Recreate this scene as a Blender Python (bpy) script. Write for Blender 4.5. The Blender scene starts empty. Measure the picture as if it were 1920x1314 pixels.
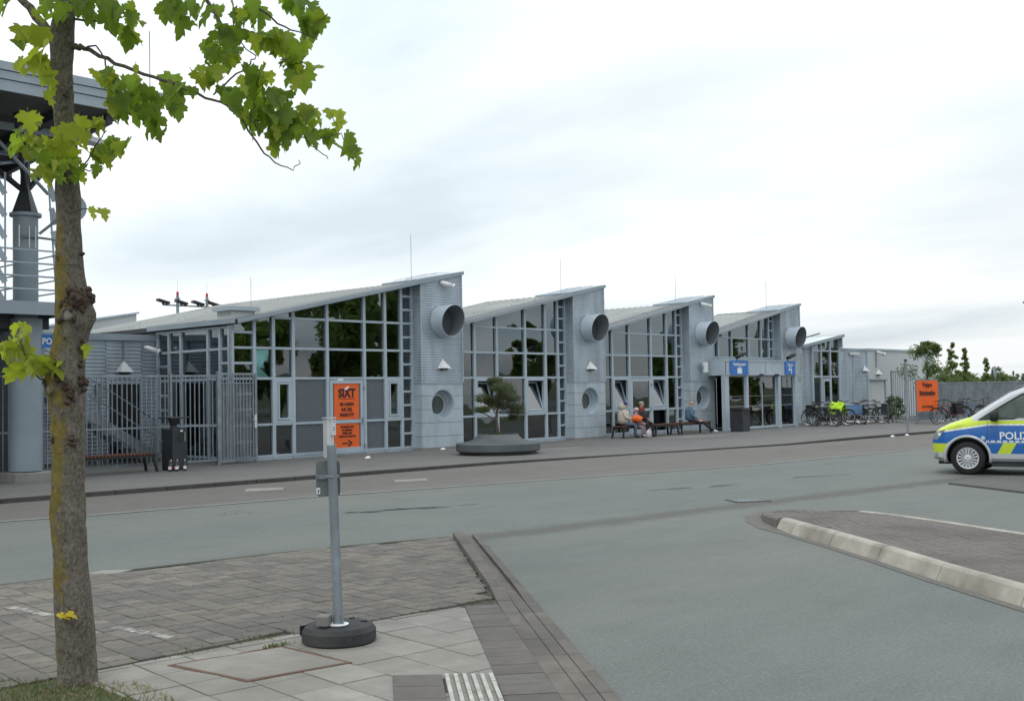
import bpy, bmesh, math, random
from mathutils import Vector, Matrix
R = math.radians
sc = bpy.context.scene
C = sc.collection
random.seed(11)

# ------------------------------------------------------------------ camera, sky, sun, exposure
cam_d = bpy.data.cameras.new('camera'); cam = bpy.data.objects.new('camera', cam_d); C.objects.link(cam)
cam_d.sensor_width = 36.0; cam_d.lens = 36.0*2100/1920
cam_d.clip_start = 0.1; cam_d.clip_end = 3000
Rt = Vector((0.67830145, -0.73455142, -0.01847567)); Up = Vector((-0.01539209, -0.03934326, 0.9991072)); Fw = Vector((0.73462251, 0.67741148, 0.03799287))
cam.matrix_world = Matrix(((Rt.x, Up.x, -Fw.x, 0), (Rt.y, Up.y, -Fw.y, 0), (Rt.z, Up.z, -Fw.z, 1.8), (0, 0, 0, 1)))
sc.camera = cam
SUN_EL, SUN_AZ = 56, 200      # azimuth of the sun in degrees from +X towards +Y
w = bpy.data.worlds.new('World'); sc.world = w; w.use_nodes = True
nt = w.node_tree; nt.nodes.clear()
def N(t, **k):
    n = nt.nodes.new(t)
    for a, b in k.items(): setattr(n, a, b)
    return n
out = N('ShaderNodeOutputWorld'); mixs = N('ShaderNodeMixShader')
bg1 = N('ShaderNodeBackground'); bg2 = N('ShaderNodeBackground')
sky = N('ShaderNodeTexSky', sky_type='NISHITA'); sky.sun_disc = False
sky.sun_elevation = R(SUN_EL); sky.sun_rotation = R(90 - SUN_AZ)
nt.links.new(sky.outputs[0], bg1.inputs[0]); bg1.inputs[1].default_value = 0.1
tc = N('ShaderNodeTexCoord'); sep = N('ShaderNodeSeparateXYZ'); nt.links.new(tc.outputs['Generated'], sep.inputs[0])
addz = N('ShaderNodeMath', operation='ADD'); addz.inputs[1].default_value = 0.12; 
absz = N('ShaderNodeMath', operation='ABSOLUTE'); nt.links.new(sep.outputs[2], absz.inputs[0]); nt.links.new(absz.outputs[0], addz.inputs[0])
dx = N('ShaderNodeMath', operation='DIVIDE'); dy = N('ShaderNodeMath', operation='DIVIDE')
nt.links.new(sep.outputs[0], dx.inputs[0]); nt.links.new(addz.outputs[0], dx.inputs[1])
nt.links.new(sep.outputs[1], dy.inputs[0]); nt.links.new(addz.outputs[0], dy.inputs[1])
cmb = N('ShaderNodeCombineXYZ'); nt.links.new(dx.outputs[0], cmb.inputs[0]); nt.links.new(dy.outputs[0], cmb.inputs[1])
mp = N('ShaderNodeMapping'); mp.inputs['Rotation'].default_value = (0, 0, R(-47)); mp.inputs['Scale'].default_value = (0.62, 0.34, 1)
mp.inputs['Location'].default_value = (3.1, 1.7, 0)
nt.links.new(cmb.outputs[0], mp.inputs[0])
n1 = N('ShaderNodeTexNoise'); n1.inputs['Scale'].default_value = 1.0; n1.inputs['Detail'].default_value = 7; n1.inputs['Roughness'].default_value = .5; n1.inputs['Distortion'].default_value = .35
nt.links.new(mp.outputs[0], n1.inputs[0])
cr = N('ShaderNodeValToRGB'); e = cr.color_ramp.elements
e[0].position = .36; e[0].color = (.57, .64, .685, 1); e[1].position = .62; e[1].color = (.94, .96, .975, 1)
m_ = cr.color_ramp.elements.new(.5); m_.color = (.77, .83, .865, 1)
nt.links.new(n1.outputs['Fac'], cr.inputs[0])
# overcast sky: a little brighter overhead than at the horizon
zr = N('ShaderNodeMapRange'); zr.inputs[1].default_value = 0; zr.inputs[2].default_value = 1; zr.inputs[3].default_value = .93; zr.inputs[4].default_value = 1.5
nt.links.new(absz.outputs[0], zr.inputs[0])
# soft brightening towards the veiled sun
dot = N('ShaderNodeVectorMath', operation='DOT_PRODUCT'); nt.links.new(tc.outputs['Generated'], dot.inputs[0])
gv = Vector((math.cos(R(75))*math.cos(R(48)), math.sin(R(75))*math.cos(R(48)), math.sin(R(48)))); dot.inputs[1].default_value = gv
gr = N('ShaderNodeMapRange'); gr.inputs[1].default_value = .45; gr.inputs[2].default_value = 1.0; gr.inputs[3].default_value = 0; gr.inputs[4].default_value = .42
nt.links.new(dot.outputs['Value'], gr.inputs[0])
sm = N('ShaderNodeMath', operation='ADD'); nt.links.new(zr.outputs[0], sm.inputs[0]); nt.links.new(gr.outputs[0], sm.inputs[1])
nt.links.new(cr.outputs[0], bg2.inputs[0]); nt.links.new(sm.outputs[0], bg2.inputs[1])
mixs.inputs[0].default_value = .93
nt.links.new(bg1.outputs[0], mixs.inputs[1]); nt.links.new(bg2.outputs[0], mixs.inputs[2]); nt.links.new(mixs.outputs[0], out.inputs[0])
sl = bpy.data.lights.new('sun', 'SUN'); sl.energy = .8; sl.angle = R(18); sl.color = (1, .97, .92)
so = bpy.data.objects.new('sun', sl); C.objects.link(so)
sd = Vector((math.cos(R(SUN_AZ))*math.cos(R(SUN_EL)), math.sin(R(SUN_AZ))*math.cos(R(SUN_EL)), math.sin(R(SUN_EL))))
so.rotation_euler = (-sd).to_track_quat('-Z', 'Y').to_euler(); so.location = (0, 0, 60)
sc.view_settings.view_transform = 'Standard'; sc.view_settings.look = 'None'; sc.view_settings.gamma = 1
sc.view_settings.use_curve_mapping = False; sc.view_settings.exposure = 0.16

# ------------------------------------------------------------------ materials
MATS = {}
def mat(name, c, rough=.6, metal=0, c2=None, scale=4.0, detail=6, bump=0, bscale=None, spec=.5, lo=.35, hi=.65, stretch=None, coat=0, c3=None, s3=.7):
    if name in MATS: return MATS[name]
    m = bpy.data.materials.new(name); m.use_nodes = True; t = m.node_tree; b = t.nodes['Principled BSDF']
    b.inputs['Base Color'].default_value = (*c, 1); b.inputs['Roughness'].default_value = rough; b.inputs['Metallic'].default_value = metal
    b.inputs['Specular IOR Level'].default_value = spec; b.inputs['Coat Weight'].default_value = coat
    tcn = t.nodes.new('ShaderNodeTexCoord'); src = tcn.outputs['Object']
    geo = t.nodes.new('ShaderNodeNewGeometry')
    if c2 is not None or bump:
        mpn = t.nodes.new('ShaderNodeMapping'); t.links.new(geo.outputs['Position'], mpn.inputs[0]); src = mpn.outputs[0]
        if stretch: mpn.inputs['Scale'].default_value = stretch
    if c2 is not None:
        n = t.nodes.new('ShaderNodeTexNoise'); n.inputs['Scale'].default_value = scale; n.inputs['Detail'].default_value = detail; n.inputs['Roughness'].default_value = .62
        t.links.new(src, n.inputs[0])
        r = t.nodes.new('ShaderNodeValToRGB'); r.color_ramp.elements[0].position = lo; r.color_ramp.elements[1].position = hi
        r.color_ramp.elements[0].color = (*c, 1); r.color_ramp.elements[1].color = (*c2, 1)
        t.links.new(n.outputs['Fac'], r.inputs[0]); o_ = r.outputs[0]
        if c3 is not None:
            n3 = t.nodes.new('ShaderNodeTexNoise'); n3.inputs['Scale'].default_value = s3; n3.inputs['Detail'].default_value = 5; t.links.new(src, n3.inputs[0])
            r3 = t.nodes.new('ShaderNodeMapRange'); r3.inputs[1].default_value = .42; r3.inputs[2].default_value = .68; t.links.new(n3.outputs['Fac'], r3.inputs[0])
            mx = t.nodes.new('ShaderNodeMix'); mx.data_type = 'RGBA'; t.links.new(r3.outputs[0], mx.inputs[0]); t.links.new(o_, mx.inputs[6]); mx.inputs[7].default_value = (*c3, 1)
            o_ = mx.outputs[2]
        t.links.new(o_, b.inputs['Base Color'])
    if bump:
        n2 = t.nodes.new('ShaderNodeTexNoise'); n2.inputs['Scale'].default_value = bscale or scale*6; n2.inputs['Detail'].default_value = 4
        t.links.new(src, n2.inputs[0]); bp = t.nodes.new('ShaderNodeBump'); bp.inputs['Strength'].default_value = bump; bp.inputs['Distance'].default_value = .01
        t.links.new(n2.outputs['Fac'], bp.inputs['Height']); t.links.new(bp.outputs[0], b.inputs['Normal'])
    MATS[name] = m; return m
def glassmat(name, tint, ior=1.9, refl=(.92, .96, .98), extra=0.0):
    m = bpy.data.materials.new(name); m.use_nodes = True; t = m.node_tree; t.nodes.clear()
    o = t.nodes.new('ShaderNodeOutputMaterial'); mx = t.nodes.new('ShaderNodeMixShader'); g = t.nodes.new('ShaderNodeBsdfGlossy'); tr = t.nodes.new('ShaderNodeBsdfTransparent')
    fr = t.nodes.new('ShaderNodeFresnel'); fr.inputs[0].default_value = ior
    g.inputs['Roughness'].default_value = .015; g.inputs['Color'].default_value = (*refl, 1); tr.inputs[0].default_value = (*tint, 1)
    geo = t.nodes.new('ShaderNodeNewGeometry'); n = t.nodes.new('ShaderNodeTexNoise'); n.inputs['Scale'].default_value = .9; n.inputs['Detail'].default_value = 1
    t.links.new(geo.outputs['Position'], n.inputs[0]); bp = t.nodes.new('ShaderNodeBump'); bp.inputs['Strength'].default_value = .22; bp.inputs['Distance'].default_value = .02
    t.links.new(n.outputs['Fac'], bp.inputs['Height']); 
    oi = t.nodes.new('ShaderNodeObjectInfo'); wn = t.nodes.new('ShaderNodeTexWhiteNoise'); wn.noise_dimensions = '1D'; t.links.new(oi.outputs['Random'], wn.inputs['W'])
    v1 = t.nodes.new('ShaderNodeVectorMath'); v1.operation = 'SUBTRACT'; t.links.new(wn.outputs['Color'], v1.inputs[0]); v1.inputs[1].default_value = (.5, .5, .5)
    v2 = t.nodes.new('ShaderNodeVectorMath'); v2.operation = 'SCALE'; v2.inputs[3].default_value = .035; t.links.new(v1.outputs[0], v2.inputs[0])
    v3 = t.nodes.new('ShaderNodeVectorMath'); v3.operation = 'ADD'; t.links.new(v2.outputs[0], v3.inputs[0]); t.links.new(bp.outputs[0], v3.inputs[1])
    v4 = t.nodes.new('ShaderNodeVectorMath'); v4.operation = 'NORMALIZE'; t.links.new(v3.outputs[0], v4.inputs[0]); t.links.new(v4.outputs[0], g.inputs['Normal'])
    ad = t.nodes.new('ShaderNodeMath'); ad.operation = 'ADD'; ad.inputs[1].default_value = extra; ad.use_clamp = True
    t.links.new(fr.outputs[0], ad.inputs[0]); t.links.new(ad.outputs[0], mx.inputs[0]); t.links.new(tr.outputs[0], mx.inputs[1]); t.links.new(g.outputs[0], mx.inputs[2]); t.links.new(mx.outputs[0], o.inputs[0])
    MATS[name] = m; return m
def leafmat(name, c, ct, amt=.5, var=.35, rough=.45):
    m = bpy.data.materials.new(name); m.use_nodes = True; t = m.node_tree; b = t.nodes['Principled BSDF']; o = t.nodes['Material Output']
    oi = t.nodes.new('ShaderNodeObjectInfo'); geo = t.nodes.new('ShaderNodeNewGeometry'); n = t.nodes.new('ShaderNodeTexNoise'); n.inputs['Scale'].default_value = 7
    t.links.new(geo.outputs['Position'], n.inputs[0])
    hs = t.nodes.new('ShaderNodeHueSaturation'); hs.inputs['Color'].default_value = (*c, 1); hs2 = t.nodes.new('ShaderNodeHueSaturation'); hs2.inputs['Color'].default_value = (*ct, 1)
    a = t.nodes.new('ShaderNodeMath'); a.operation = 'ADD'; t.links.new(oi.outputs['Random'], a.inputs[0]); t.links.new(n.outputs['Fac'], a.inputs[1])
    mr = t.nodes.new('ShaderNodeMapRange'); mr.inputs[1].default_value = .2; mr.inputs[2].default_value = 1.6; mr.inputs[3].default_value = 1-var; mr.inputs[4].default_value = 1+var
    t.links.new(a.outputs[0], mr.inputs[0]); t.links.new(mr.outputs[0], hs.inputs['Value']); t.links.new(mr.outputs[0], hs2.inputs['Value'])
    t.links.new(hs.outputs[0], b.inputs['Base Color']); b.inputs['Roughness'].default_value = rough; b.inputs['Specular IOR Level'].default_value = .35
    tl = t.nodes.new('ShaderNodeBsdfTranslucent'); t.links.new(hs2.outputs[0], tl.inputs[0]); mx = t.nodes.new('ShaderNodeMixShader'); mx.inputs[0].default_value = amt
    t.links.new(b.outputs[0], mx.inputs[1]); t.links.new(tl.outputs[0], mx.inputs[2]); t.links.new(mx.outputs[0], o.inputs[0])
    MATS[name] = m; return m

m_frame = mat('light_grey_blue_powder_coat', (.46, .535, .60), .42, .1, (.40, .47, .53), 1.5, bump=.05)
m_fascia = mat('zinc_fascia', (.33, .385, .43), .45, .3, (.28, .33, .37), 1.2, stretch=(1, 1, .5))
m_clad = mat('corrugated_silver_cladding', (.56, .63, .70), .38, .3, (.49, .555, .615), .9, bump=.03, c3=(.40, .44, .475), s3=2.2, stretch=(1, 1, .22))
m_panel = mat('smooth_silver_panel', (.49, .57, .63), .45, .15, (.44, .51, .565), 1.1, c3=(.38, .425, .46), s3=2.4, stretch=(1, 1, .35))
m_opaque = mat('grey_infill_panel', (.11, .13, .15), .35, 0, (.125, .145, .165), 3)
m_roof = mat('weathered_metal_roof', (.36, .37, .355), .6, .25, (.29, .30, .285), .7, c3=(.24, .25, .235), s3=.3)
m_conc = mat('concrete', (.30, .29, .27), .9, 0, (.22, .21, .195), 2.2, bump=.3, c3=(.17, .165, .155), s3=.8)
m_wallw = mat('pale_render_wall', (.60, .63, .63), .8, 0, (.55, .58, .58), .5, bump=.05, c3=(.51, .54, .54), s3=.35)
m_dark = mat('dark_metal', (.035, .04, .047), .5, .3, (.05, .055, .062), 3)
m_black = mat('black_plastic', (.012, .012, .014), .5, 0, (.02, .02, .022), 8)
m_galv = mat('galvanised_steel', (.34, .385, .42), .45, .55, (.25, .29, .32), 6, c3=(.22, .25, .275), s3=1.5)
m_rubber = mat('recycled_rubber', (.022, .024, .027), .85, 0, (.04, .042, .045), 30, bump=.4, c3=(.055, .055, .053), s3=3)
m_white = mat('white_plastic', (.70, .72, .72), .5, 0, (.62, .64, .64), 3)
m_orange = mat('orange_print', (.86, .14, .02), .5, 0, (.80, .125, .02), 2)
m_ink = mat('black_print', (.02, .015, .015), .6)
m_blue = mat('blue_sign_face', (.02, .16, .50), .35, 0, (.025, .175, .54), 2)
m_signw = mat('white_print', (.80, .82, .83), .5)
m_wood = mat('red_brown_timber', (.16, .055, .035), .65, 0, (.10, .04, .028), 12, stretch=(1, 6, 1))
m_int = mat('interior_grey', (.22, .30, .28), .8, 0, (.15, .20, .19), .6)
m_intfloor = mat('interior_floor', (.13, .14, .13), .5, 0, (.10, .11, .10), 1)
m_glass = glassmat('window_glass', (.56, .74, .70), 2.15)
m_glassd = glassmat('dark_tinted_glass', (.16, .20, .22), 2.6, (.84, .95, 1.0))
m_tubein = mat('tube_inner_grey', (.22, .245, .265), .6)  # darker than the outer skin: shade inside the vent tube put into the colour
m_tubeback = mat('tube_back_dark', (.08, .09, .10), .7)  # dark disc colour stands in for the shade deep in the tube
m_soffit = mat('soffit_grey_brown', (.13, .125, .12), .7, 0, (.09, .088, .085), 1.5)
m_glasss = glassmat('tilted_sash_glass', (.25, .3, .3), 2.0, extra=.14)
m_skylight = mat('translucent_skylight', (.62, .68, .70), .3)
m_planter = mat('planter_grey_paint', (.085, .10, .108), .55, 0, (.07, .083, .092), 2, c3=(.11, .12, .125), s3=.8)

# asphalt with aggregate, worn lighter patches, cracks
def asphalt(name, c, c2, tint, seed, band=False):
    m = bpy.data.materials.new(name); m.use_nodes = True; t = m.node_tree; b = t.nodes['Principled BSDF']; L = t.links.new
    geo = t.nodes.new('ShaderNodeNewGeometry')
    def noise(s, d=6, ro=.6, off=0, st=None):
        mp_ = t.nodes.new('ShaderNodeMapping'); mp_.inputs['Location'].default_value = (seed+off, seed*2+off, 0)
        if st: mp_.inputs['Scale'].default_value = st; mp_.inputs['Rotation'].default_value = (0, 0, R(52) if st[0] < st[1] else 0)
        L(geo.outputs['Position'], mp_.inputs[0]); n = t.nodes.new('ShaderNodeTexNoise'); n.inputs['Scale'].default_value = s; n.inputs['Detail'].default_value = d; n.inputs['Roughness'].default_value = ro
        L(mp_.outputs[0], n.inputs[0]); return n.outputs['Fac']
    def mr(v, a, b_, c_=0, d_=1):
        n = t.nodes.new('ShaderNodeMapRange'); n.inputs[1].default_value = a; n.inputs[2].default_value = b_; n.inputs[3].default_value = c_; n.inputs[4].default_value = d_; L(v, n.inputs[0]); return n.outputs[0]
    def mix(f_, a, b_, mode='MIX'):
        n = t.nodes.new('ShaderNodeMix'); n.data_type = 'RGBA'; n.blend_type = mode
        for i, v in ((0, f_), (6, a), (7, b_)):
            if hasattr(v, 'links'): L(v, n.inputs[i])
            else: n.inputs[i].default_value = v if i == 0 else (*v, 1)
        return n.outputs[2]
    col = mix(mr(noise(.35, 6), .35, .65), c, c2)
    col = mix(mr(noise(.30, 6, off=9, st=(.22, 1.0, 1)), .42, .66, 0, .8), col, tint)
    col = mix(mr(noise(.9, 6, .65, 21), .50, .75, 0, .5), col, (c[0]*.72, c[1]*.74, c[2]*.72))
    col = mix(mr(noise(14, 5, .75, 7), .35, .70, 0, .38), col, (c[0]*.62, c[1]*.62, c[2]*.62))
    col = mix(mr(noise(2.1, 5, .7, 13, (.35, 1.4, 1)), .45, .72, 0, .35), col, (c2[0]*1.22, c2[1]*1.2, c2[2]*1.18))
    col = mix(mr(noise(38, 4, .85, 2), .48, .70, 0, .55), col, (c2[0]*1.75, c2[1]*1.72, c2[2]*1.65))
    col = mix(mr(noise(42, 3, .8, 5), .54, .72, 0, .65), col, (c[0]*.45, c[1]*.45, c[2]*.45))
    vo = t.nodes.new('ShaderNodeTexVoronoi'); vo.feature = 'DISTANCE_TO_EDGE'; vo.inputs['Scale'].default_value = .21
    wob = t.nodes.new('ShaderNodeTexNoise'); wob.inputs['Scale'].default_value = .8; wob.inputs['Detail'].default_value = 6; L(geo.outputs['Position'], wob.inputs[0])
    va = t.nodes.new('ShaderNodeVectorMath'); va.operation = 'SCALE'; va.inputs[3].default_value = .9; L(wob.outputs['Color'], va.inputs[0])
    vb = t.nodes.new('ShaderNodeVectorMath'); L(va.outputs[0], vb.inputs[0]); L(geo.outputs['Position'], vb.inputs[1]); L(vb.outputs[0], vo.inputs[0])
    ck = t.nodes.new('ShaderNodeMath'); ck.operation = 'MULTIPLY'; L(mr(vo.outputs['Distance'], .0, .0035, .55, 0), ck.inputs[0]); L(mr(noise(.4, 3, off=3), .56, .66), ck.inputs[1])
    col = mix(ck.outputs[0], col, (c[0]*.35, c[1]*.35, c[2]*.33))
    # pale chewing-gum and chip spots
    vs = t.nodes.new('ShaderNodeTexVoronoi'); vs.inputs['Scale'].default_value = 4.5; L(geo.outputs['Position'], vs.inputs[0])
    sp = t.nodes.new('ShaderNodeMath'); sp.operation = 'MULTIPLY'; L(mr(vs.outputs['Distance'], .02, .045, 1, 0), sp.inputs[0])
    sx = t.nodes.new('ShaderNodeSeparateColor'); L(vs.outputs['Color'], sx.inputs[0]); L(mr(sx.outputs[0], .70, .72), sp.inputs[1])
    col = mix(sp.outputs[0], col, (.34, .35, .34))
    if band:
        sp2 = t.nodes.new('ShaderNodeSeparateXYZ'); L(geo.outputs['Position'], sp2.inputs[0])
        def M(op, a, bb):
            n = t.nodes.new('ShaderNodeMath'); n.operation = op
            for i, v in enumerate((a, bb)):
                if hasattr(v, 'links'): L(v, n.inputs[i])
                elif v is not None: n.inputs[i].default_value = v
            return n.outputs[0]
        d = M('ABSOLUTE', M('SUBTRACT', M('ADD', sp2.outputs[1], M('MULTIPLY', M('SUBTRACT', sp2.outputs[0], 9.6), .135)), 9.95), None)
        d = M('ADD', d, M('MULTIPLY', M('SUBTRACT', noise(2.2, 6, .7, 31), .5), .7))
        bm_ = M('MULTIPLY', M('MULTIPLY', mr(d, .12, .42, .85, 0), mr(sp2.outputs[0], 8.6, 10.2)), mr(sp2.outputs[0], 22, 27, 1, 0))
        col = mix(bm_, col, mix(mr(noise(30, 4, .8, 8), .4, .65), (.075, .073, .066), (.125, .12, .108)))
    L(col, b.inputs['Base Color']); b.inputs['Roughness'].default_value = .82; b.inputs['Specular IOR Level'].default_value = .35
    bp = t.nodes.new('ShaderNodeBump'); bp.inputs['Strength'].default_value = .5; bp.inputs['Distance'].default_value = .006; L(noise(70, 3, .8), bp.inputs['Height']); L(bp.outputs[0], b.inputs['Normal'])
    MATS[name] = m; return m
m_road = asphalt('grey_green_asphalt', (.126, .143, .134), (.148, .165, .155), (.178, .174, .152), 3.0, True)
m_plaza = asphalt('plaza_grey_paving', (.125, .123, .122), (.155, .152, .148), (.175, .166, .152), 17.0)
m_lane = asphalt('brownish_lane_paving', (.125, .117, .106), (.148, .139, .127), (.17, .158, .142), 29.0)
m_band = asphalt('worn_dark_band', (.093, .097, .089), (.112, .114, .105), (.13, .128, .116), 41.0)
m_paver = mat('interlocking_paver', (.145, .127, .107), .9, 0, (.20, .176, .147), 9, bump=.5, bscale=120, c3=(.12, .112, .102), s3=1.3)
m_paver2 = mat('interlocking_paver_worn', (.17, .15, .127), .9, 0, (.225, .20, .166), 9, bump=.5, bscale=120, c3=(.145, .135, .12), s3=1.1)
m_paver3 = mat('interlocking_paver_dark', (.115, .105, .096), .9, 0, (.15, .138, .125), 9, bump=.5, bscale=120)
m_sand = mat('joint_sand', (.075, .068, .055), .95, 0, (.055, .052, .04), 3, c3=(.07, .072, .042), s3=2.5)
m_flag = mat('concrete_flag', (.275, .26, .23), .88, 0, (.225, .212, .188), 6, bump=.3, bscale=90, c3=(.20, .185, .165), s3=1.6)
m_flag2 = mat('concrete_flag_pale', (.32, .305, .27), .88, 0, (.255, .242, .214), 5, bump=.3, bscale=90, c3=(.235, .22, .195), s3=1.6)
m_slab = mat('dark_slab', (.115, .103, .094), .9, 0, (.145, .131, .118), 7, bump=.4, bscale=90, c3=(.09, .081, .074), s3=1.4)
m_kerb = mat('kerb_stone', (.125, .11, .095), .9, 0, (.165, .147, .128), 5, bump=.4, bscale=80, c3=(.09, .08, .07), s3=1.2)
m_kerbdark = mat('dark_kerb_stone', (.055, .053, .050), .9, 0, (.075, .07, .066), 4, bump=.3, bscale=60)
m_kerblight = mat('light_kerb_stone', (.46, .425, .365), .88, 0, (.36, .33, .28), 4, bump=.4, bscale=80, c3=(.22, .195, .16), s3=1.7)
m_ispave = mat('island_paver', (.125, .11, .10), .9, 0, (.165, .145, .13), 10, bump=.4, bscale=90, c3=(.10, .088, .08), s3=.9)
m_line = mat('worn_white_line', (.42, .42, .39), .85, 0, (.16, .148, .13), 14, lo=.36, hi=.54)
m_edge = mat('pale_edge_strip', (.23, .235, .225), .88, 0, (.17, .175, .165), 3)
m_soil = mat('rusty_soil', (.10, .06, .04), .95, 0, (.15, .085, .06), 25, bump=.8, bscale=60)
m_grass = leafmat('grass_blades', (.09, .12, .035), (.13, .17, .04), .3)
m_grassdry = leafmat('dry_grass_blades', (.26, .21, .11), (.3, .25, .12), .3)
m_earth = mat('earth', (.10, .085, .055), .95, 0, (.06, .075, .03), 6, bump=.6)
m_field = mat('far_field', (.07, .095, .04), .95, 0, (.10, .115, .055), .05)
# maple bark with lichen
def bark():
    m = bpy.data.materials.new('maple_bark'); m.use_nodes = True; t = m.node_tree; b = t.nodes['Principled BSDF']; L = t.links.new
    geo = t.nodes.new('ShaderNodeNewGeometry')
    def noise(s, d, st, off=0, ro=.6):
        mp_ = t.nodes.new('ShaderNodeMapping'); mp_.inputs['Scale'].default_value = st; mp_.inputs['Location'].default_value = (off, off, off); L(geo.outputs['Position'], mp_.inputs[0])
        n = t.nodes.new('ShaderNodeTexNoise'); n.inputs['Scale'].default_value = s; n.inputs['Detail'].default_value = d; n.inputs['Roughness'].default_value = ro; L(mp_.outputs[0], n.inputs[0]); return n.outputs['Fac']
    def ramp(v, p0, c0, p1, c1):
        r = t.nodes.new('ShaderNodeValToRGB'); r.color_ramp.elements[0].position = p0; r.color_ramp.elements[1].position = p1; r.color_ramp.elements[0].color = (*c0, 1); r.color_ramp.elements[1].color = (*c1, 1); L(v, r.inputs[0]); return r.outputs[0]
    def mix(f_, a, bb):
        n = t.nodes.new('ShaderNodeMix'); n.data_type = 'RGBA'; L(f_, n.inputs[0]); L(a, n.inputs[6])
        if hasattr(bb, 'links'): L(bb, n.inputs[7])
        else: n.inputs[7].default_value = (*bb, 1)
        return n.outputs[2]
    base = ramp(noise(46, 8, (1, 1, .7), 0, .8), .38, (.05, .043, .034), .62, (.29, .262, .215))
    big = ramp(noise(5, 5, (1, 1, .5), 3), .4, (.10, .085, .065), .65, (.17, .15, .118))
    n = t.nodes.new('ShaderNodeMix'); n.data_type = 'RGBA'; n.inputs[0].default_value = .35; L(base, n.inputs[6]); L(big, n.inputs[7]); col = n.outputs[2]
    # pale crustose spots
    v = t.nodes.new('ShaderNodeTexVoronoi'); v.inputs['Scale'].default_value = 48; L(geo.outputs['Position'], v.inputs[0])
    sp = t.nodes.new('ShaderNodeMapRange'); sp.inputs[1].default_value = .16; sp.inputs[2].default_value = .26; sp.inputs[3].default_value = .8; sp.inputs[4].default_value = 0; L(v.outputs['Distance'], sp.inputs[0])
    gate = t.nodes.new('ShaderNodeMath'); gate.operation = 'MULTIPLY'; L(sp.outputs[0], gate.inputs[0])
    g2 = t.nodes.new('ShaderNodeMapRange'); g2.inputs[1].default_value = .38; g2.inputs[2].default_value = .52; L(noise(4, 3, (1, 1, 1), 8), g2.inputs[0]); L(g2.outputs[0], gate.inputs[1])
    col = mix(gate.outputs[0], col, (.26, .26, .22))
    # yellow lichen: grows on the side away from the road and around the burrs
    sepn = t.nodes.new('ShaderNodeSeparateXYZ'); L(geo.outputs['Normal'], sepn.inputs[0]); sepp = t.nodes.new('ShaderNodeSeparateXYZ'); L(geo.outputs['Position'], sepp.inputs[0])
    side = t.nodes.new('ShaderNodeVectorMath'); side.operation = 'DOT_PRODUCT'; L(geo.outputs['Normal'], side.inputs[0]); side.inputs[1].default_value = (-.95, .15, 0)
    sm1 = t.nodes.new('ShaderNodeMapRange'); sm1.inputs[1].default_value = -.1; sm1.inputs[2].default_value = .75; sm1.inputs[3].default_value = -.11; sm1.inputs[4].default_value = .11; L(side.outputs['Value'], sm1.inputs[0])
    hz = t.nodes.new('ShaderNodeMapRange'); hz.inputs[1].default_value = 2.85; hz.inputs[2].default_value = 3.3; hz.inputs[3].default_value = .0; hz.inputs[4].default_value = -.3; L(sepp.outputs[2], hz.inputs[0])
    hz2 = t.nodes.new('ShaderNodeMapRange'); hz2.inputs[1].default_value = .5; hz2.inputs[2].default_value = 1.1; hz2.inputs[3].default_value = -.13; hz2.inputs[4].default_value = .0; L(sepp.outputs[2], hz2.inputs[0])
    a1 = t.nodes.new('ShaderNodeMath'); L(sm1.outputs[0], a1.inputs[0]); L(hz.outputs[0], a1.inputs[1]); a2 = t.nodes.new('ShaderNodeMath'); L(a1.outputs[0], a2.inputs[0]); L(hz2.outputs[0], a2.inputs[1])
    a3 = t.nodes.new('ShaderNodeMath'); L(a2.outputs[0], a3.inputs[0]); L(noise(9, 8, (1, 1, .75), 12, .75), a3.inputs[1])
    lm = t.nodes.new('ShaderNodeMapRange'); lm.inputs[1].default_value = .50; lm.inputs[2].default_value = .62; lm.inputs[3].default_value = 0; lm.inputs[4].default_value = .78; L(a3.outputs[0], lm.inputs[0])
    ycol = ramp(noise(22, 5, (1, 1, 1), 30), .35, (.12, .11, .025), .65, (.27, .19, .02))
    col = mix(lm.outputs[0], col, ycol)
    L(col, b.inputs['Base Color']); b.inputs['Roughness'].default_value = .95; b.inputs['Specular IOR Level'].default_value = .2
    bp = t.nodes.new('ShaderNodeBump'); bp.inputs['Strength'].default_value = .9; bp.inputs['Distance'].default_value = .02; L(noise(40, 8, (1, 1, .65), 0, .75), bp.inputs['Height']); L(bp.outputs[0], b.inputs['Normal'])
    MATS['maple_bark'] = m; return m
m_bark = bark()
m_burr = mat('dark_burr', (.045, .028, .022), .95, 0, (.11, .08, .055), 60, bump=.9, bscale=90)
m_scar = mat('pruning_scar', (.24, .22, .19), .9, 0, (.17, .155, .13), 20)
m_twig = mat('twig_bark', (.085, .06, .045), .85, 0, (.13, .10, .075), 30)
m_leaf = leafmat('maple_leaf', (.115, .18, .032), (.30, .44, .038), .58)
m_leafb = leafmat('maple_leaf_backlit', (.24, .29, .035), (.46, .55, .04), .5)  # brighter copy of the leaf colour, with the light from behind painted in
m_leafy = leafmat('maple_leaf_yellow', (.42, .33, .02), (.55, .42, .02), .3)
m_leafd = leafmat('dark_broadleaf', (.040, .062, .020), (.06, .10, .02), .3)
m_leafm = leafmat('mid_broadleaf', (.13, .18, .055), (.24, .33, .06), .5)
m_pine = leafmat('pine_needles', (.085, .105, .038), (.10, .13, .03), .2, .5)

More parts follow.
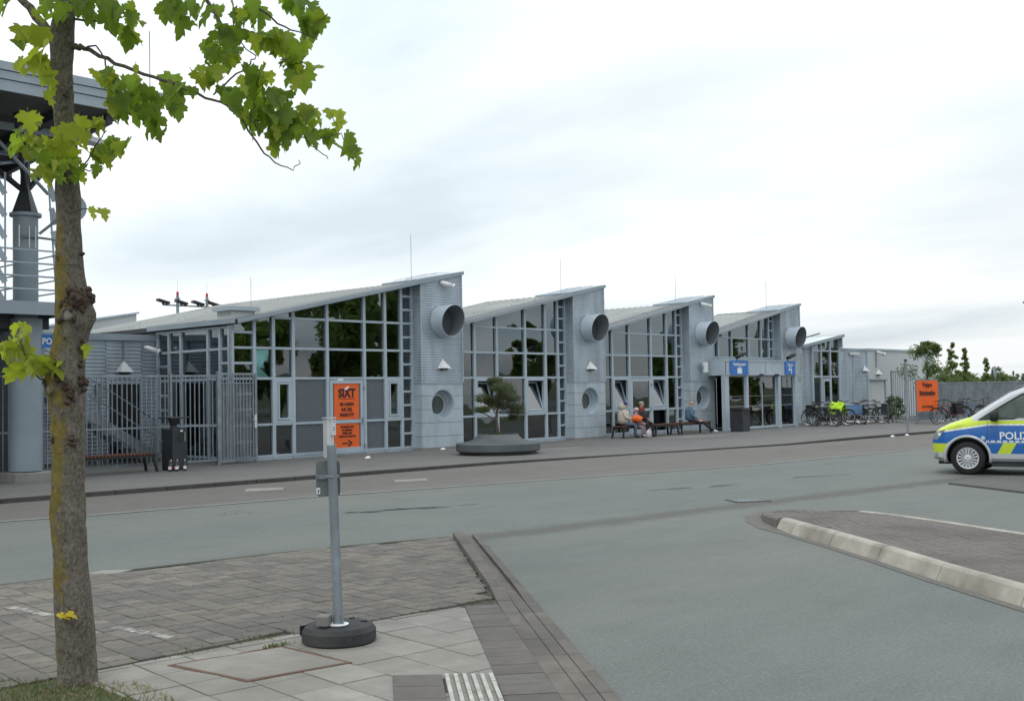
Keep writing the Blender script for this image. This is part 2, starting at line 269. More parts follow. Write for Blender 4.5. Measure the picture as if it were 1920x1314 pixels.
# ------------------------------------------------------------------ mesh helpers
class MB:
    def __init__(s): s.v = []; s.f = []; s.m = []; s.cur = 0
    def add(s, vs, fs):
        o = len(s.v); s.v += [tuple(v) for v in vs]; s.f += [[i+o for i in f] for f in fs]; s.m += [s.cur]*len(fs); return s
    def box(s, x0, x1, y0, y1, z0, z1):
        return s.add([(x0, y0, z0), (x1, y0, z0), (x1, y1, z0), (x0, y1, z0), (x0, y0, z1), (x1, y0, z1), (x1, y1, z1), (x0, y1, z1)],
                     [[0, 3, 2, 1], [4, 5, 6, 7], [0, 1, 5, 4], [1, 2, 6, 5], [2, 3, 7, 6], [3, 0, 4, 7]])
    def beam(s, p0, p1, w_, h_, up=(0, 0, 1)):
        p0 = Vector(p0); p1 = Vector(p1); d = (p1-p0).normalized(); u = Vector(up); sd_ = d.cross(u)
        if sd_.length < 1e-4: sd_ = d.cross(Vector((0, 1, 0)))
        sd_.normalize(); u = sd_.cross(d).normalized(); vs = []
        for p in (p0, p1):
            for a, b in ((-1, -1), (1, -1), (1, 1), (-1, 1)): vs.append(p+sd_*a*w_/2+u*b*h_/2)
        return s.add(vs, [[0, 1, 2, 3], [7, 6, 5, 4], [0, 4, 5, 1], [1, 5, 6, 2], [2, 6, 7, 3], [3, 7, 4, 0]])
    def tube(s, pts, r, n=8, cap=True):
        pts = [Vector(p) for p in pts]; rs = r if isinstance(r, (list, tuple)) else [r]*len(pts); o = []; prev = None
        for i, p in enumerate(pts):
            d = (pts[min(i+1, len(pts)-1)]-pts[max(i-1, 0)]).normalized()
            if prev is None: a = d.orthogonal().normalized()
            else:
                a = prev-d*prev.dot(d); a = a.normalized() if a.length > 1e-6 else d.orthogonal().normalized()
            prev = a; b = d.cross(a)
            for k in range(n):
                t = 2*math.pi*k/n; o.append(p+(a*math.cos(t)+b*math.sin(t))*rs[i])
        fs = [[i*n+k, i*n+(k+1) % n, (i+1)*n+(k+1) % n, (i+1)*n+k] for i in range(len(pts)-1) for k in range(n)]
        if cap: fs += [list(range(n))[::-1], [(len(pts)-1)*n+k for k in range(n)]]
        return s.add(o, fs)
    def lathe(s, prof, n=24, c=(0, 0, 0), ax='Z', caps=True):
        vs = []
        for r, h in prof:
            for k in range(n):
                t = 2*math.pi*k/n; q = (r*math.cos(t), r*math.sin(t), h)
                if ax == 'Y': q = (q[0], q[2], q[1])
                if ax == 'X': q = (q[2], q[0], q[1])
                vs.append((q[0]+c[0], q[1]+c[1], q[2]+c[2]))
        m = len(prof)
        return s.add(vs, [[i*n+k, i*n+(k+1) % n, (i+1)*n+(k+1) % n, (i+1)*n+k] for i in range(m-1) for k in range(n)]+([list(range(n))[::-1]] if caps and prof[0][0] > 1e-6 else [])+([[(m-1)*n+k for k in range(n)]] if caps and prof[-1][0] > 1e-6 else []))
    def prism(s, poly, z0, z1):
        n = len(poly); zz0 = z0 if isinstance(z0, (list, tuple)) else [z0]*n; zz1 = z1 if isinstance(z1, (list, tuple)) else [z1]*n
        vs = [(p[0], p[1], zz0[i]) for i, p in enumerate(poly)]+[(p[0], p[1], zz1[i]) for i, p in enumerate(poly)]
        return s.add(vs, [list(range(n))[::-1], list(range(n, 2*n))]+[[i, (i+1) % n, (i+1) % n+n, i+n] for i in range(n)])
    def xz(s, poly, y0, y1):   # polygon in X-Z extruded along Y
        n = len(poly); vs = [(p[0], y0, p[1]) for p in poly]+[(p[0], y1, p[1]) for p in poly]
        return s.add(vs, [list(range(n)), list(range(n, 2*n))[::-1]]+[[(i+1) % n, i, i+n, (i+1) % n+n] for i in range(n)])
    def yz(s, poly, x0, x1):
        n = len(poly); vs = [(x0, p[0], p[1]) for p in poly]+[(x1, p[0], p[1]) for p in poly]
        return s.add(vs, [list(range(n))[::-1], list(range(n, 2*n))]+[[i, (i+1) % n, (i+1) % n+n, i+n] for i in range(n)])
    def build(s, name, mats, parent=None, smooth=False, loc=None, bevel=0, fix=True):
        me = bpy.data.meshes.new(name); me.from_pydata(s.v, [], s.f)
        for m in (mats if isinstance(mats, (list, tuple)) else [mats]): me.materials.append(m)
        if max(s.m or [0]): me.polygons.foreach_set('material_index', s.m)
        if fix or bevel:
            bm = bmesh.new(); bm.from_mesh(me)
            if bevel:
                try: bmesh.ops.bevel(bm, geom=list(bm.edges), offset=bevel, segments=1, affect='EDGES')
                except Exception: pass
            bmesh.ops.recalc_face_normals(bm, faces=bm.faces); bm.to_mesh(me); bm.free()
        if smooth: me.polygons.foreach_set('use_smooth', [True]*len(me.polygons))
        return obj(name, me, parent, loc)
def obj(name, me, parent=None, loc=None):
    o = bpy.data.objects.new(name, me); C.objects.link(o)
    if parent is not None: o.parent = parent
    if loc is not None: o.location = loc
    return o
def smooth_angle(o, a=40):
    me = o.data; me.polygons.foreach_set('use_smooth', [True]*len(me.polygons))
    try: me.set_sharp_from_angle(angle=R(a))
    except Exception: pass
    return o
def tag(o, label=None, cat=None, group=None, kind=None):
    if label: o['label'] = label
    if cat: o['category'] = cat
    if group: o['group'] = group
    if kind: o['kind'] = kind
    return o
def thing(name, label, cat, loc=(0, 0, 0), rz=0, group=None):
    o = bpy.data.objects.new(name, None); o.empty_display_size = .2; C.objects.link(o); o.location = loc; o.rotation_euler = (0, 0, rz)
    return tag(o, label, cat, group)
def struct(o): o['kind'] = 'structure'; return o
def kids(o, idx={}): return [c for c in bpy.data.objects if c.parent == o]
def copy_tree(o, loc, rz=None, label=None):
    def cp(x, par):
        c = x.copy(); C.objects.link(c)
        if par is not None: c.parent = par
        for k in KID.get(x.name, []): cp(k, c)
        return c
    KID = {}
    for x in bpy.data.objects:
        if x.parent: KID.setdefault(x.parent.name, []).append(x)
    c = cp(o, None); c.location = loc
    if rz is not None: c.rotation_euler = (0, 0, rz)
    if label: c['label'] = label
    return c
def text(name, body, size, m, parent=None, loc=(0, 0, 0), rot=(math.pi/2, 0, 0), bold=.0, depth=.002, align='CENTER', sx=1.0):
    cu = bpy.data.curves.new('t', 'FONT'); cu.body = body; cu.size = size; cu.extrude = depth; cu.offset = bold; cu.align_x = align; cu.resolution_u = 2
    to = bpy.data.objects.new('t', cu); C.objects.link(to)
    me = bpy.data.meshes.new_from_object(to.evaluated_get(bpy.context.evaluated_depsgraph_get())); bpy.data.objects.remove(to)
    me.materials.clear(); me.materials.append(m)
    o = obj(name, me, parent, loc); o.rotation_euler = rot; o.scale = (sx, 1, 1); return o
def bool_cut(o, cutter):
    md = o.modifiers.new('b', 'BOOLEAN'); md.operation = 'DIFFERENCE'; md.object = cutter; md.solver = 'EXACT'
    dg = bpy.context.evaluated_depsgraph_get(); me = bpy.data.meshes.new_from_object(o.evaluated_get(dg)); o.modifiers.clear(); o.data = me; return o
def clip(poly, clipper):
    def inside(p, a, b): return (b[0]-a[0])*(p[1]-a[1])-(b[1]-a[1])*(p[0]-a[0]) >= 0
    def inter(p, q, a, b):
        d1 = (q[0]-p[0], q[1]-p[1]); d2 = (b[0]-a[0], b[1]-a[1]); den = d1[0]*d2[1]-d1[1]*d2[0]
        t = ((a[0]-p[0])*d2[1]-(a[1]-p[1])*d2[0])/den; return (p[0]+d1[0]*t, p[1]+d1[1]*t)
    o = poly
    for i in range(len(clipper)):
        a = clipper[i]; b = clipper[(i+1) % len(clipper)]; src = o; o = []
        for j in range(len(src)):
            p = src[j-1]; q = src[j]
            if inside(q, a, b):
                if not inside(p, a, b): o.append(inter(p, q, a, b))
                o.append(q)
            elif inside(p, a, b): o.append(inter(p, q, a, b))
        if not o: return []
    return o
def area(p): return abs(sum(p[i-1][0]*p[i][1]-p[i][0]*p[i-1][1] for i in range(len(p))))/2
def bevprism(mb, poly, z0, z1, b):   # prism whose top edge is chamfered, cheap
    n = len(poly); cx = sum(p[0] for p in poly)/n; cy = sum(p[1] for p in poly)/n
    r = max(1e-3, math.sqrt(area(poly)/math.pi)); k = 1-b/r
    top = [(cx+(p[0]-cx)*k, cy+(p[1]-cy)*k, z1) for p in poly]
    mid = [(p[0], p[1], z1-b*.6) for p in poly]; bot = [(p[0], p[1], z0) for p in poly]
    mb.add(top+mid+bot, [list(range(n))]+[[i+n, (i+1) % n+n, (i+1) % n, i] for i in range(n)]+[[i+2*n, (i+1) % n+2*n, (i+1) % n+n, i+n] for i in range(n)])

# ------------------------------------------------------------------ ground, road, plaza
def sheet(name, poly, z, m, kind='structure', parent=None):
    mb = MB(); mb.add([(p[0], p[1], z) for p in poly], [list(range(len(poly)))]); o = mb.build(name, m, parent, fix=False)
    if kind: o['kind'] = kind
    return o
sheet('ground', [(-700, -700), (900, -700), (900, 900), (-700, 900)], -.06, m_field)
sheet('road', [(-30, -40), (95, -40), (95, 22), (-30, 22)], 0, m_road)
kerbline = [(-30, 20.4), (8.5, 20.25), (12.7, 20.0), (16.5, 19.75), (20.5, 19.6), (25.7, 18.9), (31.7, 17.6), (36, 17.35), (41.3, 17.0), (60, 16.2), (95, 15.0)]
kh = [.085, .085, .085, .085, .07, .03, .05, .08, .085, .085, .085]
PZ = .085
# plaza deck: near the dropped kerb it ramps down
mb = MB()
for i in range(len(kerbline)-1):
    a, b = kerbline[i], kerbline[i+1]
    mb.add([(a[0], a[1], kh[i]-.004), (b[0], b[1], kh[i+1]-.004), (b[0], b[1]+1.6, PZ), (a[0], a[1]+1.6, PZ)], [[0, 1, 2, 3]])
    mb.add([(a[0], a[1]+1.6, PZ), (b[0], b[1]+1.6, PZ), (b[0], 60, PZ), (a[0], 60, PZ)], [[0, 1, 2, 3]])
struct(mb.build('plaza', m_plaza, fix=False))
# plaza kerb of single stones
pk = struct(thing('plaza_kerb', None, None))
def along(poly, step):
    out_ = []; d = 0
    for i in range(len(poly)-1):
        a = Vector(poly[i]); b = Vector(poly[i+1]); L_ = (b-a).length; n = max(1, round(L_/step))
        for k in range(n): out_.append((a.lerp(b, k/n), a.lerp(b, (k+1)/n), i, k/n, (k+1)/n))
    return out_
mbk = MB()
for (a, b, i, t0, t1) in along(kerbline, 1.0):
    h0 = kh[i]*(1-t0)+kh[i+1]*t0; h1 = kh[i]*(1-t1)+kh[i+1]*t1
    d = (b-a).normalized(); n_ = Vector((-d.y, d.x)); a2 = a+d*.008; b2 = b-d*.008
    q = MB() if 6 < a.x < 48 else mbk
    q.prism([(a2.x-n_.x*.0, a2.y-n_.y*.0), (b2.x, b2.y), (b2.x+n_.x*.14, b2.y+n_.y*.14), (a2.x+n_.x*.14, a2.y+n_.y*.14)], -.02, [h0, h1, h1+.003, h0+.003])
    if q is not mbk: q.build('kerb_stone', m_kerbdark, pk)
tag(mbk.build('far_kerb_stones', m_kerbdark, pk), kind='stuff')
# paved lane strip between kerb and carriageway
edge = [(-30, 17.9), (7.3, 17.4), (8.5, 17.05), (12.7, 16.5), (16.8, 15.5), (23.2, 13.95), (32.4, 13.2), (45, 12.6), (95, 11.2)]
lane = list(edge)+[(x, y) for x, y in reversed(kerbline)]
mb = MB(); mb.add([(x, y, .004) for x, y in lane], [list(range(len(lane)))]); struct(mb.build('parking_lane', m_lane, fix=False))
es = [(x, y-.04) for x, y in edge]; es2 = [(x, y-.24) for x, y in reversed(edge)]
sheet('lane_edge_strip', es+es2, .008, m_edge)
# pale flush concrete squares in the lane
for k, (pts, lb) in enumerate([([(12.35, 18.45), (13.0, 18.1), (13.35, 18.55), (12.75, 18.95)], 'flush pale concrete square in the brown lane left of the signpost'),
                 ([(15.4, 17.55), (16.05, 17.25), (16.4, 17.7), (15.75, 18.0)], 'flush pale concrete square in the brown lane right of the signpost')]):
    mb = MB(); mb.prism(pts, 0, .014); tag(mb.build('manhole_cover', m_flag2), lb, 'manhole cover')
for pts, z, nm in [([(5.55, 11.2), (5.75, 10.95), (6.02, 11.05), (5.8, 11.28)], .014, 'a')]:
    mb = MB(); mb.prism(pts, 0, z); tag(mb.build('road_plate', m_flag2), 'small pale plate flush at the near edge of the road beside the tree', 'road plate')
# worn darker band across the junction mouth
mb = MB(); top = []; bot = []
for k in range(41):
    t = k/40; x = 9.6+t*15.6; y = 10.05-t*t*1.9-.35*t; wdt = .32+.12*math.sin(k*1.7)+.06*random.random()
    if k > 34: wdt *= (41-k)/7
    top.append((x, y+wdt*.6)); bot.append((x-.15, y-wdt*.6))
pass
def blob(name, cx_, cy_, rx, ry, ang, m, z=.004, seed=0, n=26):
    rr = random.Random(seed); mb_ = MB(); pts = []
    for k in range(n):
        t = 2*math.pi*k/n; r_ = 1+rr.uniform(-.28, .28); x = rx*r_*math.cos(t); y = ry*r_*math.sin(t); pts.append((cx_+x*math.cos(ang)-y*math.sin(ang), cy_+x*math.sin(ang)+y*math.cos(ang), z))
    mb_.add(pts, [list(range(n))]); return struct(mb_.build(name, m, fix=False))
rb = random.Random(5)
for cxx, cyy, ln, wd, nb, mm in ((12.0, 13.3, 1.5, .09, 16, m_kerbdark), (17.6, 11.6, 1.4, .05, 9, m_band), (20.9, 11.0, .9, .05, 7, m_band), (30, 9.5, 2.2, .05, 9, m_band)):
    for k in range(nb):
        u = rb.uniform(-1, 1)*ln*rb.uniform(.3, 1); blob('asphalt_repair', cxx+u*.93+rb.gauss(0, .05), cyy-u*.36+rb.gauss(0, wd*.6), rb.uniform(.07, .34), rb.uniform(.012, wd*.6), -.38+rb.gauss(0, .1), mm, z=.004+.0004*k, seed=k)
blob('plaza_stain', 27.2, 23.2, 1.9, .35, -.1, m_lane, z=PZ+.004, seed=7)
blob('plaza_stain', 34.6, 23.0, 2.3, .5, -.15, m_edge, z=PZ+.004, seed=8)
blob('plaza_stain', 26.1, 22.1, 1.0, .3, -.1, m_edge, z=PZ+.004, seed=9)
# drain grate on the carriageway
dg_ = thing('drain_grate', 'iron drain grate sunk in the asphalt at the road junction', 'drain', (15.86, 9.52, 0), R(-35))
MB().box(-.3, .3, -.24, .24, 0, .004).build('grate_pit', m_black, dg_)
mb = MB(); mb.box(-.3, .3, -.24, -.2, .004, .014); mb.box(-.3, .3, .2, .24, .004, .014); mb.box(-.3, -.26, -.2, .2, .004, .014); mb.box(.26, .3, -.2, .2, .004, .014)
mb.build('grate_frame', m_kerb, dg_)
for k in range(7): MB().box(-.235+k*.072, -.2+k*.072, -.2, .2, .004, .014).build('grate_bar', m_galv, dg_)

# near car park paved with zig-zag blocks
parkpoly = [(-6, 7.3), (3.55, 7.16), (4.9, 7.06), (6.95, 6.72), (7.07, 6.80), (9.84, 10.14), (8.2, 10.68), (6.3, 10.98), (4.7, 11.2), (-6, 12.2)]
pp = sheet('parking_paving', parkpoly, .004, m_sand)
def in_poly(x, y, P_):
    c = False; j = len(P_)-1
    for i in range(len(P_)):
        if (P_[i][1] > y) != (P_[j][1] > y) and x < (P_[j][0]-P_[i][0])*(y-P_[i][1])/(P_[j][1]-P_[i][1])+P_[i][0]: c = not c
        j = i
    return c
def zig_mesh(nm, m):   # interlocking block with zig-zag flanks
    g = .004; w2 = .1-g; h = .082-g
    top = [(-w2, h), (-w2*.5, h-.022), (0, h), (w2*.5, h-.022), (w2, h)]; botm = [(w2, -h), (w2*.5, -h-.022), (0, -h), (-w2*.5, -h-.022), (-w2, -h)]
    o = MB(); bevprism(o, botm[::-1]+top[::-1], 0, .018, .006); ob = o.build('paver', m, fix=True); me = ob.data; bpy.data.objects.remove(ob); return me
zm = [zig_mesh('p', m) for m in (m_paver, m_paver2, m_paver3)]
PV = []
ang = R(-5); ca, sa = math.cos(ang), math.sin(ang)
for i in range(-60, 110):
    for j in range(-10, 60):
        u = i*.2; v = 6.2+j*.164+ (.0 if i % 2 == 0 else .0)
        x = u*ca-v*sa*1+.0; y = u*sa+v*ca
        if 1.6 < x < 10.2 and all(in_poly(x+a_, y+b_, parkpoly) for a_, b_ in ((.08, 0), (-.08, 0), (0, .07), (0, -.07))): PV.append((x, y))
PV.sort(key=lambda p: p[0]**2+p[1]**2)
vis = [p for p in PV if (p[0]*Rt.x+p[1]*Rt.y)/(p[0]*Fw.x+p[1]*Fw.y) > -.47]
invis = [p for p in PV if p not in set(vis)]
rr = random.Random(4); far = MB()
def ccw0(p): return p if sum(p[i-1][0]*p[i][1]-p[i][0]*p[i-1][1] for i in range(len(p))) > 0 else p[::-1]
def pick(x, y):
    return rr.choices([0, 1, 2], [5, 3, 2])[0]
for k, (x, y) in enumerate(vis):
    mi = pick(x, y); z = .004+rr.uniform(-.003, .003); rz_ = ang+rr.uniform(-.02, .02)
    if k < 300:
        o = obj('paver', zm[mi], pp, (x, y, z)); o.rotation_euler = (rr.uniform(-.012, .012), rr.uniform(-.012, .012), rz_)
    else:
        far.cur = mi; me = zm[mi]; c_, s_ = math.cos(rz_), math.sin(rz_)
        far.add([(x+v.co.x*c_-v.co.y*s_, y+v.co.x*s_+v.co.y*c_, z+v.co.z) for v in me.vertices], [list(p.vertices) for p in me.polygons])
cvx = ccw0([(-6, 7.3), (3.5, 7.17), (6.95, 6.76), (7.07, 6.82), (9.84, 10.14), (4.7, 11.18), (-6, 12.2)])
for i in range(-60, 110):
    for j in range(-10, 60):
        u = i*.2; v = 6.2+j*.164; x = u*ca-v*sa; y = u*sa+v*ca
        if not (1.6 < x < 10.3) or all(in_poly(x+a_, y+b_, parkpoly) for a_, b_ in ((.08, 0), (-.08, 0), (0, .07), (0, -.07))): continue
        q = clip([(x-.096, y-.078), (x+.096, y-.078), (x+.096, y+.078), (x-.096, y+.078)], cvx)
        if q and area(q) > .0012: far.cur = rr.choice([0, 2, 1]); bevprism(far, q, 0, .020+rr.uniform(-.003, .002), .005)
for (x, y) in invis:
    far.cur = 0; me = zm[0]; far.add([(x+v.co.x, y+v.co.y, .004+v.co.z) for v in me.vertices], [list(p.vertices) for p in me.polygons])
tag(far.build('far_pavers', [m_paver, m_paver2, m_paver3], pp, fix=False), kind='stuff')
# worn bay line on the blocks
for (x0, y0, x1, y1) in [(4.23, 9.9, 4.28, 9.2), (4.30, 9.05, 4.36, 8.65), (4.38, 8.35, 4.46, 7.6)]:
    mb = MB(); mb.prism([(x0-.045, y0), (x0+.045, y0), (x1+.045, y1), (x1-.045, y1)], .02, .0265); struct(mb.build('bay_line', m_line))
# edging joint strip along the road side of the blocks
mb = MB(); e1 = [(4.7, 11.2), (6.3, 10.98), (8.2, 10.68), (9.84, 10.16)]
mb.add([(x, y, .012) for x, y in e1]+[(x+.02, y+.09, .012) for x, y in reversed(e1)], [list(range(8))]); struct(mb.build('paving_edge', m_sand, fix=False))

# footpath: concrete flags, dark slabs, tactile blocks
A_ = (6.72, 6.80); B_ = (5.19, 5.0); B2 = (4.30, 3.95)
flagpoly = [(3.6, 7.16), (3.35, 6.4), (2.9, 4.6), (3.2, 3.95), (4.30, 3.95), (5.19, 5.0), (6.70, 6.80), (4.9, 7.06)]
flagpoly = flagpoly if sum((flagpoly[i][0]-flagpoly[i-1][0])*(flagpoly[i][1]+flagpoly[i-1][1]) for i in range(8)) < 0 else flagpoly[::-1]
fp = sheet('footpath', [(3.0, 3.3), (4.1, 3.3), (7.12, 6.86), (6.9, 6.85), (4.9, 7.1), (3.4, 7.2)], .0055, m_sand)
cv = [(3.45, 7.15), (3.3, 3.9), (4.27, 3.9), (5.195, 4.995), (6.725, 6.79), (4.9, 7.06)]
s_ = .352; manh = [(4.0, 6.88), (4.09, 6.1), (4.80, 5.96), (4.80, 6.74)]
rr = random.Random(8)
def ccw(p): return p if sum(p[i-1][0]*p[i][1]-p[i][0]*p[i-1][1] for i in range(len(p))) > 0 else p[::-1]
cv = ccw(cv)
def flag_tile(p, zj=0, rot=(-.17)):
    pass
a_ = R(-6); 
for i in range(-2, 14):
    for j in range(-2, 14):
        g = .005; u0, v0 = 2.05+i*s_, 3.9+j*s_
        q = [(u0+g, v0+g), (u0+s_-g, v0+g), (u0+s_-g, v0+s_-g), (u0+g, v0+s_-g)]
        q = [(x*math.cos(a_)-y*math.sin(a_), x*math.sin(a_)+y*math.cos(a_)) for x, y in q]
        q = clip(q, cv)
        if not q or area(q) < .008: continue
        cxx = sum(p[0] for p in q)/len(q); cyy = sum(p[1] for p in q)/len(q)
        if (cxx > 4.70 and cyy < 5.36-.9*(cxx-4.75)): continue
        mb = MB(); bevprism(mb, q, -.02, .014+rr.uniform(-.0025, .0025), .004); mb.build('flagstone', rr.choice([m_flag, m_flag2, m_flag]), fp)
# manhole slab with earth joint
mb = MB(); mb.prism([(3.99, 6.885), (4.2, 6.86), (4.45, 6.80), (4.62, 6.80), (4.825, 6.745), (4.835, 6.5), (4.82, 6.2), (4.825, 5.955), (4.5, 6.02), (4.3, 6.055), (4.075, 6.085), (4.06, 6.4), (4.02, 6.6)][::-1], -.01, .0185); o = mb.build('soil_joint', m_soil, fp)
mb = MB(); mb.prism([(4.03, 6.85), (4.11, 6.12), (4.79, 5.99), (4.79, 6.71)][::-1], -.01, .022); tag(mb.build('manhole_slab', m_flag, None, bevel=.004), 'square beige concrete manhole slab framed by rusty soil in the footpath', 'manhole cover')
# dark slabs beside tactile block, tactile block, dark slab run to the kerb strip
def quad_slab(q, m, nm='slab', z=.013, par=fp, b=.004):
    mb_ = MB(); bevprism(mb_, ccw(q), -.02, z+rr.uniform(-.002, .002), b); return mb_.build(nm, m, par)
dirv = Vector((A_[0]-B_[0], A_[1]-B_[1])).normalized(); nrm = Vector((dirv.y, -dirv.x))
for k in range(-8, 11):
    p0 = Vector(B_)+dirv*(k*.245+.005); p1 = Vector(B_)+dirv*((k+1)*.245-.005)
    if p1.y > 6.86: p1 = Vector(B_)+dirv*2.36
    if p0.y > 6.83: continue
    w_ = .47 - .06*min(1, max(0, (p0.y-4)/2.8))
    half = w_*.62
    for (s0, s1) in ((.006, w_),):
        quad_slab([tuple(p0+nrm*s0), tuple(p1+nrm*s0), tuple(p1+nrm*s1), tuple(p0+nrm*s1)], rr.choice([m_slab, m_slab, m_paver3]), 'dark_slab')
for k in range(4):
    a = Vector((4.97, 5.235))+Vector((-.37, -.43))*(k*.5); d2 = Vector((-.18, -.21)); e2 = Vector((-.215, .235))
    quad_slab([tuple(a+e2*.02), tuple(a+e2), tuple(a+e2+d2), tuple(a+e2*.02+d2)], m_slab, 'dark_slab', .021)
m_white_rib = mat('tactile_white', (.50, .50, .46), .8, 0, (.36, .35, .32), 9)
tp = tag(thing('tactile_slab', None, None, parent if False else (0, 0, 0)), None, None); tp.parent = fp
TL, TRr, BR, BL = Vector((4.98, 5.23)), Vector((5.18, 4.995)), Vector((4.81, 4.56)), Vector((4.61, 4.80))
for r_ in range(4):
    for k in range(11):
        def bl(u, v): return tuple(TL.lerp(TRr, u).lerp(BL.lerp(BR, u), v))
        u0, u1 = k/11+.004, (k+1)/11-.004; v0, v1 = r_*.36+.006, (r_+1)*.36-.006
        quad_slab([bl(u0, v0), bl(u1, v0), bl(u1, v1), bl(u0, v1)], m_white_rib if k % 2 == 0 else m_flag, 'tactile_rib' if k % 2 == 0 else 'tactile_groove', .030 if k % 2 == 0 else .017, tp, .003)
# kerb strip running from the road mouth to the camera
ks = struct(thing('kerb_strip', None, None))
K0 = Vector((9.86, 10.16)); K1 = Vector((7.07, 6.77)); kd = (K1-K0).normalized(); kn = Vector((-kd.y, kd.x))
if kn.x < 0: kn = -kn
path = [K0+kd*(k*.5) for k in range(-0, 24)]
def koff(p): return max(0.0, min(1.0, (p.y-6.5)/.6))
for k in range(len(path)-1):
    a, b = path[k]+kd*.004, path[k+1]-kd*.004
    sh = 0
    ha = .018+.055*min(1, max(0, (a.y-6.6)/.5)); hb = .018+.055*min(1, max(0, (b.y-6.6)/.5))
    if a.y > 6.0:
        mb = MB(); mb.prism([tuple(a), tuple(b), tuple(b+kn*.13), tuple(a+kn*.13)], -.02, [ha, hb, hb-.006, ha-.006]); mb.build('kerb_stone', m_kerb, ks, bevel=.004)
        o0 = .137
    else:
        mb = MB(); mb.prism([tuple(a), tuple(b), tuple(b+kn*.13), tuple(a+kn*.13)], -.02, [.016, .016, .016, .016]); mb.build('kerb_stone', m_kerb, ks, bevel=.003); o0 = .137
    for q0, q1 in ((o0, o0+.10), (o0+.106, o0+.20)):
        mb = MB(); mb.prism([tuple(a+kn*q0), tuple(b+kn*q0), tuple(b+kn*q1), tuple(a+kn*q1)], -.02, [max(.012, ha-.03), max(.012, hb-.03), .012, .012]); mb.build('gutter_block', rr.choice([m_kerb, m_slab]), ks, bevel=.003)
# grass bed at the tree foot
bed = sheet('planting_bed', [(.5, 8.6), (3.2, 7.5), (3.42, 7.16), (3.62, 6.55), (3.5, 6.0), (3.0, 3.5), (0.2, 4.0)], .006, m_earth)
mb = MB(); rg = random.Random(3)
for k in range(5200):
    x = rg.uniform(2.55, 3.85); y = rg.uniform(5.7, 7.6)
    if not in_poly(x, y, [(2.5, 7.6), (3.12, 7.4), (3.36, 7.08), (3.66, 6.5), (3.5, 5.7), (2.5, 5.7)]): continue
    h = rg.uniform(.015, .055); a = rg.uniform(0, 6.28); d = (math.cos(a)*.004, math.sin(a)*.004); lx, ly = rg.uniform(-.04, .04), rg.uniform(-.04, .04)
    mb.cur = 1 if (x > 3.45 and rg.random() < .8) or rg.random() < .15 else 0
    mb.add([(x-d[0], y-d[1], 0), (x+d[0], y+d[1], 0), (x+lx*.5+d[0]*.6, y+ly*.5+d[1]*.6, h*.6), (x+lx, y+ly, h)], [[0, 1, 2], [0, 2, 3]])
tag(mb.build('grass', [m_grass, m_grassdry], fix=False), 'short grass tufts round the foot of the tree', 'grass', kind='stuff')
mb = MB()
for (cx_, cy_, r_, n_) in [(4.8, 6.78, .06, 90), (4.95, 7.1, .18, 60), (4.5, 7.15, .25, 60), (7.0, 6.85, .12, 60)]:
    for k in range(n_):
        x = cx_+rg.gauss(0, r_); y = cy_+rg.gauss(0, r_*.3); h = rg.uniform(.01, .035); a = rg.uniform(0, 6.28)
        mb.add([(x, y, .015), (x+.012*math.cos(a), y+.012*math.sin(a), .015), (x+.02*math.cos(a+1), y+.02*math.sin(a+1), .015+h)], [[0, 1, 2]])
tag(mb.build('moss_tufts', m_grass, fix=False), 'moss and weeds growing in the paving joints', 'weeds', kind='stuff')
# litter
mb = MB()
for k, (x, y, z, lb) in enumerate([(19.9, 23.9, PZ, 'crumpled white paper scrap on the plaza before the orange door'), (38.3, 17.1, .006, 'left of two white paper scraps by the kerb'), (39.4, 17.05, .006, 'right of two white paper scraps by the kerb'), (24.1, 25.3, PZ, 'white paper scrap at the foot of the first pillar')]):
    m1 = MB(); m1.add([(x, y, z+.004), (x+.14, y-.06, z+.01), (x+.2, y+.05, z+.05), (x+.06, y+.1, z+.02), (x+.1, y+.02, z+.06)], [[0, 1, 4], [1, 2, 4], [2, 3, 4], [3, 0, 4]])
    tag(m1.build('litter', m_signw, fix=False), lb, 'litter')

# traffic island with battered kerb stones
isl = struct(thing('traffic_island', None, None))
near = [(5.5, -1.75), (6.7, -.25), (7.9, 1.25), (8.68, 2.2), (9.46, 3.2), (10.28, 4.22), (11.1, 5.17), (11.84, 6.08), (12.50, 6.93)]
tip = [(12.95, 7.38), (13.45, 7.85), (13.95, 8.18), (14.42, 8.28), (14.75, 8.05), (14.85, 7.6)]
farr = [(14.75, 7.0), (14.5, 6.3), (14.1, 5.5), (13.6, 4.6), (13.1, 3.6), (12.4, 2.2), (11.2, -.2), (10.3, -2)]
allp = [(p, .15, 'n') for p in near]+[(p, h_, 't') for p, h_ in zip(tip, (.13, .10, .07, .05, .045, .05))]+[(p, .09, 'f') for p in farr]
inner = []
n = len(allp)
def nrm_at(i):
    a = Vector(allp[max(i-1, 0)][0]); b = Vector(allp[min(i+1, n-1)][0]); d = (b-a).normalized(); return Vector((d.y, -d.x))
for i in range(n): inner.append(Vector(allp[i][0])+nrm_at(i)*.17)
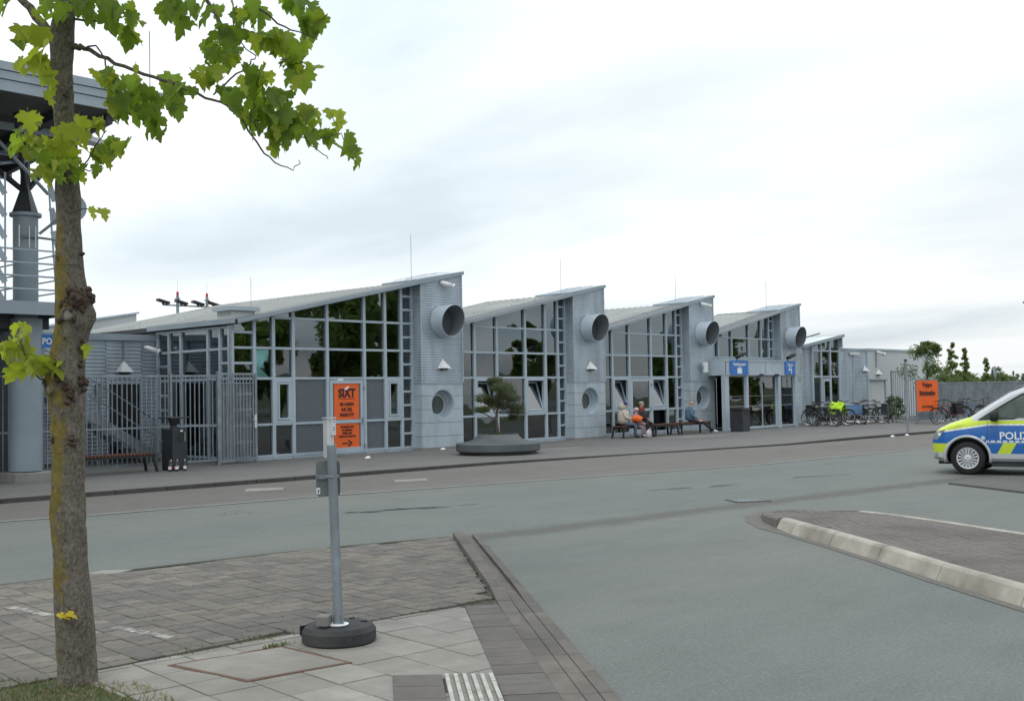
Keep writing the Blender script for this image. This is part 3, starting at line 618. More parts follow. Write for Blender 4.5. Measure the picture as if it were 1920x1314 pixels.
for i in range(n-1):
    (a, ha, k1), (b, hb, k2) = allp[i], allp[i+1]; a = Vector(a); b = Vector(b); d = (b-a).normalized(); na, nb = nrm_at(i), nrm_at(i+1); g = .006
    bat = .07 if k1 == 'n' else .02
    a0 = a+d*g; b0 = b-d*g
    vs = [(*a0, -.02), (*b0, -.02), (*(b0+nb*bat), hb-.02), (*(a0+na*bat), ha-.02), (*(b0+nb*(bat+.03)), hb), (*(a0+na*(bat+.03)), ha), (*(b0+nb*.17), hb), (*(a0+na*.17), ha), (*(b0+nb*.17), -.02), (*(a0+na*.17), -.02)]
    mb = MB(); mb.add(vs, [[0, 1, 2, 3], [3, 2, 4, 5], [5, 4, 6, 7], [7, 6, 8, 9], [0, 3, 5, 7, 9], [1, 8, 6, 4, 2]])
    mb.build('kerb_stone', m_kerblight if k1 == 'n' else (m_kerb if k1 == 't' else m_kerblight), isl)
gb_ = MB()
for i in range(n-1):
    a, b = Vector(allp[i][0]), Vector(allp[i+1][0]); na, nb = -nrm_at(i), -nrm_at(i+1); w0 = .22 if allp[i][2] == 't' else .10; w1 = .22 if allp[i+1][2] == 't' else .10
    if i > 14: continue
    gb_.add([(*a, .006), (*(a+na*w0), .005), (*(b+nb*w1), .005), (*b, .006)], [[0, 1, 2, 3]])
gb_.build('gutter_band', m_lane, isl)
mb = MB(); pl = [(*inner[i], allp[i][1]-.012) for i in range(n)]
# base as strips between near and far sides
cen = [((inner[i]+inner[n-1-i])/2) for i in range(n)]
mb.add([(*inner[i], allp[i][1]-.006) for i in range(n)], [[i, i+1, n-2-i, n-1-i] for i in range((n-1)//2)])
mb.build('island_bed', m_ispave, isl, fix=False)
# island pavers
ipoly = [tuple(v) for v in inner]; ang = R(40); ca, sa = math.cos(ang), math.sin(ang); cand = []
for i in range(-80, 120):
    for j in range(-60, 60):
        u = i*.205+(.1025 if j % 2 else 0); v = j*.105; x = 11.5+u*ca-v*sa; y = 4+u*sa+v*ca
        if -1 < y and all(in_poly(x+p*ca-q*sa, y+p*sa+q*ca, ipoly) for p, q in ((.09, .045), (-.09, .045), (.09, -.045), (-.09, -.045))): cand.append((x, y))
def iz(x, y):
    # height of the island surface: high along the near kerb, falling to the tip and the far side
    best = None; t = max(0, min(1, (y-6.8)/1.2)); dn = 9
    for i in range(len(near)-1):
        a = Vector(near[i]); b = Vector(near[i+1]); p = Vector((x, y)); d = (b-a); tt = max(0, min(1, (p-a).dot(d)/d.length_squared)); dn = min(dn, (p-a-d*tt).length)
    h_ = .15-.06*min(1, dn/2.2); return h_*(1-t)+.05*t
bm_ = MB()
bevprism(bm_, [(-.098, -.048), (.098, -.048), (.098, .048), (-.098, .048)], -.05, 0, .004); ob = bm_.build('paver', m_ispave); pme = ob.data; bpy.data.objects.remove(ob)
cand.sort(key=lambda p: p[0]**2+p[1]**2)
cv_ = [p for p in cand if abs((p[0]*Rt.x+p[1]*Rt.y)/(p[0]*Fw.x+p[1]*Fw.y)) < .47]; near_set = set(cv_[:180]); st = MB()
for (x, y) in cand:
    z = iz(x, y)+rr.uniform(-.002, .002)
    if (x, y) in near_set:
        o = obj('paver', pme, isl, (x, y, z)); o.rotation_euler = (rr.uniform(-.01, .01), rr.uniform(-.01, .01), ang)
    else: st.add([(x+v.co.x*ca-v.co.y*sa, y+v.co.x*sa+v.co.y*ca, z+v.co.z) for v in pme.vertices], [list(p.vertices) for p in pme.polygons])
tag(st.build('far_pavers', m_ispave, isl, fix=False), kind='stuff')
# low paved apron under the van
ap = [(20.35, 8.05), (19.25, 6.4), (17.6, 3.5), (16.6, .5), (22, -1), (23.6, 5.2), (22.6, 7.3), (21.4, 8.1)]
mb = MB(); mb.prism(ccw(ap), -.01, .035); struct(mb.build('paved_apron', m_band))

# ------------------------------------------------------------------ terminal building
YF = 25.6; YG = 26.0; MOD = 7.42
LV = [.19, .62, 1.06, 1.49, 1.91, 2.33, 2.75, 3.17, 3.59, 4.02, 4.44, 4.86]
term = thing('terminal_building', 'long silver-grey airport terminal with four sawtooth roofs and corrugated pillars', 'building')
def fb(XR, x): return 5.63-.2165*(XR-x)          # underside of the sloping fascia
def corr(name, x0, x1, z0, z1, y, par, pitch=.079, amp=.027, axis='X', top=None, m=m_clad):
    mb = MB(); n = int((z1-z0)/pitch*4); pts = []
    for k in range(n+1):
        z = z0+(z1-z0)*k/n; ph = k % 4; pts.append((z, amp if ph in (1, 2) else -amp*.2 if ph == 0 else -amp*.2))
    vs = []
    for z, d in pts:
        if axis == 'X': vs += [(x0, y-d, z), (x1, y-d, z)]
        else: vs += [(y-d, x0, z), (y-d, x1, z)]
    mb.add(vs, [[2*i, 2*i+1, 2*i+3, 2*i+2] for i in range(len(pts)-1)])
    o = mb.build(name, m, par, fix=False)
    if top:
        bm = bmesh.new(); bm.from_mesh(o.data); no = Vector((-top[1], 0, 1)) if axis == 'X' else Vector((0, -top[1], 1))
        co = Vector((top[0][0], 0, top[0][1])) if axis == 'X' else Vector((0, top[0][0], top[0][1]))
        bmesh.ops.bisect_plane(bm, geom=bm.verts[:]+bm.edges[:]+bm.faces[:], plane_co=co, plane_no=no, clear_outer=True); bm.to_mesh(o.data); bm.free()
    return o
def pane(x0, x1, z0, z1a, z1b, y, par, m, name='glass_pane', t=.012):
    return MB().xz([(x0, z0), (x1, z0), (x1, z1b), (x0, z1a)], y, y+t).build(name, m, par)

# shared lower-pillar panels, cut for the round porthole (one set of meshes, reused on each pillar)
PWD = 1.8; HC = (-.90, 1.47); HR = .475
def cyl_cutter(r, y0, y1, cx_, cz):
    mb = MB(); mb.lathe([(r, y0), (r, y1)], 40, (cx_, 0, cz), 'Y'); return mb.build('cut', m_black)
panel_me = []
rows = [PZ+.06, .50, .92, 1.34, 1.755, 2.15]
cut = cyl_cutter(HR, -1, 1, *HC)
for i in range(5):
    z0, z1 = rows[i]+.005, rows[i+1]-.005
    split = [-1.8, -.62, 0] if i % 2 else [-1.8, -1.18, 0]
    for a, b in zip(split, split[1:]):
        mb = MB(); mb.box(a+.003, b-.003, 0, .035, z0, z1); o = mb.build('p', m_panel)
        if .99 < z1 and z0 < 1.95: bool_cut(o, cut)
        me = o.data; bpy.data.objects.remove(o); panel_me.append(me)
bpy.data.objects.remove(cut)
mbp = MB(); mbp.lathe([(HR+.035, -.006), (HR+.035, .004), (HR-.002, .004), (HR-.002, .20), (.38, .20), (.38, .26), (.29, .26), (.27, .30)], 40, (0, 0, 0), 'Y', caps=False)
port_me = mbp.build('q', m_panel); smooth_angle(port_me, 35); pm = port_me.data; bpy.data.objects.remove(port_me)
# vent tube with slanted mouth (outer and inner skin)
TR = .5; vs = []; fs = []; NT = 48
for ring, (r_, base) in enumerate([(TR, True), (TR, False), (TR-.02, False), (TR-.02, True)]):
    for k in range(NT):
        t = 2*math.pi*k/NT; x = r_*math.cos(t); z = r_*math.sin(t)
        yy = 0 if base else -(.52+.11*math.sin(t))
        if ring == 3: yy = -.02
        vs.append((x, yy, z))
for i in range(3):
    for k in range(NT): fs.append([i*NT+k, i*NT+(k+1) % NT, (i+1)*NT+(k+1) % NT, (i+1)*NT+k])
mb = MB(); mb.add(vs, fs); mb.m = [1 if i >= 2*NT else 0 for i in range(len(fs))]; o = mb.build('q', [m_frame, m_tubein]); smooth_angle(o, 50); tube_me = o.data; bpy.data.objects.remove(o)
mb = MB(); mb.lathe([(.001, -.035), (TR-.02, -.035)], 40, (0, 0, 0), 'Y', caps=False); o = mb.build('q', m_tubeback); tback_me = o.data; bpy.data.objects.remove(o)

def pillar(XR, sidewall=True):
    XL = XR-PWD
    s = .2165
    corr('corrugated_cladding', XL, XR, 2.17, 5.66, YF, term, top=((XR, 5.63), s))
    corr('corrugated_cladding', YF, YG+.02, 2.17, 5.3, XL, term, axis='Y', top=None)
    MB().box(XL-.012, XL+.02, YF-.03, YF+.01, 2.15, fb(XR, XL)).build('corner_trim', m_frame, term)
    MB().box(XR-.02, XR+.015, YF-.03, YF+.02, 2.15, fb(XR, XR)).build('corner_trim', m_frame, term)
    for me in panel_me: obj('cladding_panel', me, term, (XR, YF, 0))
    # left return of the lower pillar, core of the pillar
    for i in range(5): MB().box(XL-.0, XL+.03, YF+.037, YG, rows[i]+.005, rows[i+1]-.005).build('return_panel', m_panel, term)
    MB().box(XL-.02, XR+.02, YF-.03, YG, 2.145, 2.172).build('drip_strip', m_frame, term)
    core = MB(); core.box(XL+.03, XR-.004, YF+.30, YG+1.2, PZ, 2.1); core.xz([(XL+.03, 2.1), (XR-.004, 2.1), (XR-.004, 5.6), (XL+.03, 5.2)], YF+.32, YG+1.2); core.build('pillar_core', m_panel, term)
    # jamb returns of the right side
    MB().box(XR-.035, XR, YF+.037, YG+.9, PZ, 5.58).build('pillar_side', m_panel, term)
    obj('porthole_frame', pm, term, (XR+HC[0], YF, HC[1]))
    mb_ = MB(); mb_.lathe([(.001, .27), (.30, .27)], 32, (XR+HC[0], YF, HC[1]), 'Y', caps=False); mb_.build('porthole_glass', mat('porthole_dark', (.045, .06, .06), .25, 0, (.075, .095, .09), 3), term)
    mb_ = MB(); mb_.lathe([(.001, .285), (.36, .285)], 32, (XR+HC[0], YF, HC[1]), 'Y', caps=False); mb_.build('porthole_back', m_int, term)
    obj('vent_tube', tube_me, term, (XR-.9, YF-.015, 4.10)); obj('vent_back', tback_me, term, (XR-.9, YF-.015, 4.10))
    mb_ = MB(); mb_.box(XL-.03, XR+.02, YF-.02, YG, .0, PZ+.06); mb_.build('plinth', m_conc, term)

def mull(x, z0, z1, w_=.10, y=None, nm='mullion'):
    y = YG if y is None else y
    return MB().box(x-w_/2, x+w_/2, y-.06, y+.09, z0, z1).build(nm, m_frame, term)
def tran(x0, x1, z, h=.066):
    return MB().box(x0, x1, YG-.045, YG+.07, z-h/2, z+h/2).build('transom', m_frame, term)

def bay(XR, cols, ladder, spec, zmin=.19, ladder_left=None):
    """cols: mullion x positions left to right; glass between. spec[(col, band)] -> kind"""
    x_end = XR-PWD
    def top(x): return fb(XR, x)-.05
    for i in range(len(cols)-1):
        x0, x1 = cols[i]+.05, cols[i+1]-.05
        lad = (i == len(cols)-2) or (ladder_left is not None and i == ladder_left)
        lv = [z for z in (LV if lad else [.19, 1.06, 2.33, 3.17, 4.02]) if z >= zmin-.01]
        if not lad and zmin > 1: lv = [z for z in lv if z >= zmin-.01]
        if i < len(cols)-1:
            pass
        lv = [z for z in lv if z < top(x1)-.16]
        if not lad and lv and lv[-1] > top(x0)-.12 : lv = lv[:-1] if lv[-1] > top(x0)-.03 else lv
        for j, z in enumerate(lv):
            kd_ = spec.get((i, j), 'glass') if not lad else 'glass'
            if kd_ == 'skip_t' : continue
            tran(x0, x1, z)
        for j, z in enumerate(lv):
            z0 = z+.033; last = j == len(lv)-1
            za = top(x0) if last else lv[j+1]-.033; zb = top(x1) if last else lv[j+1]-.033
            kd_ = 'glass' if lad else spec.get((i, round(z, 2)), 'glass')
            if kd_ == 'open': continue
            if kd_ == 'opaque': pane(x0, x1, z0, za, zb, YG+.0, term, m_opaque, 'infill_panel', .03); continue
            if kd_ in ('window', 'tilt'):
                fw = .075
                fr_ = MB(); fr_.box(x0, x0+fw, YG-.05, YG+.05, z0, za); fr_.box(x1-fw, x1, YG-.05, YG+.05, z0, za); fr_.box(x0+fw, x1-fw, YG-.05, YG+.05, z0, z0+fw); fr_.box(x0+fw, x1-fw, YG-.05, YG+.05, za-fw, za); fr_.build('window_frame', m_frame, term)
                if kd_ == 'window':
                    s_w = .05; a0, a1, b0, b1 = x0+fw+.01, x1-fw-.01, z0+fw+.01, za-fw-.01
                    sf = MB(); sf.box(a0, a0+s_w, YG-.065, YG+.03, b0, b1); sf.box(a1-s_w, a1, YG-.065, YG+.03, b0, b1); sf.box(a0+s_w, a1-s_w, YG-.065, YG+.03, b0, b0+s_w); sf.box(a0+s_w, a1-s_w, YG-.065, YG+.03, b1-s_w, b1); sf.build('window_sash', m_frame, term)
                    pane(a0+s_w, a1-s_w, b0+s_w, b1-s_w, b1-s_w, YG-.01, term, m_glassd)
                else:
                    a0, a1, b0, b1 = x0+fw+.01, x1-fw-.01, z0+fw+.01, za-fw-.01; s_w = .045; H_ = b1-b0
                    sash = MB(); sash.box(a0, a0+s_w, -.03, .03, 0, H_); sash.box(a1-s_w, a1, -.03, .03, 0, H_); sash.box(a0+s_w, a1-s_w, -.03, .03, 0, s_w); sash.box(a0+s_w, a1-s_w, -.03, .03, H_-s_w, H_)
                    so_ = sash.build('tilted_sash', m_frame, term, loc=(0, YG, b0)); so_.rotation_euler = (R(-17), 0, 0)
                    gp = MB(); gp.box(a0+s_w, a1-s_w, -.006, .006, s_w, H_-s_w); g_ = gp.build('sash_glass', m_glasss, so_)
                continue
            pane(x0, x1, z0, za, zb, YG+.01, term, m_glass if z < 3.0 else m_glassd)
    for i, x in enumerate(cols):
        if i == len(cols)-1: MB().box(x-.09, x, YG-.06, YG+.09, zmin-.07, top(x)).build('mullion', m_frame, term)
        elif i == 0: MB().box(x, x+.09, YG-.06, YG+.09, zmin-.07, top(x)).build('mullion', m_frame, term)
        else: mull(x, zmin-.07, top(x))
    # sloping head rail and sill
    MB().xz([(cols[0], top(cols[0])), (cols[-1], top(cols[-1])), (cols[-1], fb(XR, cols[-1])+.02), (cols[0], fb(XR, cols[0])+.02)], YG-.05, YG+.08).build('head_rail', m_frame, term)
    MB().box(cols[0], cols[-1], YG-.03, YG+.08, zmin-.12, zmin-.02).build('sill_rail', m_frame, term)
    if zmin < 1:
        MB().box(cols[0], cols[-1], YG-.02, YG+.3, -.02, zmin-.12).build('plinth', m_conc, term)

def fascia(XR, XL):
    zt = lambda x: fb(XR, x)+.105+.0*(x)
    xs = [XL]; 
    L_ = XR+.05-XL; n = max(1, round(L_/2.45))
    for k in range(n):
        a = XL+L_*k/n+.003; b = XL+L_*(k+1)/n-.003
        MB().xz([(a, fb(XR, a)), (b, fb(XR, b)), (b, zt(b)), (a, zt(a))], YF-.09, YF-.06).build('fascia_board', m_fascia, term)
    MB().xz([(XL, fb(XR, XL)+.02), (XR+.05, fb(XR, XR+.05)+.02), (XR+.05, zt(XR+.05)-.01), (XL, zt(XL)-.01)], YF-.06, YG+.4).build('eaves_box', m_dark, term)
def roof(XR, XL, xe, Yb, drop=.05):
    # ribbed sheet: ribs run up the slope
    mb_ = MB(); z = lambda x: fb(XR, x)+.12-drop; n = int((Yb-YF)/.15); vs = []
    prof = []
    for k in range(n*4+1):
        y = YF-.06+(Yb-YF+.06)*k/(n*4); prof.append((y, .028 if k % 4 in (1, 2) and (k//4) % 2 == 0 else 0))
    for y, d in prof: vs += [(XL, y, z(XL)+d), (xe, y, z(xe)+d)]
    mb_.add(vs, [[2*i, 2*i+1, 2*i+3, 2*i+2] for i in range(len(prof)-1)]); mb_.build('roof_sheet', m_roof, term, fix=False)
    MB().xz([(XL, z(XL)-.12), (xe, z(xe)-.12), (xe, z(xe)-.01), (XL, z(XL)-.01)], YF+.45, Yb).build('roof_deck', m_dark, term)
    rs = MB(); rr_ = random.Random(int(XR))
    for k in range(22):
        x = rr_.choice([XL+.6, XL+2, XL+3.6, xe-1.2]); y = YF+.2+rr_.random()*(Yb-YF-.4); rs.box(x-.012, x+.012, y-.012, y+.012, z(x)+.02, z(x)+.05)
    tag(rs.build('roof_fasteners', m_galv, term), kind='stuff')

mods = [25.4, 32.82, 40.24, 47.66]
std = [-5.62, -4.7, -3.63, -2.2, -1.13, -.45, 0]
for n_, XR in enumerate(mods):
    pillar(XR); PL = XR-PWD
    if n_ == 0:
        cols = [17.0, 17.74, 18.37, 19.04, 20.24, 21.63, 22.45, 23.11, 23.6]
        spec = {(2, 1.06): 'window', (3, .19): 'opaque', (3, 1.06): 'opaque', (5, .19): 'opaque', (5, 1.06): 'opaque', (6, 1.06): 'window', (4, .19): 'open', (4, 1.06): 'open'}
        bay(XR, cols, True, spec, ladder_left=0); fascia(XR, 16.93); roof(XR, 16.95, 23.75, 37)
    else:
        cols = [PL+s for s in std]
        spec = {(1, 1.06): 'tilt', (3, 1.06): 'tilt'}
        if n_ == 2: spec[(2, .19)] = 'open'; spec[(2, 1.06)] = 'open'
        if n_ == 3: bay(XR, cols, True, {}, zmin=3.17)
        else: bay(XR, cols, True, spec)
        fascia(XR, XR-MOD+.06); roof(XR, XR-MOD, PL+.15, 30)
    # raised cap behind the fascia over the pillar
    MB().xz([(PL-.1, fb(XR, PL-.1)+.02), (XR+.03, fb(XR, XR+.03)+.02), (XR+.03, fb(XR, XR+.03)+.11), (PL-.1, fb(XR, PL-.1)+.16)], YF-.05, YG+1.3).build('pillar_cap', m_fascia, term)
    rg_ = MB(); zc = fb(XR, PL)+.2
    for y in (YF+.25, YF+.8): rg_.tube([(PL-.35, y, zc-.16), (PL-.35, y, zc-.05), (PL+.9, y, zc+.22), (XR-.3, y, zc+.28)], .007, 5)
    rg_.build('roof_conductor', m_galv, term)
    # side wall of the pillar block above the next roof, and the clerestory behind it
    ext = 37 if n_ == 0 else 30
    MB().xz([(XR-1.64, 3.9), (XR-1.5, 3.9), (XR-1.5, fb(XR, XR-1.6)+.03), (XR-1.64, fb(XR, XR-1.64)+.03)], YG+1.3, ext).build('clerestory_wall', m_panel, term)
# lightning rods
for XR, h_ in zip(mods, (1.45, 1.25, 1.2, 1.3)):
    mb = MB(); zb = fb(XR, XR-1.3)+.12; mb.tube([(XR-1.25, YF+1.0, zb), (XR-1.25, YF+1.0, zb+h_)], .008, 5); tag(mb.build('lightning_rod', m_galv), 'thin lightning rod on the sawtooth roof, %s from the left' % ('first', 'second', 'third', 'fourth')[mods.index(XR)], 'lightning rod', 'lightning rods on the roofs')
mb = MB(); mb.tube([(20.4, 30, 4.7), (20.4, 30, 5.62)], .008, 5); mb.box(20.1, 20.7, 29.8, 30.2, 4.6, 4.66); tag(mb.build('lightning_rod', m_galv), 'short lightning rod on the low left end of the roof beside the box', 'lightning rod', 'lightning rods on the roofs')
mb = MB(); mb.box(17.25, 18.0, 26.3, 27.0, 3.8, 4.20); mb.build('chimney_box', m_wallw, term); mb = MB(); mb.box(17.15, 18.12, 26.2, 27.1, 4.20, 4.31); mb.build('chimney_cap', m_frame, term)

# orange posters door (module 1) and door of module 3
def door(x0, x1, y, z0, z1, par, mid, m_lo, m_hi, fw=.11):
    d = MB(); d.box(x0, x0+fw, y-.06, y+.03, z0, z1); d.box(x1-fw, x1, y-.06, y+.03, z0, z1); d.box(x0+fw, x1-fw, y-.06, y+.03, z0, z0+.17); d.box(x0+fw, x1-fw, y-.06, y+.03, z1-fw, z1); d.box(x0+fw, x1-fw, y-.06, y+.03, mid-.05, mid+.05)
    do = d.build('door', m_frame, par)
    MB().box(x0+fw, x1-fw, y-.02, y, z0+.17, mid-.05).build('door_panel', m_lo, do); MB().box(x0+fw, x1-fw, y-.02, y, mid+.05, z1-fw).build('door_panel', m_hi, do)
    h = MB(); h.tube([(x1-.05, y-.06, mid+.02), (x1-.05, y-.12, mid+.02), (x1-.14, y-.12, mid+.02)], .01, 6); h.box(x1-.07, x1-.03, y-.075, y-.06, mid-.1, mid+.1); h.build('door_handle', m_galv, do)
    for z in (z0+.15, z1-.3): MB().box(x1-.01, x1+.03, y-.09, y-.05, z, z+.1).build('hinge', m_galv, do)
    return do
dd = door(20.31, 21.56, YG-.0, .13, 2.28, term, 1.06, m_opaque, m_opaque)
yq = YG-.034
MB().box(20.47, 21.40, yq-.006, yq, 1.12, 2.17).build('poster', m_orange, dd)
MB().box(20.47, 21.40, yq-.006, yq, .30, 1.0).build('poster', m_orange, dd)
yt = yq-.012
text('lettering', 'SIXT', .34, m_ink, dd, (20.94, yt, 1.78), bold=.014, sx=.92)
text('lettering', 'rent a car and more, book online', .045, m_ink, dd, (20.94, yt, 1.715))
for k, s in enumerate(['SIE HABEN', 'IHR ZIEL', 'ERREICHT!']): text('lettering', s, .135, m_ink, dd, (20.94, yt, 1.52-.155*k), bold=.004, sx=.82)
for k, s in enumerate(['SIE FINDEN UNS', 'IM TERMINAL', 'NEBEN DEM', 'CHECK-IN SCHALTER']): text('lettering', s, .078, m_ink, dd, (20.94, yt, .875-.092*k), bold=.003, sx=.85)
mb = MB(); mb.box(20.74, 21.0, yt-.003, yt, .405, .435); mb.xz([(20.95, .52), (21.0, .52), (21.14, .42), (21.0, .32), (20.95, .32), (21.06, .42)], yt-.003, yt); mb.build('arrow', m_ink, dd)
mb = MB(); mb.xz([(20.83, 2.0), (20.9, 2.06), (21.02, 2.1), (21.0, 2.03), (20.9, 1.98)], yt-.009, yt-.005); mb.build('torn_patch', m_signw, dd)
PL3 = mods[2]-PWD
door(PL3-3.58, PL3-2.25, YG, .13, 2.28, term, 1.06, m_glass, m_glass)
# yellow notice hanging inside the upper glazing of module 1
mb = MB(); mb.box(21.95, 22.32, YG+.03, YG+.05, 2.74, 2.97); o = mb.build('notice', mat('yellow_notice', (.62, .62, .04), .5), term); text('lettering', 'Mietwagen', .07, m_ink, o, (22.13, YG+.025, 2.83))
# left end wall, glazed, receding from the corner
XS = 17.0
ys = [25.98, 26.42, 27.02, 28.41, 29.05, 29.68]
for i, y in enumerate(ys): MB().box(XS-.06, XS+.08, y-.05, y+.05, .1, 3.74).build('mullion', m_frame, term)
for i in range(len(ys)-1):
    lad = i in (0, 4); lv = (LV[:8] if lad else [.19, 1.06, 2.33, 3.14]); lv = [z if abs(z-3.17) > .02 else 3.14 for z in lv]
    for j, z in enumerate(lv):
        MB().box(XS-.045, XS+.06, ys[i]+.05, ys[i+1]-.05, z-.033, z+.033).build('transom', m_frame, term)
        zt_ = lv[j+1]-.033 if j < len(lv)-1 else 3.70
        MB().box(XS, XS+.012, ys[i]+.05, ys[i+1]-.05, z+.033, zt_).build('glass_pane', m_glassd, term)
MB().box(XS-.05, XS+.08, 25.93, 29.73, 3.69, 3.79).build('head_rail', m_frame, term)
MB().box(XS-.02, XS+.2, 25.93, 29.73, -.02, .13).build('plinth', m_conc, term)
MB().box(16.80, 16.84, 25.51, 30.0, 3.79, 3.93).build('fascia_board', m_fascia, term)
MB().box(16.84, 16.99, 25.55, 37, 3.77, 3.90).build('eaves_box', m_dark, term)
mb = MB(); mb.box(16.90, 17.02, 25.86, 25.97, .08, 3.76); mb.build('corner_post', m_frame, term)
mb = MB(); mb.tube([(16.88, 25.80, .1), (16.88, 25.80, 3.74)], .03, 8); mb.build('downpipe', m_galv, term)
# inside: floors, back walls, desks, ceiling
MB().box(17.2, 47.7, YG+.3, 29.8, -.02, .1).build('interior_floor', m_intfloor, term); MB().box(17.2, 25.2, 29.8, 36.9, -.02, .1).build('interior_floor', m_intfloor, term)
MB().xz([(17.1, 0), (23.7, 0), (23.7, 5.1), (17.1, 3.7)], 36.8, 37).build('back_wall', m_int, term); MB().box(23.6, 23.75, 29.9, 36.8, 0, 5.1).build('back_wall', m_int, term)
for XR in mods[1:]: MB().xz([(XR-MOD+.02, 0), (XR-PWD+.1, 0), (XR-PWD+.1, fb(XR, XR-PWD)-.1), (XR-MOD+.02, fb(XR, XR-MOD)-.1)], 29.8, 29.95).build('back_wall', m_int, term)
MB().box(17.0, 17.15, 29.75, 37, 0, 3.8).build('end_wall', m_int, term); MB().box(47.5, 47.66, YG+.9, 30, 0, 5.5).build('end_wall', m_int, term)
for x in (23.9, 31.3, 38.7): MB().box(x, x+.12, YG+1.3, 29.8, .1, 5.0).build('partition', m_int, term)
m_green = mat('green_interior', (.14, .30, .23), .7, 0, (.22, .38, .28), .8); m_inlight = mat('interior_pale', (.42, .47, .45), .7)
for k, (x0, x1, y0, y1, z1, m) in enumerate([(18.2, 19.6, 27.6, 28.0, 2.0, m_green), (20, 23, 28.6, 29.2, 1.1, m_inlight), (26.2, 28.2, 28.2, 28.8, 1.15, m_green), (29.0, 31.6, 28.6, 29.2, 1.9, m_int), (34, 36, 28.3, 28.9, 1.2, m_green), (36.6, 38.4, 28.9, 29.4, 2.1, m_inlight), (26.5, 31.5, 29.3, 29.6, 2.9, m_inlight)]):
    tag(MB().box(x0, x1, y0, y1, .1, z1).build('service_counter', m), ['tall green block inside the glass left of the orange door', 'pale low counter inside behind the orange poster door', 'green low counter inside the second bay, left side', 'grey high counter inside the second bay, right side', 'green low counter inside the third bay behind the seated group', 'pale tall cabinet inside the third bay by its right pillar', 'wide pale rear screen high inside the second bay'][k], 'counter')

m_curtain = mat('pale_blind', (.45, .50, .48), .8)
for x0, x1, z0, z1 in ((26.5, 27.3, 1.2, 2.2), (29.3, 29.8, .3, 2.2), (35.0, 36.0, 2.4, 3.0), (21.8, 22.3, .3, .8), (18.5, 19.0, .3, .9)):
    for k in range(int((x1-x0)/.09)): MB().box(x0+k*.09, x0+k*.09+.07, YG+.42, YG+.43, z0, z1).build('blind_slat', m_curtain, term)
# roller: portal with sliding doors
PY = 24.75; PX0, PX1 = 39.72, 45.8
por = thing('entrance_portal', 'boxy grey entrance porch with glass doors and blue signs', 'entrance')
fz0, fz1 = 2.39, 2.97
MB().box(PX0, PX1, PY+.02, YF-.04, fz0, fz1-.02).build('porch_roof', m_dark, por); MB().box(40.27, PX1, YF-.04, YG-.07, fz0, fz1-.02).build('porch_roof', m_dark, por)
MB().box(PX0-.02, PX0+.02, PY, YF-.04, fz0-.02, fz1).build('side_fascia', m_frame, por)
MB().box(PX1-.02, PX1+.02, PY, YG-.07, fz0-.02, fz1).build('side_fascia', m_frame, por)
MB().box(PX0, PX1, PY-.03, PY+.02, fz0-.02, fz0+.02).build('fascia_edge', m_frame, por); MB().box(PX0, PX1, PY-.03, PY+.02, fz1-.02, fz1+.03).build('fascia_edge', m_frame, por)
segs = [(39.78, 40.08, 'c'), (41.46, 41.62, 'p'), (41.62, 42.95, 'p'), (42.95, 43.4, 'c'), (43.4, 44.4, 'p'), (44.4, 44.62, 'p'), (45.5, 45.78, 'c')]
for a, b, t in segs:
    if t == 'p': MB().box(a+.01, b-.01, PY, PY+.02, fz0+.02, fz1-.02).build('fascia_panel', m_frame, por)
    else: corr('corrugated_strip', a, b, fz0+.02, fz1-.02, PY, por, pitch=.09, amp=.015)
def bsign(x0, x1, txt, icon, lb):
    t = thing('blue_sign', lb, 'sign'); MB().box(x0, x1, PY-.05, PY-.01, fz0-.0, fz1+.02).build('sign_board', m_blue, t)
    text('lettering', txt, .17 if len(txt) > 9 else .15, m_signw, t, ((x0+x1)/2, PY-.054, fz1-.19), bold=.004, sx=.95)
    cx_ = (x0+x1)/2; mb_ = MB(); y0, y1 = PY-.056, PY-.05
    if icon == 'case':
        mb_.box(cx_-.18, cx_+.18, y0, y1, fz0+.05, fz0+.28); mb_.box(cx_-.07, cx_-.045, y0, y1, fz0+.28, fz0+.34); mb_.box(cx_+.045, cx_+.07, y0, y1, fz0+.28, fz0+.34); mb_.box(cx_-.07, cx_+.07, y0, y1, fz0+.33, fz0+.355)
    else:
        for dx_ in (-.11, .05): mb_.lathe([(.001, y0), (.035, y0), (.035, y1)], 12, (cx_+dx_, 0, fz0+.33), 'Y'); mb_.xz([(cx_+dx_-.06, fz0+.18), (cx_+dx_+.06, fz0+.18), (cx_+dx_+.04, fz0+.28), (cx_+dx_-.04, fz0+.28)], y0, y1)
        mb_.box(cx_-.02, cx_+.14, y0, y1, fz0+.12, fz0+.15); mb_.box(cx_+.04, cx_+.08, y0, y1, fz0+.04, fz0+.12)
    mb_.build('pictogram', m_signw, t)
bsign(40.08, 41.46, 'Gepäckausgabe', 'case', 'blue luggage sign with suitcase symbol on the left of the porch')
bsign(44.62, 45.5, 'Check-in', 'desk', 'smaller blue sign with check-in symbol on the right of the porch')
for a, b in ((39.72, 40.02), (41.40, 41.56), (44.05, 44.28), (45.55, 45.8)): MB().box(a, b, PY+.02, PY+.2, PZ, fz0-.02).build('porch_post', m_frame, por)
MB().box(PX1-.06, PX1, PY+.2, YG-.07, PZ, fz0-.02).build('porch_side_panel', m_frame, por)
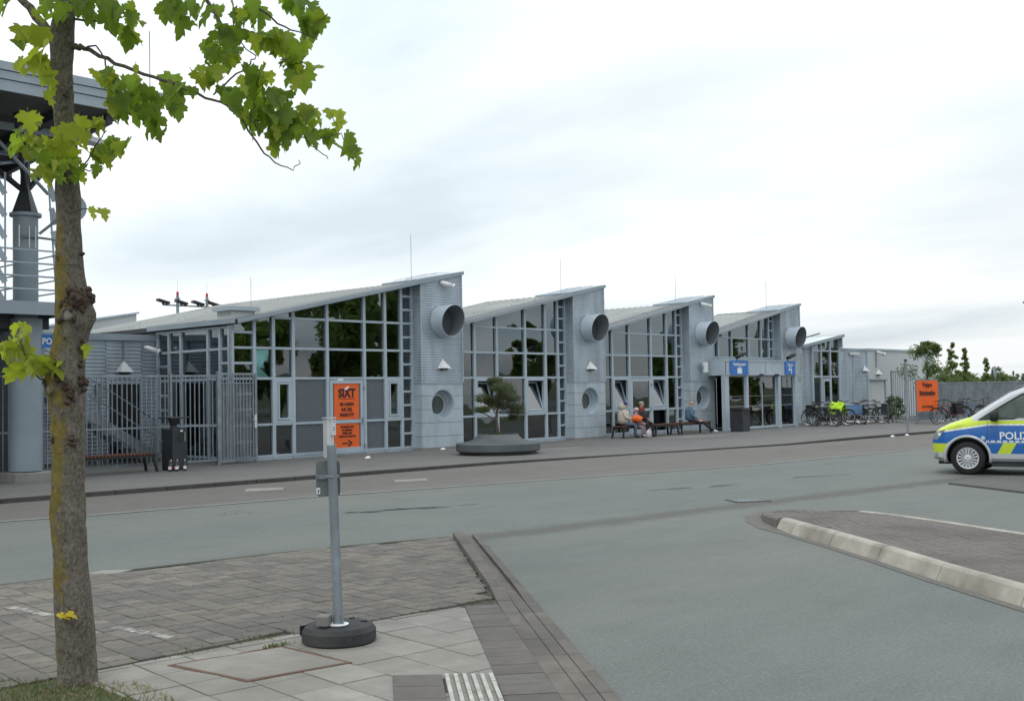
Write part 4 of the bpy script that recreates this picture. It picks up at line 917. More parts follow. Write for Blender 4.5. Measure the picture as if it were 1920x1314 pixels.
def gdoor(a, b, y):
    mb_ = MB(); mb_.box(a, a+.05, y-.025, y+.025, PZ+.02, fz0-.02); mb_.box(b-.05, b, y-.025, y+.025, PZ+.02, fz0-.02); mb_.box(a+.05, b-.05, y-.025, y+.025, PZ+.02, PZ+.12); mb_.box(a+.05, b-.05, y-.025, y+.025, fz0-.08, fz0-.02)
    d_ = mb_.build('glass_door', m_frame, por); MB().box(a+.05, b-.05, y-.005, y+.005, PZ+.12, fz0-.08).build('door_glass', m_glass, d_); MB().box(a+.05, b-.05, y-.012, y+.0-.006, 1.05, 1.085).build('safety_bar', m_galv, d_); MB().box(a+.05, b-.05, y-.012, y+.0-.006, 1.48, 1.50).build('safety_bar', m_galv, d_)
gdoor(40.02, 41.40, PY+.12); gdoor(41.56, 42.82, PY+.12); gdoor(42.82, 44.05, PY+.17); gdoor(44.28, 45.55, PY+.12)
MB().box(39.8, 45.7, PY+.05, YG-.1, 0, PZ+.02).build('door_mat', m_dark, por)
for x in (42.4, 43.7): MB().box(x, x+.26, PY-.1, PY-.0, fz0-.07, fz0+.03).build('motion_sensor', m_black, por)
# dark glass strip between pillar and porch, interior behind the doors
bb = MB(); bb.box(45.8, 46.0, YG-.06, YG+.05, .1, 3.1); bb.build('mullion', m_frame, term)
for a, b in ((40.24, 40.9), (40.9, 41.8), (41.8, 43.0)): MB().box(a+.03, b-.03, YG+.5, YG+.512, .15, 2.9).build('glass_pane', m_glass, term)
MB().box(40.24, 45.86, YG-.05, YG+.08, 2.97, 3.10).build('lintel', m_frame, term)
MB().box(40.24, 45.86, YG+.0, YG+.1, 2.3, 2.97).build('infill_panel', m_opaque, term)
q = tag(MB().box(44.6, 45.3, 27.5, 27.7, .5, 1.6).build('poster_board', m_orange), 'orange board seen through the right porch door', 'board')
tag(MB().box(41.2, 43.3, 28.2, 28.5, .1, 2.3).build('display_wall', m_inlight), 'pale display wall inside behind the porch doors', 'display')

# small glazed lean-to bay right of the last pillar and its corrugated wings (Y=26.6)
Y2 = 26.6
ann = thing('annex_building', 'low corrugated annex with a raised glass bay right of the last pillar', 'building')
corr('corrugated_cladding', 47.66, 50.5, PZ+.1, 3.68, Y2, ann, pitch=.084)
corr('corrugated_cladding', 53.45, 55.1, PZ+.1, 3.68, Y2, ann, pitch=.084); corr('corrugated_cladding', 55.14, 56.75, PZ+.1, 3.68, Y2, ann, pitch=.084)
MB().box(55.08, 55.15, Y2-.04, Y2, .1, 3.68).build('joint_trim', m_frame, ann); MB().box(56.72, 56.82, Y2-.05, Y2+.02, .1, 3.75).build('corner_trim', m_frame, ann)
for a, b in ((47.68, 50.5), (53.45, 56.86)): MB().box(a, b, Y2-.07, Y2+.25, 3.68, 3.80).build('fascia_board', m_fascia, ann)
MB().box(47.66, 56.86, Y2+.1, 33, 0, 3.66).build('annex_body', m_wallw, ann)
MB().box(47.66, 56.86, Y2-.0, Y2+.1, -.02, PZ+.1).build('plinth', m_conc, ann)
bx = [50.55, 51.45, 52.4, 53.4]
zt2 = lambda x: 3.72+.6*(x-50.0)/3.4
for x in bx: MB().box(x-.06, x+.06, Y2-.12, Y2+.03, .1, zt2(x)).build('mullion', m_frame, ann)
for i in range(3):
    a, b = bx[i]+.06, bx[i+1]-.06
    for z in (.85, 2.33, 3.62): MB().box(a, b, Y2-.1, Y2, z-.04, z+.04).build('transom', m_frame, ann)
    for z0, z1 in ((.15, .81), (.89, 2.29), (2.37, 3.58)): MB().box(a, b, Y2-.05, Y2-.04, z0, z1).build('glass_pane', m_glass, ann)
    MB().xz([(a, 3.66), (b, 3.66), (b, zt2(b)-.02), (a, zt2(a)-.02)], Y2-.05, Y2-.04).build('glass_pane', m_glassd, ann)
MB().box(50.6, 53.4, Y2+.0, Y2+.09, .1, 3.6).build('interior_back', m_int, ann)
MB().xz([(49.4, 3.74), (53.55, zt2(53.55)), (53.55, zt2(53.55)+.15), (49.4, 3.89)], Y2-.35, Y2-.28).build('fascia_board', m_fascia, ann)
MB().xz([(49.4, 3.80), (53.55, zt2(53.55)+.04), (53.55, zt2(53.55)+.12), (49.4, 3.87)], Y2-.28, 31).build('bay_roof', m_skylight, ann)
MB().yz([(Y2-.3, 3.8), (30.9, 3.8), (30.9, 4.46), (Y2-.3, 4.46)], 53.35, 53.42).build('bay_cheek', m_panel, ann)
mb = MB()
for y in (27.6, 29): mb.tube([(49.5, y, 3.92), (53.5, y, 4.6)], .035, 5)
mb.build('glazing_bars', m_dark, ann)
tg = MB(); tg.box(51.55, 52.3, Y2-.13, Y2-.06, .95, 2.25); tg.build('window_frame', m_frame, ann); MB().box(51.68, 52.17, Y2-.145, Y2-.132, 1.1, 2.1).build('glass_pane', m_glassd, ann)
for x in (48.4, 54.6):
    tag(MB().box(x, x+.9, Y2-.2, Y2-.08, 3.46, 3.60).build('wall_light', m_white), 'flat white wall light %s the glass bay under the annex eaves' % ('left of' if x < 50 else 'right of'), 'wall light')
# pale rendered building
pb = thing('pale_building', 'plain pale grey rendered building with a white door at the right end', 'building')
MB().box(56.86, 65.7, Y2, 36, -.05, 3.74).build('wall', m_wallw, pb)
MB().box(56.83, 65.78, Y2-.06, 36.1, 3.74, 3.84).build('parapet', m_frame, pb)
dd2 = MB().box(57.15, 58.75, Y2-.03, Y2-.004, .06, 2.1).build('door', m_wallw, pb); mb = MB(); mb.box(57.0, 58.95, Y2-.12, Y2-.004, 2.11, 2.19); mb.box(58.77, 58.9, Y2-.05, Y2-.004, .05, 2.11); mb.build('door_frame', m_galv, pb)
# louvred low wing at the far left, with dark slatted door
wing = thing('low_wing', 'low corrugated wing with a dark slatted door behind the railing fence', 'building')
YW = 29.8
corr('corrugated_cladding', 5.0, 15.42, .1, 3.5, YW, wing, pitch=.105, amp=.024); corr('corrugated_cladding', 16.52, 17.0, .1, 3.5, YW, wing, pitch=.105, amp=.024); corr('corrugated_cladding', 15.42, 16.52, 2.36, 3.5, YW, wing, pitch=.105, amp=.024)
MB().box(5, 17.02, YW-.1, YW+.3, 3.5, 3.68).build('fascia_board', m_fascia, wing); MB().box(5, 17.1, YW+.14, 37, 0, 3.6).build('wing_body', m_dark, wing)
mb = MB(); mb.box(15.42, 15.5, YW-.05, YW+.1, .1, 2.36); mb.box(16.44, 16.52, YW-.05, YW+.1, .1, 2.36); mb.box(15.5, 16.44, YW-.05, YW+.1, 2.26, 2.36); mb.build('door_frame', m_frame, wing)
dw = MB().box(15.5, 16.44, YW, YW+.04, .1, 2.26).build('slatted_door', m_black, wing)
for k in range(9): MB().box(15.53+k*.1, 15.56+k*.1, YW-.03, YW-.0, .15, 2.22).build('door_slat', m_dark, dw)
MB().box(15.92, 15.97, YW-.06, YW-.03, 2.95, 3.5).build('cable_duct', m_galv, wing)
MB().box(15.1, 15.3, YW-.12, YW-.03, 1.9, 2.28).build('switch_box', m_galv, wing)
# distant white shed and floodlight mast
sh = thing('distant_shed', 'white shed roof showing behind the low wing', 'building'); MB().xz([(17, 0), (24.72, 0), (24.72, 5.55), (17, 4.2)], 45, 52).build('wall', m_wallw, sh); MB().xz([(17, 4.2), (24.8, 5.55), (24.8, 5.63), (17, 4.28)], 44.9, 52).build('roof_edge', m_frame, sh)
fl = thing('floodlight_mast', 'twin-post floodlight rig with red lamps behind the left roof', 'floodlight')
m_red = mat('red_lamp', (.55, .02, .02), .4)
for x in (26.72, 28.22):
    MB().tube([(x, 45, 0), (x, 45, 6.45)], .07, 8).build('post', m_galv, fl); MB().box(x-.09, x+.09, 44.9, 45.1, 6.28, 6.33).build('collar', m_galv, fl)
    mb = MB(); mb.lathe([(.04, 6.45), (.06, 6.5), (.055, 6.6), (.001, 6.66)], 8, (x, 45, 0)); mb.build('red_lamp', m_red, fl); MB().tube([(x, 45, 6.6), (x, 45, 7.1)], .006, 4).build('rod', m_galv, fl)
MB().tube([(26.0, 45, 6.0), (28.9, 45, 6.0)], .035, 6).build('crossbar', m_galv, fl)
for x in (26.0, 26.9, 27.75, 28.55):
    mb = MB(); mb.beam((x-.28, 45.0, 6.22), (x+.25, 44.95, 6.08), .3, .1); mb.box(x-.03, x+.03, 44.95, 45.05, 6.0, 6.12); mb.build('floodlight', m_black, fl)

# wall lamps (white pyramids), cameras
def pyramid_lamp(x, y, z, lb, s=1.0):
    t = thing('wall_lamp', lb, 'wall lamp', (x, y, z), 0, 'white pyramid wall lamps'); mb_ = MB(); w_ = .235*s; h_ = .30*s; d_ = .2*s
    mb_.add([(-w_, 0, 0), (w_, 0, 0), (w_*.8, -d_, 0), (-w_*.8, -d_, 0), (0, 0, h_)], [[0, 1, 2, 3], [3, 2, 4], [2, 1, 4], [0, 3, 4], [1, 0, 4]]); mb_.build('lamp_shade', m_white, t, fix=True)
    MB().box(-w_*.5, w_*.5, -d_*.6, -.0, -.05, -.004).build('lamp_base', m_dark, t); return t
pyramid_lamp(24.5, YF-.02, 2.62, 'white pyramid wall lamp on the first corrugated pillar')
pyramid_lamp(31.92, YF-.02, 2.62, 'white pyramid wall lamp on the second corrugated pillar')
pyramid_lamp(15.94, YW-.04, 2.60, 'white pyramid wall lamp above the slatted door of the low wing', 1.1)
pyramid_lamp(56.35, Y2-.05, 2.62, 'white pyramid wall lamp at the corner of the corrugated annex'); pyramid_lamp(58.0, Y2-.02, 2.45, 'white pyramid wall lamp above the white door')
def camera_thing(x, y, z, lb, bracket=False):
    t = thing('security_camera', lb, 'camera', (x, y, z)); mb_ = MB(); mb_.tube([(-.12, .02, .06), (-.04, -.05, .03), (.16, -.28, -.08)], [.045, .075, .085], 10); mb_.build('housing', m_white, t, smooth=True)
    mb_ = MB(); mb_.tube([(.158, -.278, -.079), (.19, -.315, -.095)], [.087, .10], 12); mb_.build('hood', m_white, t); mb_ = MB(); mb_.lathe([(.001, 0), (.075, 0)], 12); l_ = mb_.build('lens', m_black, t, loc=(.192, -.318, -.097)); l_.rotation_euler = (R(66), 0, R(41))
    MB().tube([(-.1, .1, .06), (-.1, .0, .06)], .03, 6).build('bracket', m_galv, t)
    if bracket: MB().box(-.14, -.08, .02, .06, -.8, .05).build('cable_duct', m_galv, t)
    return t
camera_thing(24.55, YF-.05, 5.28, 'white camera under the peak of the first pillar'); camera_thing(39.35, YF-.05, 5.30, 'white camera under the peak of the third pillar')
camera_thing(57.9, Y2-.1, 3.6, 'white camera with long cable duct on the pale building', True)
mb = MB(); mb.lathe([(.12, 0), (.12, .42)], 12, (0, 0, 0)); t = thing('wall_lamp', 'white cylindrical wall lamp on the third pillar', 'wall lamp', (39.25, YF-.2, 2.5)); mb.build('lamp_body', m_white, t, smooth=False); MB().box(-.3, -.05, .0, .06, .18, .28).build('lamp_arm', m_galv, t)
camera_thing(16.6, 29.55, 3.25, 'white floodlight camera at the left end of the glazed wall')
for x, lb in ((40.75, 'left'), (45.0, 'right')):
    t = thing('spotlight', 'black spotlight on top of the porch above the %s blue sign' % lb, 'spotlight', (x, PY+.05, fz1+.03)); MB().tube([(0, 0, 0), (0, 0, .12)], .03, 6).build('stand', m_black, t); MB().beam((-.15, -.1, .12), (.28, -.16, .28), .22, .09).build('lamp_head', m_black, t)
# canopy building at the left
can = thing('canopy_tower', 'tall grey tower platform with a wide dark roof canopy behind the tree', 'building')
yf = 22.0
top_z = 8.52
def slab(z0a, z0b, x1): pass
# fascia in three boards, ends cut at a slant
bz = [8.48, 8.30, 8.13, 7.90]; bxr = [12.98, 12.65, 12.3, 11.9]
for i in range(3):
    MB().xz([(0, bz[i+1]+.012), (bxr[i+1], bz[i+1]+.012), (bxr[i], bz[i]), (0, bz[i])], yf-.03*(2-i), yf+.1).build('fascia_board', m_fascia, can)
mb = MB(); mb.add([(0, yf+.02, 7.9), (11.95, yf+.02, 7.9), (11.95, 32, 7.25), (0, 32, 7.25), (0, yf+.1, 8.45), (12.9, yf+.1, 8.45), (12.9, 32, 8.2), (0, 32, 8.2)], [[0, 1, 2, 3], [4, 5, 6, 7], [0, 1, 5, 4], [1, 2, 6, 5], [2, 3, 7, 6], [3, 0, 4, 7]]); mb.build('roof_slab', m_soffit, can)
for x in (9.2, 10.6, 11.6): MB().beam((x, yf+.2, 7.78), (x, 31.8, 7.15), .14, .22).build('roof_beam', m_dark, can)
for y in (23.5, 25.4, 27.5): MB().beam((0, y, 7.68-.065*(y-22)), (11.8, y, 7.68-.065*(y-22)), .1, .14).build('roof_purlin', m_fascia, can)
def tb(a, b, r=.045, m=m_fascia, nm='brace'): return MB().tube([a, b], r, 8).build(nm, m, can)
CXc, CYc = 10.78, 24.4
m_col = mat('column_blue_grey', (.27, .32, .36), .5, .1, (.23, .275, .31), 1.5)
mb = MB(); mb.lathe([(.34, PZ+.22), (.34, 3.62)], 32, (CXc, CYc, 0)); smooth_angle(mb.build('column', m_col, can)); mb = MB(); mb.lathe([(.26, 3.6), (.26, 5.86)], 32, (CXc, CYc, 0)); smooth_angle(mb.build('upper_column', m_col, can))
mb = MB(); mb.lathe([(.33, 5.86), (.33, 5.93), (.28, 5.93)], 32, (CXc, CYc, 0)); mb.build('column_collar', m_col, can)
mb = MB(); mb.box(CXc-.42, CXc+.42, CYc-.42, CYc+.42, 0, PZ+.20); mb.build('column_base', m_conc, can, bevel=.02)
mb = MB(); mb.lathe([(.30, 5.93), (.12, 6.45), (.10, 7.2)], 4, (CXc, CYc, 0)); mb.build('capital', m_dark, can)
for dx_, dy_ in ((-1.6, .1), (1.0, .2), (0, 2.2), (-.9, -1.6)): tb((CXc, CYc, 6.4), (CXc+dx_, CYc+dy_, 7.6-.06*dy_), .06, m_dark)
tb((9.3, 23.2, 7.55), (11.1, 24.0, 6.35), .04); tb((9.9, 23.6, 6.8), (10.6, 23.9, 7.0), .035); tb((9.0, 24, 6.7), (10.0, 24, 7.3), .035)
MB().box(4, 11.35, 23.7, 27.5, 3.72, 3.90).build('deck', m_dark, can); MB().box(4, 11.37, 23.62, 23.7, 3.66, 3.94).build('deck_edge', m_fascia, can); MB().box(11.35, 11.42, 23.62, 27.5, 3.66, 3.94).build('deck_edge', m_fascia, can)
for y in (24.4, 25.6, 26.8): MB().box(4, 11.3, y, y+.15, 3.4, 3.72).build('deck_beam', m_dark, can)
for k in range(4):
    z = 4.2+k*.28
    MB().tube([(4, 23.66, z), (11.38, 23.66, z), (11.38, 27.4, z)], .02, 6).build('railing_bar', m_frame, can)
for x, y in ((8.6, 23.66), (11.38, 23.66), (11.38, 25.5), (11.38, 27.4)): MB().box(x-.05, x+.05, y-.03, y+.03, 3.3, 5.12).build('railing_post', m_fascia, can)
def lattice(x, y, z0, z1, w_, lean=0):
    o_ = MB(); o_.tube([(x, y, z0), (x+lean, y, z1)], .022, 5); o_.tube([(x+w_, y, z0), (x+w_+lean*.7, y, z1)], .022, 5); n = int((z1-z0)/.45)
    for k in range(n):
        a = z0+(z1-z0)*k/n; b = z0+(z1-z0)*(k+.7)/n; l0 = lean*k/n; l1 = lean*(k+.7)/n; o_.beam((x+l0, y, b), (x+w_+l1, y, a), .03, .12)
    o_.build('ladder', m_frame, can)
lattice(10.05, 24.2, 3.9, 6.75, .2); lattice(11.5, 24.4, 3.7, 7.3, .14, -.25); 
MB().tube([(10.45, 24.1, 5.4), (11.5, 24.1, 5.36)], .025, 6).build('antenna_boom', m_galv, can); mb = MB()
for x in (10.5, 10.72, 10.86): mb.tube([(x, 24.08, 5.15), (x, 24.08, 5.62)], .012, 4)
mb.build('antenna_rod', m_signw, can)
for x in (9.3, 11.75): MB().box(x-.16, x+.16, 26.2, 26.5, PZ, 3.7).build('rear_post', m_frame, can)
MB().box(4, 12.3, 27.2, 27.35, PZ, 3.6).build('rear_wall', mat('dark_blue_grey_wall', (.055, .07, .085), .5), can)
ps = thing('police_sign', 'small blue sign with white police lettering beside the round column', 'sign', (11.35, 24.2, 3.13)); MB().box(-.36, .34, -.03, .03, -.145, .145).build('sign_board', m_blue, ps); text('lettering', 'POLIZEI', .2, m_signw, ps, (-.02, -.034, -.07), bold=.004, sx=.85); MB().box(.34, .52, -.04, .04, -.16, .16).build('sign_end', m_white, ps); MB().tube([(0, 0, .14), (0, 0, .56)], .015, 5).build('hanger', m_galv, ps)
mir = thing('traffic_mirror', 'round grey disc mounted high beside the trunk on the tower', 'mirror', (11.5, 23.6, 6.05)); mb = MB(); mb.lathe([(.001, 0), (.29, 0), (.30, .03), (.2, .1), (.001, .12)], 28, (0, 0, 0), 'Y'); o = mb.build('disc', m_fascia, mir); MB().tube([(0, .06, 0), (-.6, .4, -.6)], .03, 6).build('arm', m_galv, mir)
lp = thing('canopy_lamp', 'slim white lamp hanging under the canopy edge', 'lamp', (11.55, 22.6, 7.28)); mb = MB(); mb.add([(-.35, -.2, .02), (.55, -.12, -.08), (.6, .15, -.08), (-.3, .2, .02), (-.2, -.1, .14), (.3, -.05, .08), (.32, .1, .08), (-.15, .15, .14)], [[0, 1, 2, 3], [4, 5, 6, 7], [0, 1, 5, 4], [1, 2, 6, 5], [2, 3, 7, 6], [3, 0, 4, 7]]); mb.build('lamp_body', m_white, lp); MB().tube([(-.1, 0, .1), (-.4, .3, .8)], .025, 5).build('lamp_arm', m_galv, lp)
MB().tube([(12.6, 22.3, 8.4), (12.6, 22.3, 9.9)], .012, 4).build('lightning_rod', m_galv, can)
# outside stairs behind the fence
st_ = thing('steel_stair', 'galvanised outdoor steel stair with handrail behind the railing fence', 'stairs')
for side_y in (28.4, 29.3): MB().beam((12.4, side_y, 2.55), (16.2, side_y, .2), .06, .26).build('stringer', m_galv, st_)
for k in range(13): MB().box(12.5+k*.285, 12.8+k*.285, 28.43, 29.27, 2.42-k*.178, 2.45-k*.178).build('tread', m_fascia, st_)
for dz in (.5, .95): MB().tube([(12.4, 28.4, 2.6+dz), (16.2, 28.4, .25+dz)], .022, 6).build('handrail', m_galv, st_)
for x in (13.0, 14.5, 16.1): MB().tube([(x, 28.4, .1), (x, 28.4, 3.2-(x-12.4)*.618+.3)], .022, 6).build('rail_post', m_galv, st_)

# ------------------------------------------------------------------ fences, street furniture
YFN = 25.25
fn = thing('railing_fence', 'galvanised vertical bar fence in front of the low wing', 'fence')
for a, b in ((5.0, 7.6), (7.6, 10.2), (10.2, 12.4), (12.4, 14.75), (14.75, 16.1)):
    MB().box(a, a+.06, YFN-.03, YFN+.03, PZ, 2.45).build('post', m_galv, fn)
    MB().box(a+.06, b, YFN-.02, YFN+.02, 2.36, 2.41).build('top_rail', m_galv, fn); MB().box(a+.06, b, YFN-.02, YFN+.02, .2, .245).build('bottom_rail', m_galv, fn); MB().box(a+.06, b, YFN-.02, YFN+.02, 1.10, 1.14).build('middle_rail', m_galv, fn)
    n = round((b-a-.06)/.125)
    for k in range(1, n): x = a+.06+(b-a-.06)*k/n; MB().box(x-.012, x+.012, YFN-.012, YFN+.012, .245, 2.36).build('bar', m_galv, fn)
gt = thing('fence_gate', 'galvanised bar gate backed with perforated sheet at the terminal corner', 'gate')
MB().box(16.1, 16.18, YFN-.04, YFN+.04, PZ, 2.5).build('post', m_galv, gt); 
gx = lambda t: (16.2+1.33*t, YFN+.02+.35*t)
def gbar(t0, z0, z1, w_=.012): x, y = gx(t0); return MB().box(x-w_, x+w_, y-w_, y+w_, z0, z1).build('bar', m_galv, gt)
MB().beam((*gx(0), 2.44), (*gx(1), 2.44), .05, .06).build('gate_frame', m_galv, gt); MB().beam((*gx(0), .17), (*gx(1), .17), .05, .06).build('gate_frame', m_galv, gt); MB().beam((*gx(.0), 2.2), (*gx(1), 2.2), .02, .03).build('gate_rail', m_galv, gt)
gbar(0, .14, 2.47, .03); gbar(1, .1, 2.47, .035); gbar(.93, .2, 2.41, .02)
for k in range(1, 10): gbar(k/10*.93, .2, 2.41)
# perforated sheet: real holes as a fine lattice of strips
ms = bpy.data.materials.new('perforated_sheet'); ms.use_nodes = True; t_ = ms.node_tree; t_.nodes['Principled BSDF'].inputs['Base Color'].default_value = (.30, .34, .37, 1); t_.nodes['Principled BSDF'].inputs['Roughness'].default_value = .5
tr_ = t_.nodes.new('ShaderNodeBsdfTransparent'); mx_ = t_.nodes.new('ShaderNodeMixShader'); mx_.inputs[0].default_value = .55; t_.links.new(tr_.outputs[0], mx_.inputs[1]); t_.links.new(t_.nodes['Principled BSDF'].outputs[0], mx_.inputs[2]); t_.links.new(mx_.outputs[0], t_.nodes['Material Output'].inputs[0])
a = gx(.02); b = gx(.95); MB().add([(a[0], a[1]+.03, .2), (b[0], b[1]+.03, .2), (b[0], b[1]+.03, 2.2), (a[0], a[1]+.03, 2.2)], [[0, 1, 2, 3]]).build('perforated_panel', ms, gt, fix=False)
x, y = gx(.97); mb = MB(); mb.box(x-.03, x+.03, y-.07, y-.035, 1.0, 1.35); mb.tube([(x, y-.07, 1.22), (x, y-.12, 1.22), (x-.13, y-.12, 1.22)], .012, 6); mb.build('gate_handle', m_white, gt)

def bench(x0, x1, y, lb, zs=PZ, slats=True, curve=0):
    L_ = x1-x0; t = thing('bench', lb, 'bench', ((x0+x1)/2, y, zs), 0, 'timber slat benches on the plaza'); n = int(L_/.085)
    for k in range(n):
        x = -L_/2+L_*(k+.5)/n; MB().box(x-.026, x+.026, -.27, .27, .41, .45).build('seat_slat', m_wood, t)
    MB().box(-L_/2, L_/2, -.25, -.2, .35, .408).build('frame_rail', m_black, t); MB().box(-L_/2, L_/2, .2, .25, .35, .408).build('frame_rail', m_black, t)
    for sx_ in (-1, 1):
        for sy in (-1, 1):
            MB().beam((sx_*(L_/2-.06), sy*.22, .36), (sx_*(L_/2+.02), sy*.26, 0), .05, .06, (0, 1, 0)).build('leg', m_black, t)
    return t
bench(12.1, 13.95, 24.75, 'timber slat bench in front of the railing fence at the left')
bench(32.45, 34.3, 24.78, 'bench by the second pillar with three people seated', slats=True)
bench(34.45, 35.95, 24.78, 'empty middle bench between the seated group and the seated single man')
bench(36.15, 38.2, 24.78, 'bench before the third pillar where one man sits')

bn = thing('litter_bin', 'tall dark bin with a raised round lid between bench and fence gate', 'bin', (14.5, 24.6, PZ), R(8)); bn.scale = (.82, .82, 1)
mb = MB(); mb.box(-.27, .27, -.25, .25, .03, 1.0); mb.build('bin_body', m_dark, bn, bevel=.01)
mb = MB(); mb.box(-.25, .25, -.23, .23, 0, .03); mb.build('bin_foot', m_black, bn)
mb = MB(); mb.lathe([(.1, 1.0), (.09, 1.08), (.17, 1.22), (.17, 1.25)], 20, (-.03, 0, 0)); mb.build('bin_funnel', m_dark, bn)
mb = MB(); mb.box(-.37, .37, -.3, .3, 1.25, 1.285); mb.build('bin_lid', m_dark, bn, bevel=.008)
mb = MB(); mb.lathe([(.001, -.005), (.12, -.005), (.12, 0), (.001, 0)], 20, (.03, -.255, .80), 'Y'); mb.build('slot', m_black, bn); MB().box(.15, .19, -.262, -.251, .70, .92).build('sticker', m_galv, bn); MB().box(.0, .09, -.262, -.251, .93, .965).build('label_plate', m_signw, bn)
bg_ = mat('green_bottle_glass', (.02, .03, .015), .1, 0, coat=.5); btn = ['far left', 'second', 'third', 'fourth', 'rightmost']
for k, (x, y) in enumerate([(14.10, 24.15), (14.18, 24.22), (14.26, 24.12), (14.33, 24.2), (14.46, 24.08)]):
    t = thing('bottle', 'small dark bottle standing by the foot of the tall bin, %s of five' % btn[k], 'bottle', (x, y, PZ), 0, 'bottles beside the bin'); mb = MB(); mb.lathe([(.034, 0), (.036, .02), (.036, .15), (.014, .2), (.013, .26)], 12); mb.build('glass', bg_, t, smooth=True)
    mb = MB(); mb.lathe([(.0375, .05), (.0375, .12)], 12); mb.build('bottle_label', [m_signw, m_red][k == 1], t); mb = MB(); mb.lathe([(.016, .245), (.016, .27), (.001, .27)], 10); mb.build('cap', [m_signw, m_red][k in (0, 2)], t)
b2 = thing('litter_bin', 'square dark bin beside the entrance porch door', 'bin', (39.55, 24.0, PZ), R(4)); MB().box(-.3, .3, -.28, .28, 0, .82).build('bin_body', m_dark, b2, bevel=.012); MB().box(-.31, .31, -.29, .29, .823, .95).build('bin_lid', m_black, b2, bevel=.02); MB().box(-.16, .16, -.295, -.285, .68, .78).build('slot', m_black, b2)

# white pedestal by the orange door
wp = thing('white_pedestal', 'slim white key-drop pedestal standing before the orange poster door', 'pedestal', (19.72, 25.2, PZ)); MB().box(-.16, -.02, -.06, .12, 0, 1.1).build('post', m_white, wp, bevel=.006); MB().box(-.02, .13, -.1, .1, .62, 1.06).build('key_box', m_white, wp, bevel=.008); MB().box(-.19, .14, -.1, .13, 1.10, 1.13).build('cap', m_white, wp); MB().box(-.02, .12, -.02, .08, .02, .62).build('lower_cover', m_white, wp)
for z in (1.0, .83, .77): MB().box(.02, .08, -.106, -.1, z, z+.02).build('slot', m_dark, wp)

# round planter seat with wind-shaped pine
pc = (23.2, 22.0)
pl_ = thing('round_planter', 'large round dark grey planter seat with flared collar on the plaza', 'planter', (*pc, PZ)); pl_.scale = (.71, .71, .70)
mb = MB(); mb.lathe([(1.55, 0), (1.55, .12)], 40); mb.build('base', m_black, pl_)
mb = MB(); mb.lathe([(1.55, .12), (1.66, .125), (1.69, .16), (1.69, .42), (1.66, .455), (1.25, .50), (.98, .60), (.84, .74), (.80, .80), (.74, .80), (.72, .70)], 64); smooth_angle(mb.build('seat_ring', m_planter, pl_), 30)
mb = MB(); mb.lathe([(.001, .72), (.74, .70)], 32); mb.build('soil', m_earth, pl_)
mb = MB(); rg = random.Random(12)
for k in range(260):
    a = rg.uniform(0, 6.28); r_ = rg.uniform(0, .7); x, y = r_*math.cos(a), r_*math.sin(a); h = rg.uniform(.08, .28)*(1.2-r_); mb.add([(x-.008, y, .7), (x+.008, y, .7), (x+rg.uniform(-.06, .06), y+rg.uniform(-.06, .06), .72+h)], [[0, 1, 2]])
tag(mb.build('weeds', m_grass, pl_, fix=False), kind='stuff')
pine = thing('pine_tree', 'small wind-shaped pine growing from the round grey planter', 'tree', (*pc, PZ+.47)); pine.scale = (.76, .76, .83)
mb = MB(); mb.tube([(0, 0, 0), (-.02, 0, .3), (-.06, 0, .6), (.02, .05, .85), (.12, .05, 1.1), (.2, 0, 1.4), (.25, 0, 1.75)], [.06, .055, .05, .045, .04, .03, .015], 8)
brs = [((-.05, 0, .55), (-.5, .1, .78), (-.95, .0, .9), .025), ((.02, .05, .85), (.5, -.2, .85), (.9, -.35, .75), .022), ((.02, .05, .9), (-.4, .3, 1.2), (-.6, .3, 1.35), .02), ((.15, 0, 1.3), (.55, .2, 1.45), (.85, .1, 1.5), .018), ((.0, 0, .7), (.3, .5, .9), (.6, .7, 1.0), .02), ((.1, 0, 1.1), (-.1, -.4, 1.3), (-.1, -.6, 1.4), .016)]
for a, b, c_, r_ in brs: mb.tube([a, b, c_], [r_, r_*.7, r_*.3], 6)
mb.build('trunk', m_twig, pine)
mb = MB(); pads = [(-.85, 0, .93, .3, .13), (-.55, .1, .95, .18, .1), (.75, -.3, .80, .32, .2), (.9, -.2, 1.0, .28, .2), (.35, -.1, 1.05, .35, .18), (-.45, .28, 1.32, .34, .2), (-.2, .1, 1.2, .3, .16), (.2, 0, 1.75, .42, .2), (.6, .1, 1.6, .38, .2), (.85, .1, 1.45, .25, .2), (-.15, -.3, 1.62, .34, .18), (.55, .6, 1.1, .34, .2), (-.1, -.5, 1.42, .3, .15), (.4, .2, 1.35, .3, .15), (.75, -.1, .62, .2, .12), (.1, .2, 1.95, .3, .12), (.55, -.3, 1.3, .3, .15)]
for (x, y, z, r_, h) in pads:
    for k in range(int(520*r_/.35)):
        a = rg.uniform(0, 6.28); q = math.sqrt(rg.random())*r_*rg.uniform(.8, 1.2); tx, ty, tz = x+q*math.cos(a), y+q*math.sin(a), z+rg.uniform(-h, h)*(1-q/r_*.5)
        for s_i in range(3):
            dxx, dyy, dzz = rg.gauss(0, .055), rg.gauss(0, .055), rg.uniform(.0, .10); mb.add([(tx-.011, ty, tz), (tx+.011, ty+.006, tz), (tx+dxx, ty+dyy, tz+dzz)], [[0, 1, 2]])
tag(mb.build('crown', m_pine, pine, fix=False))

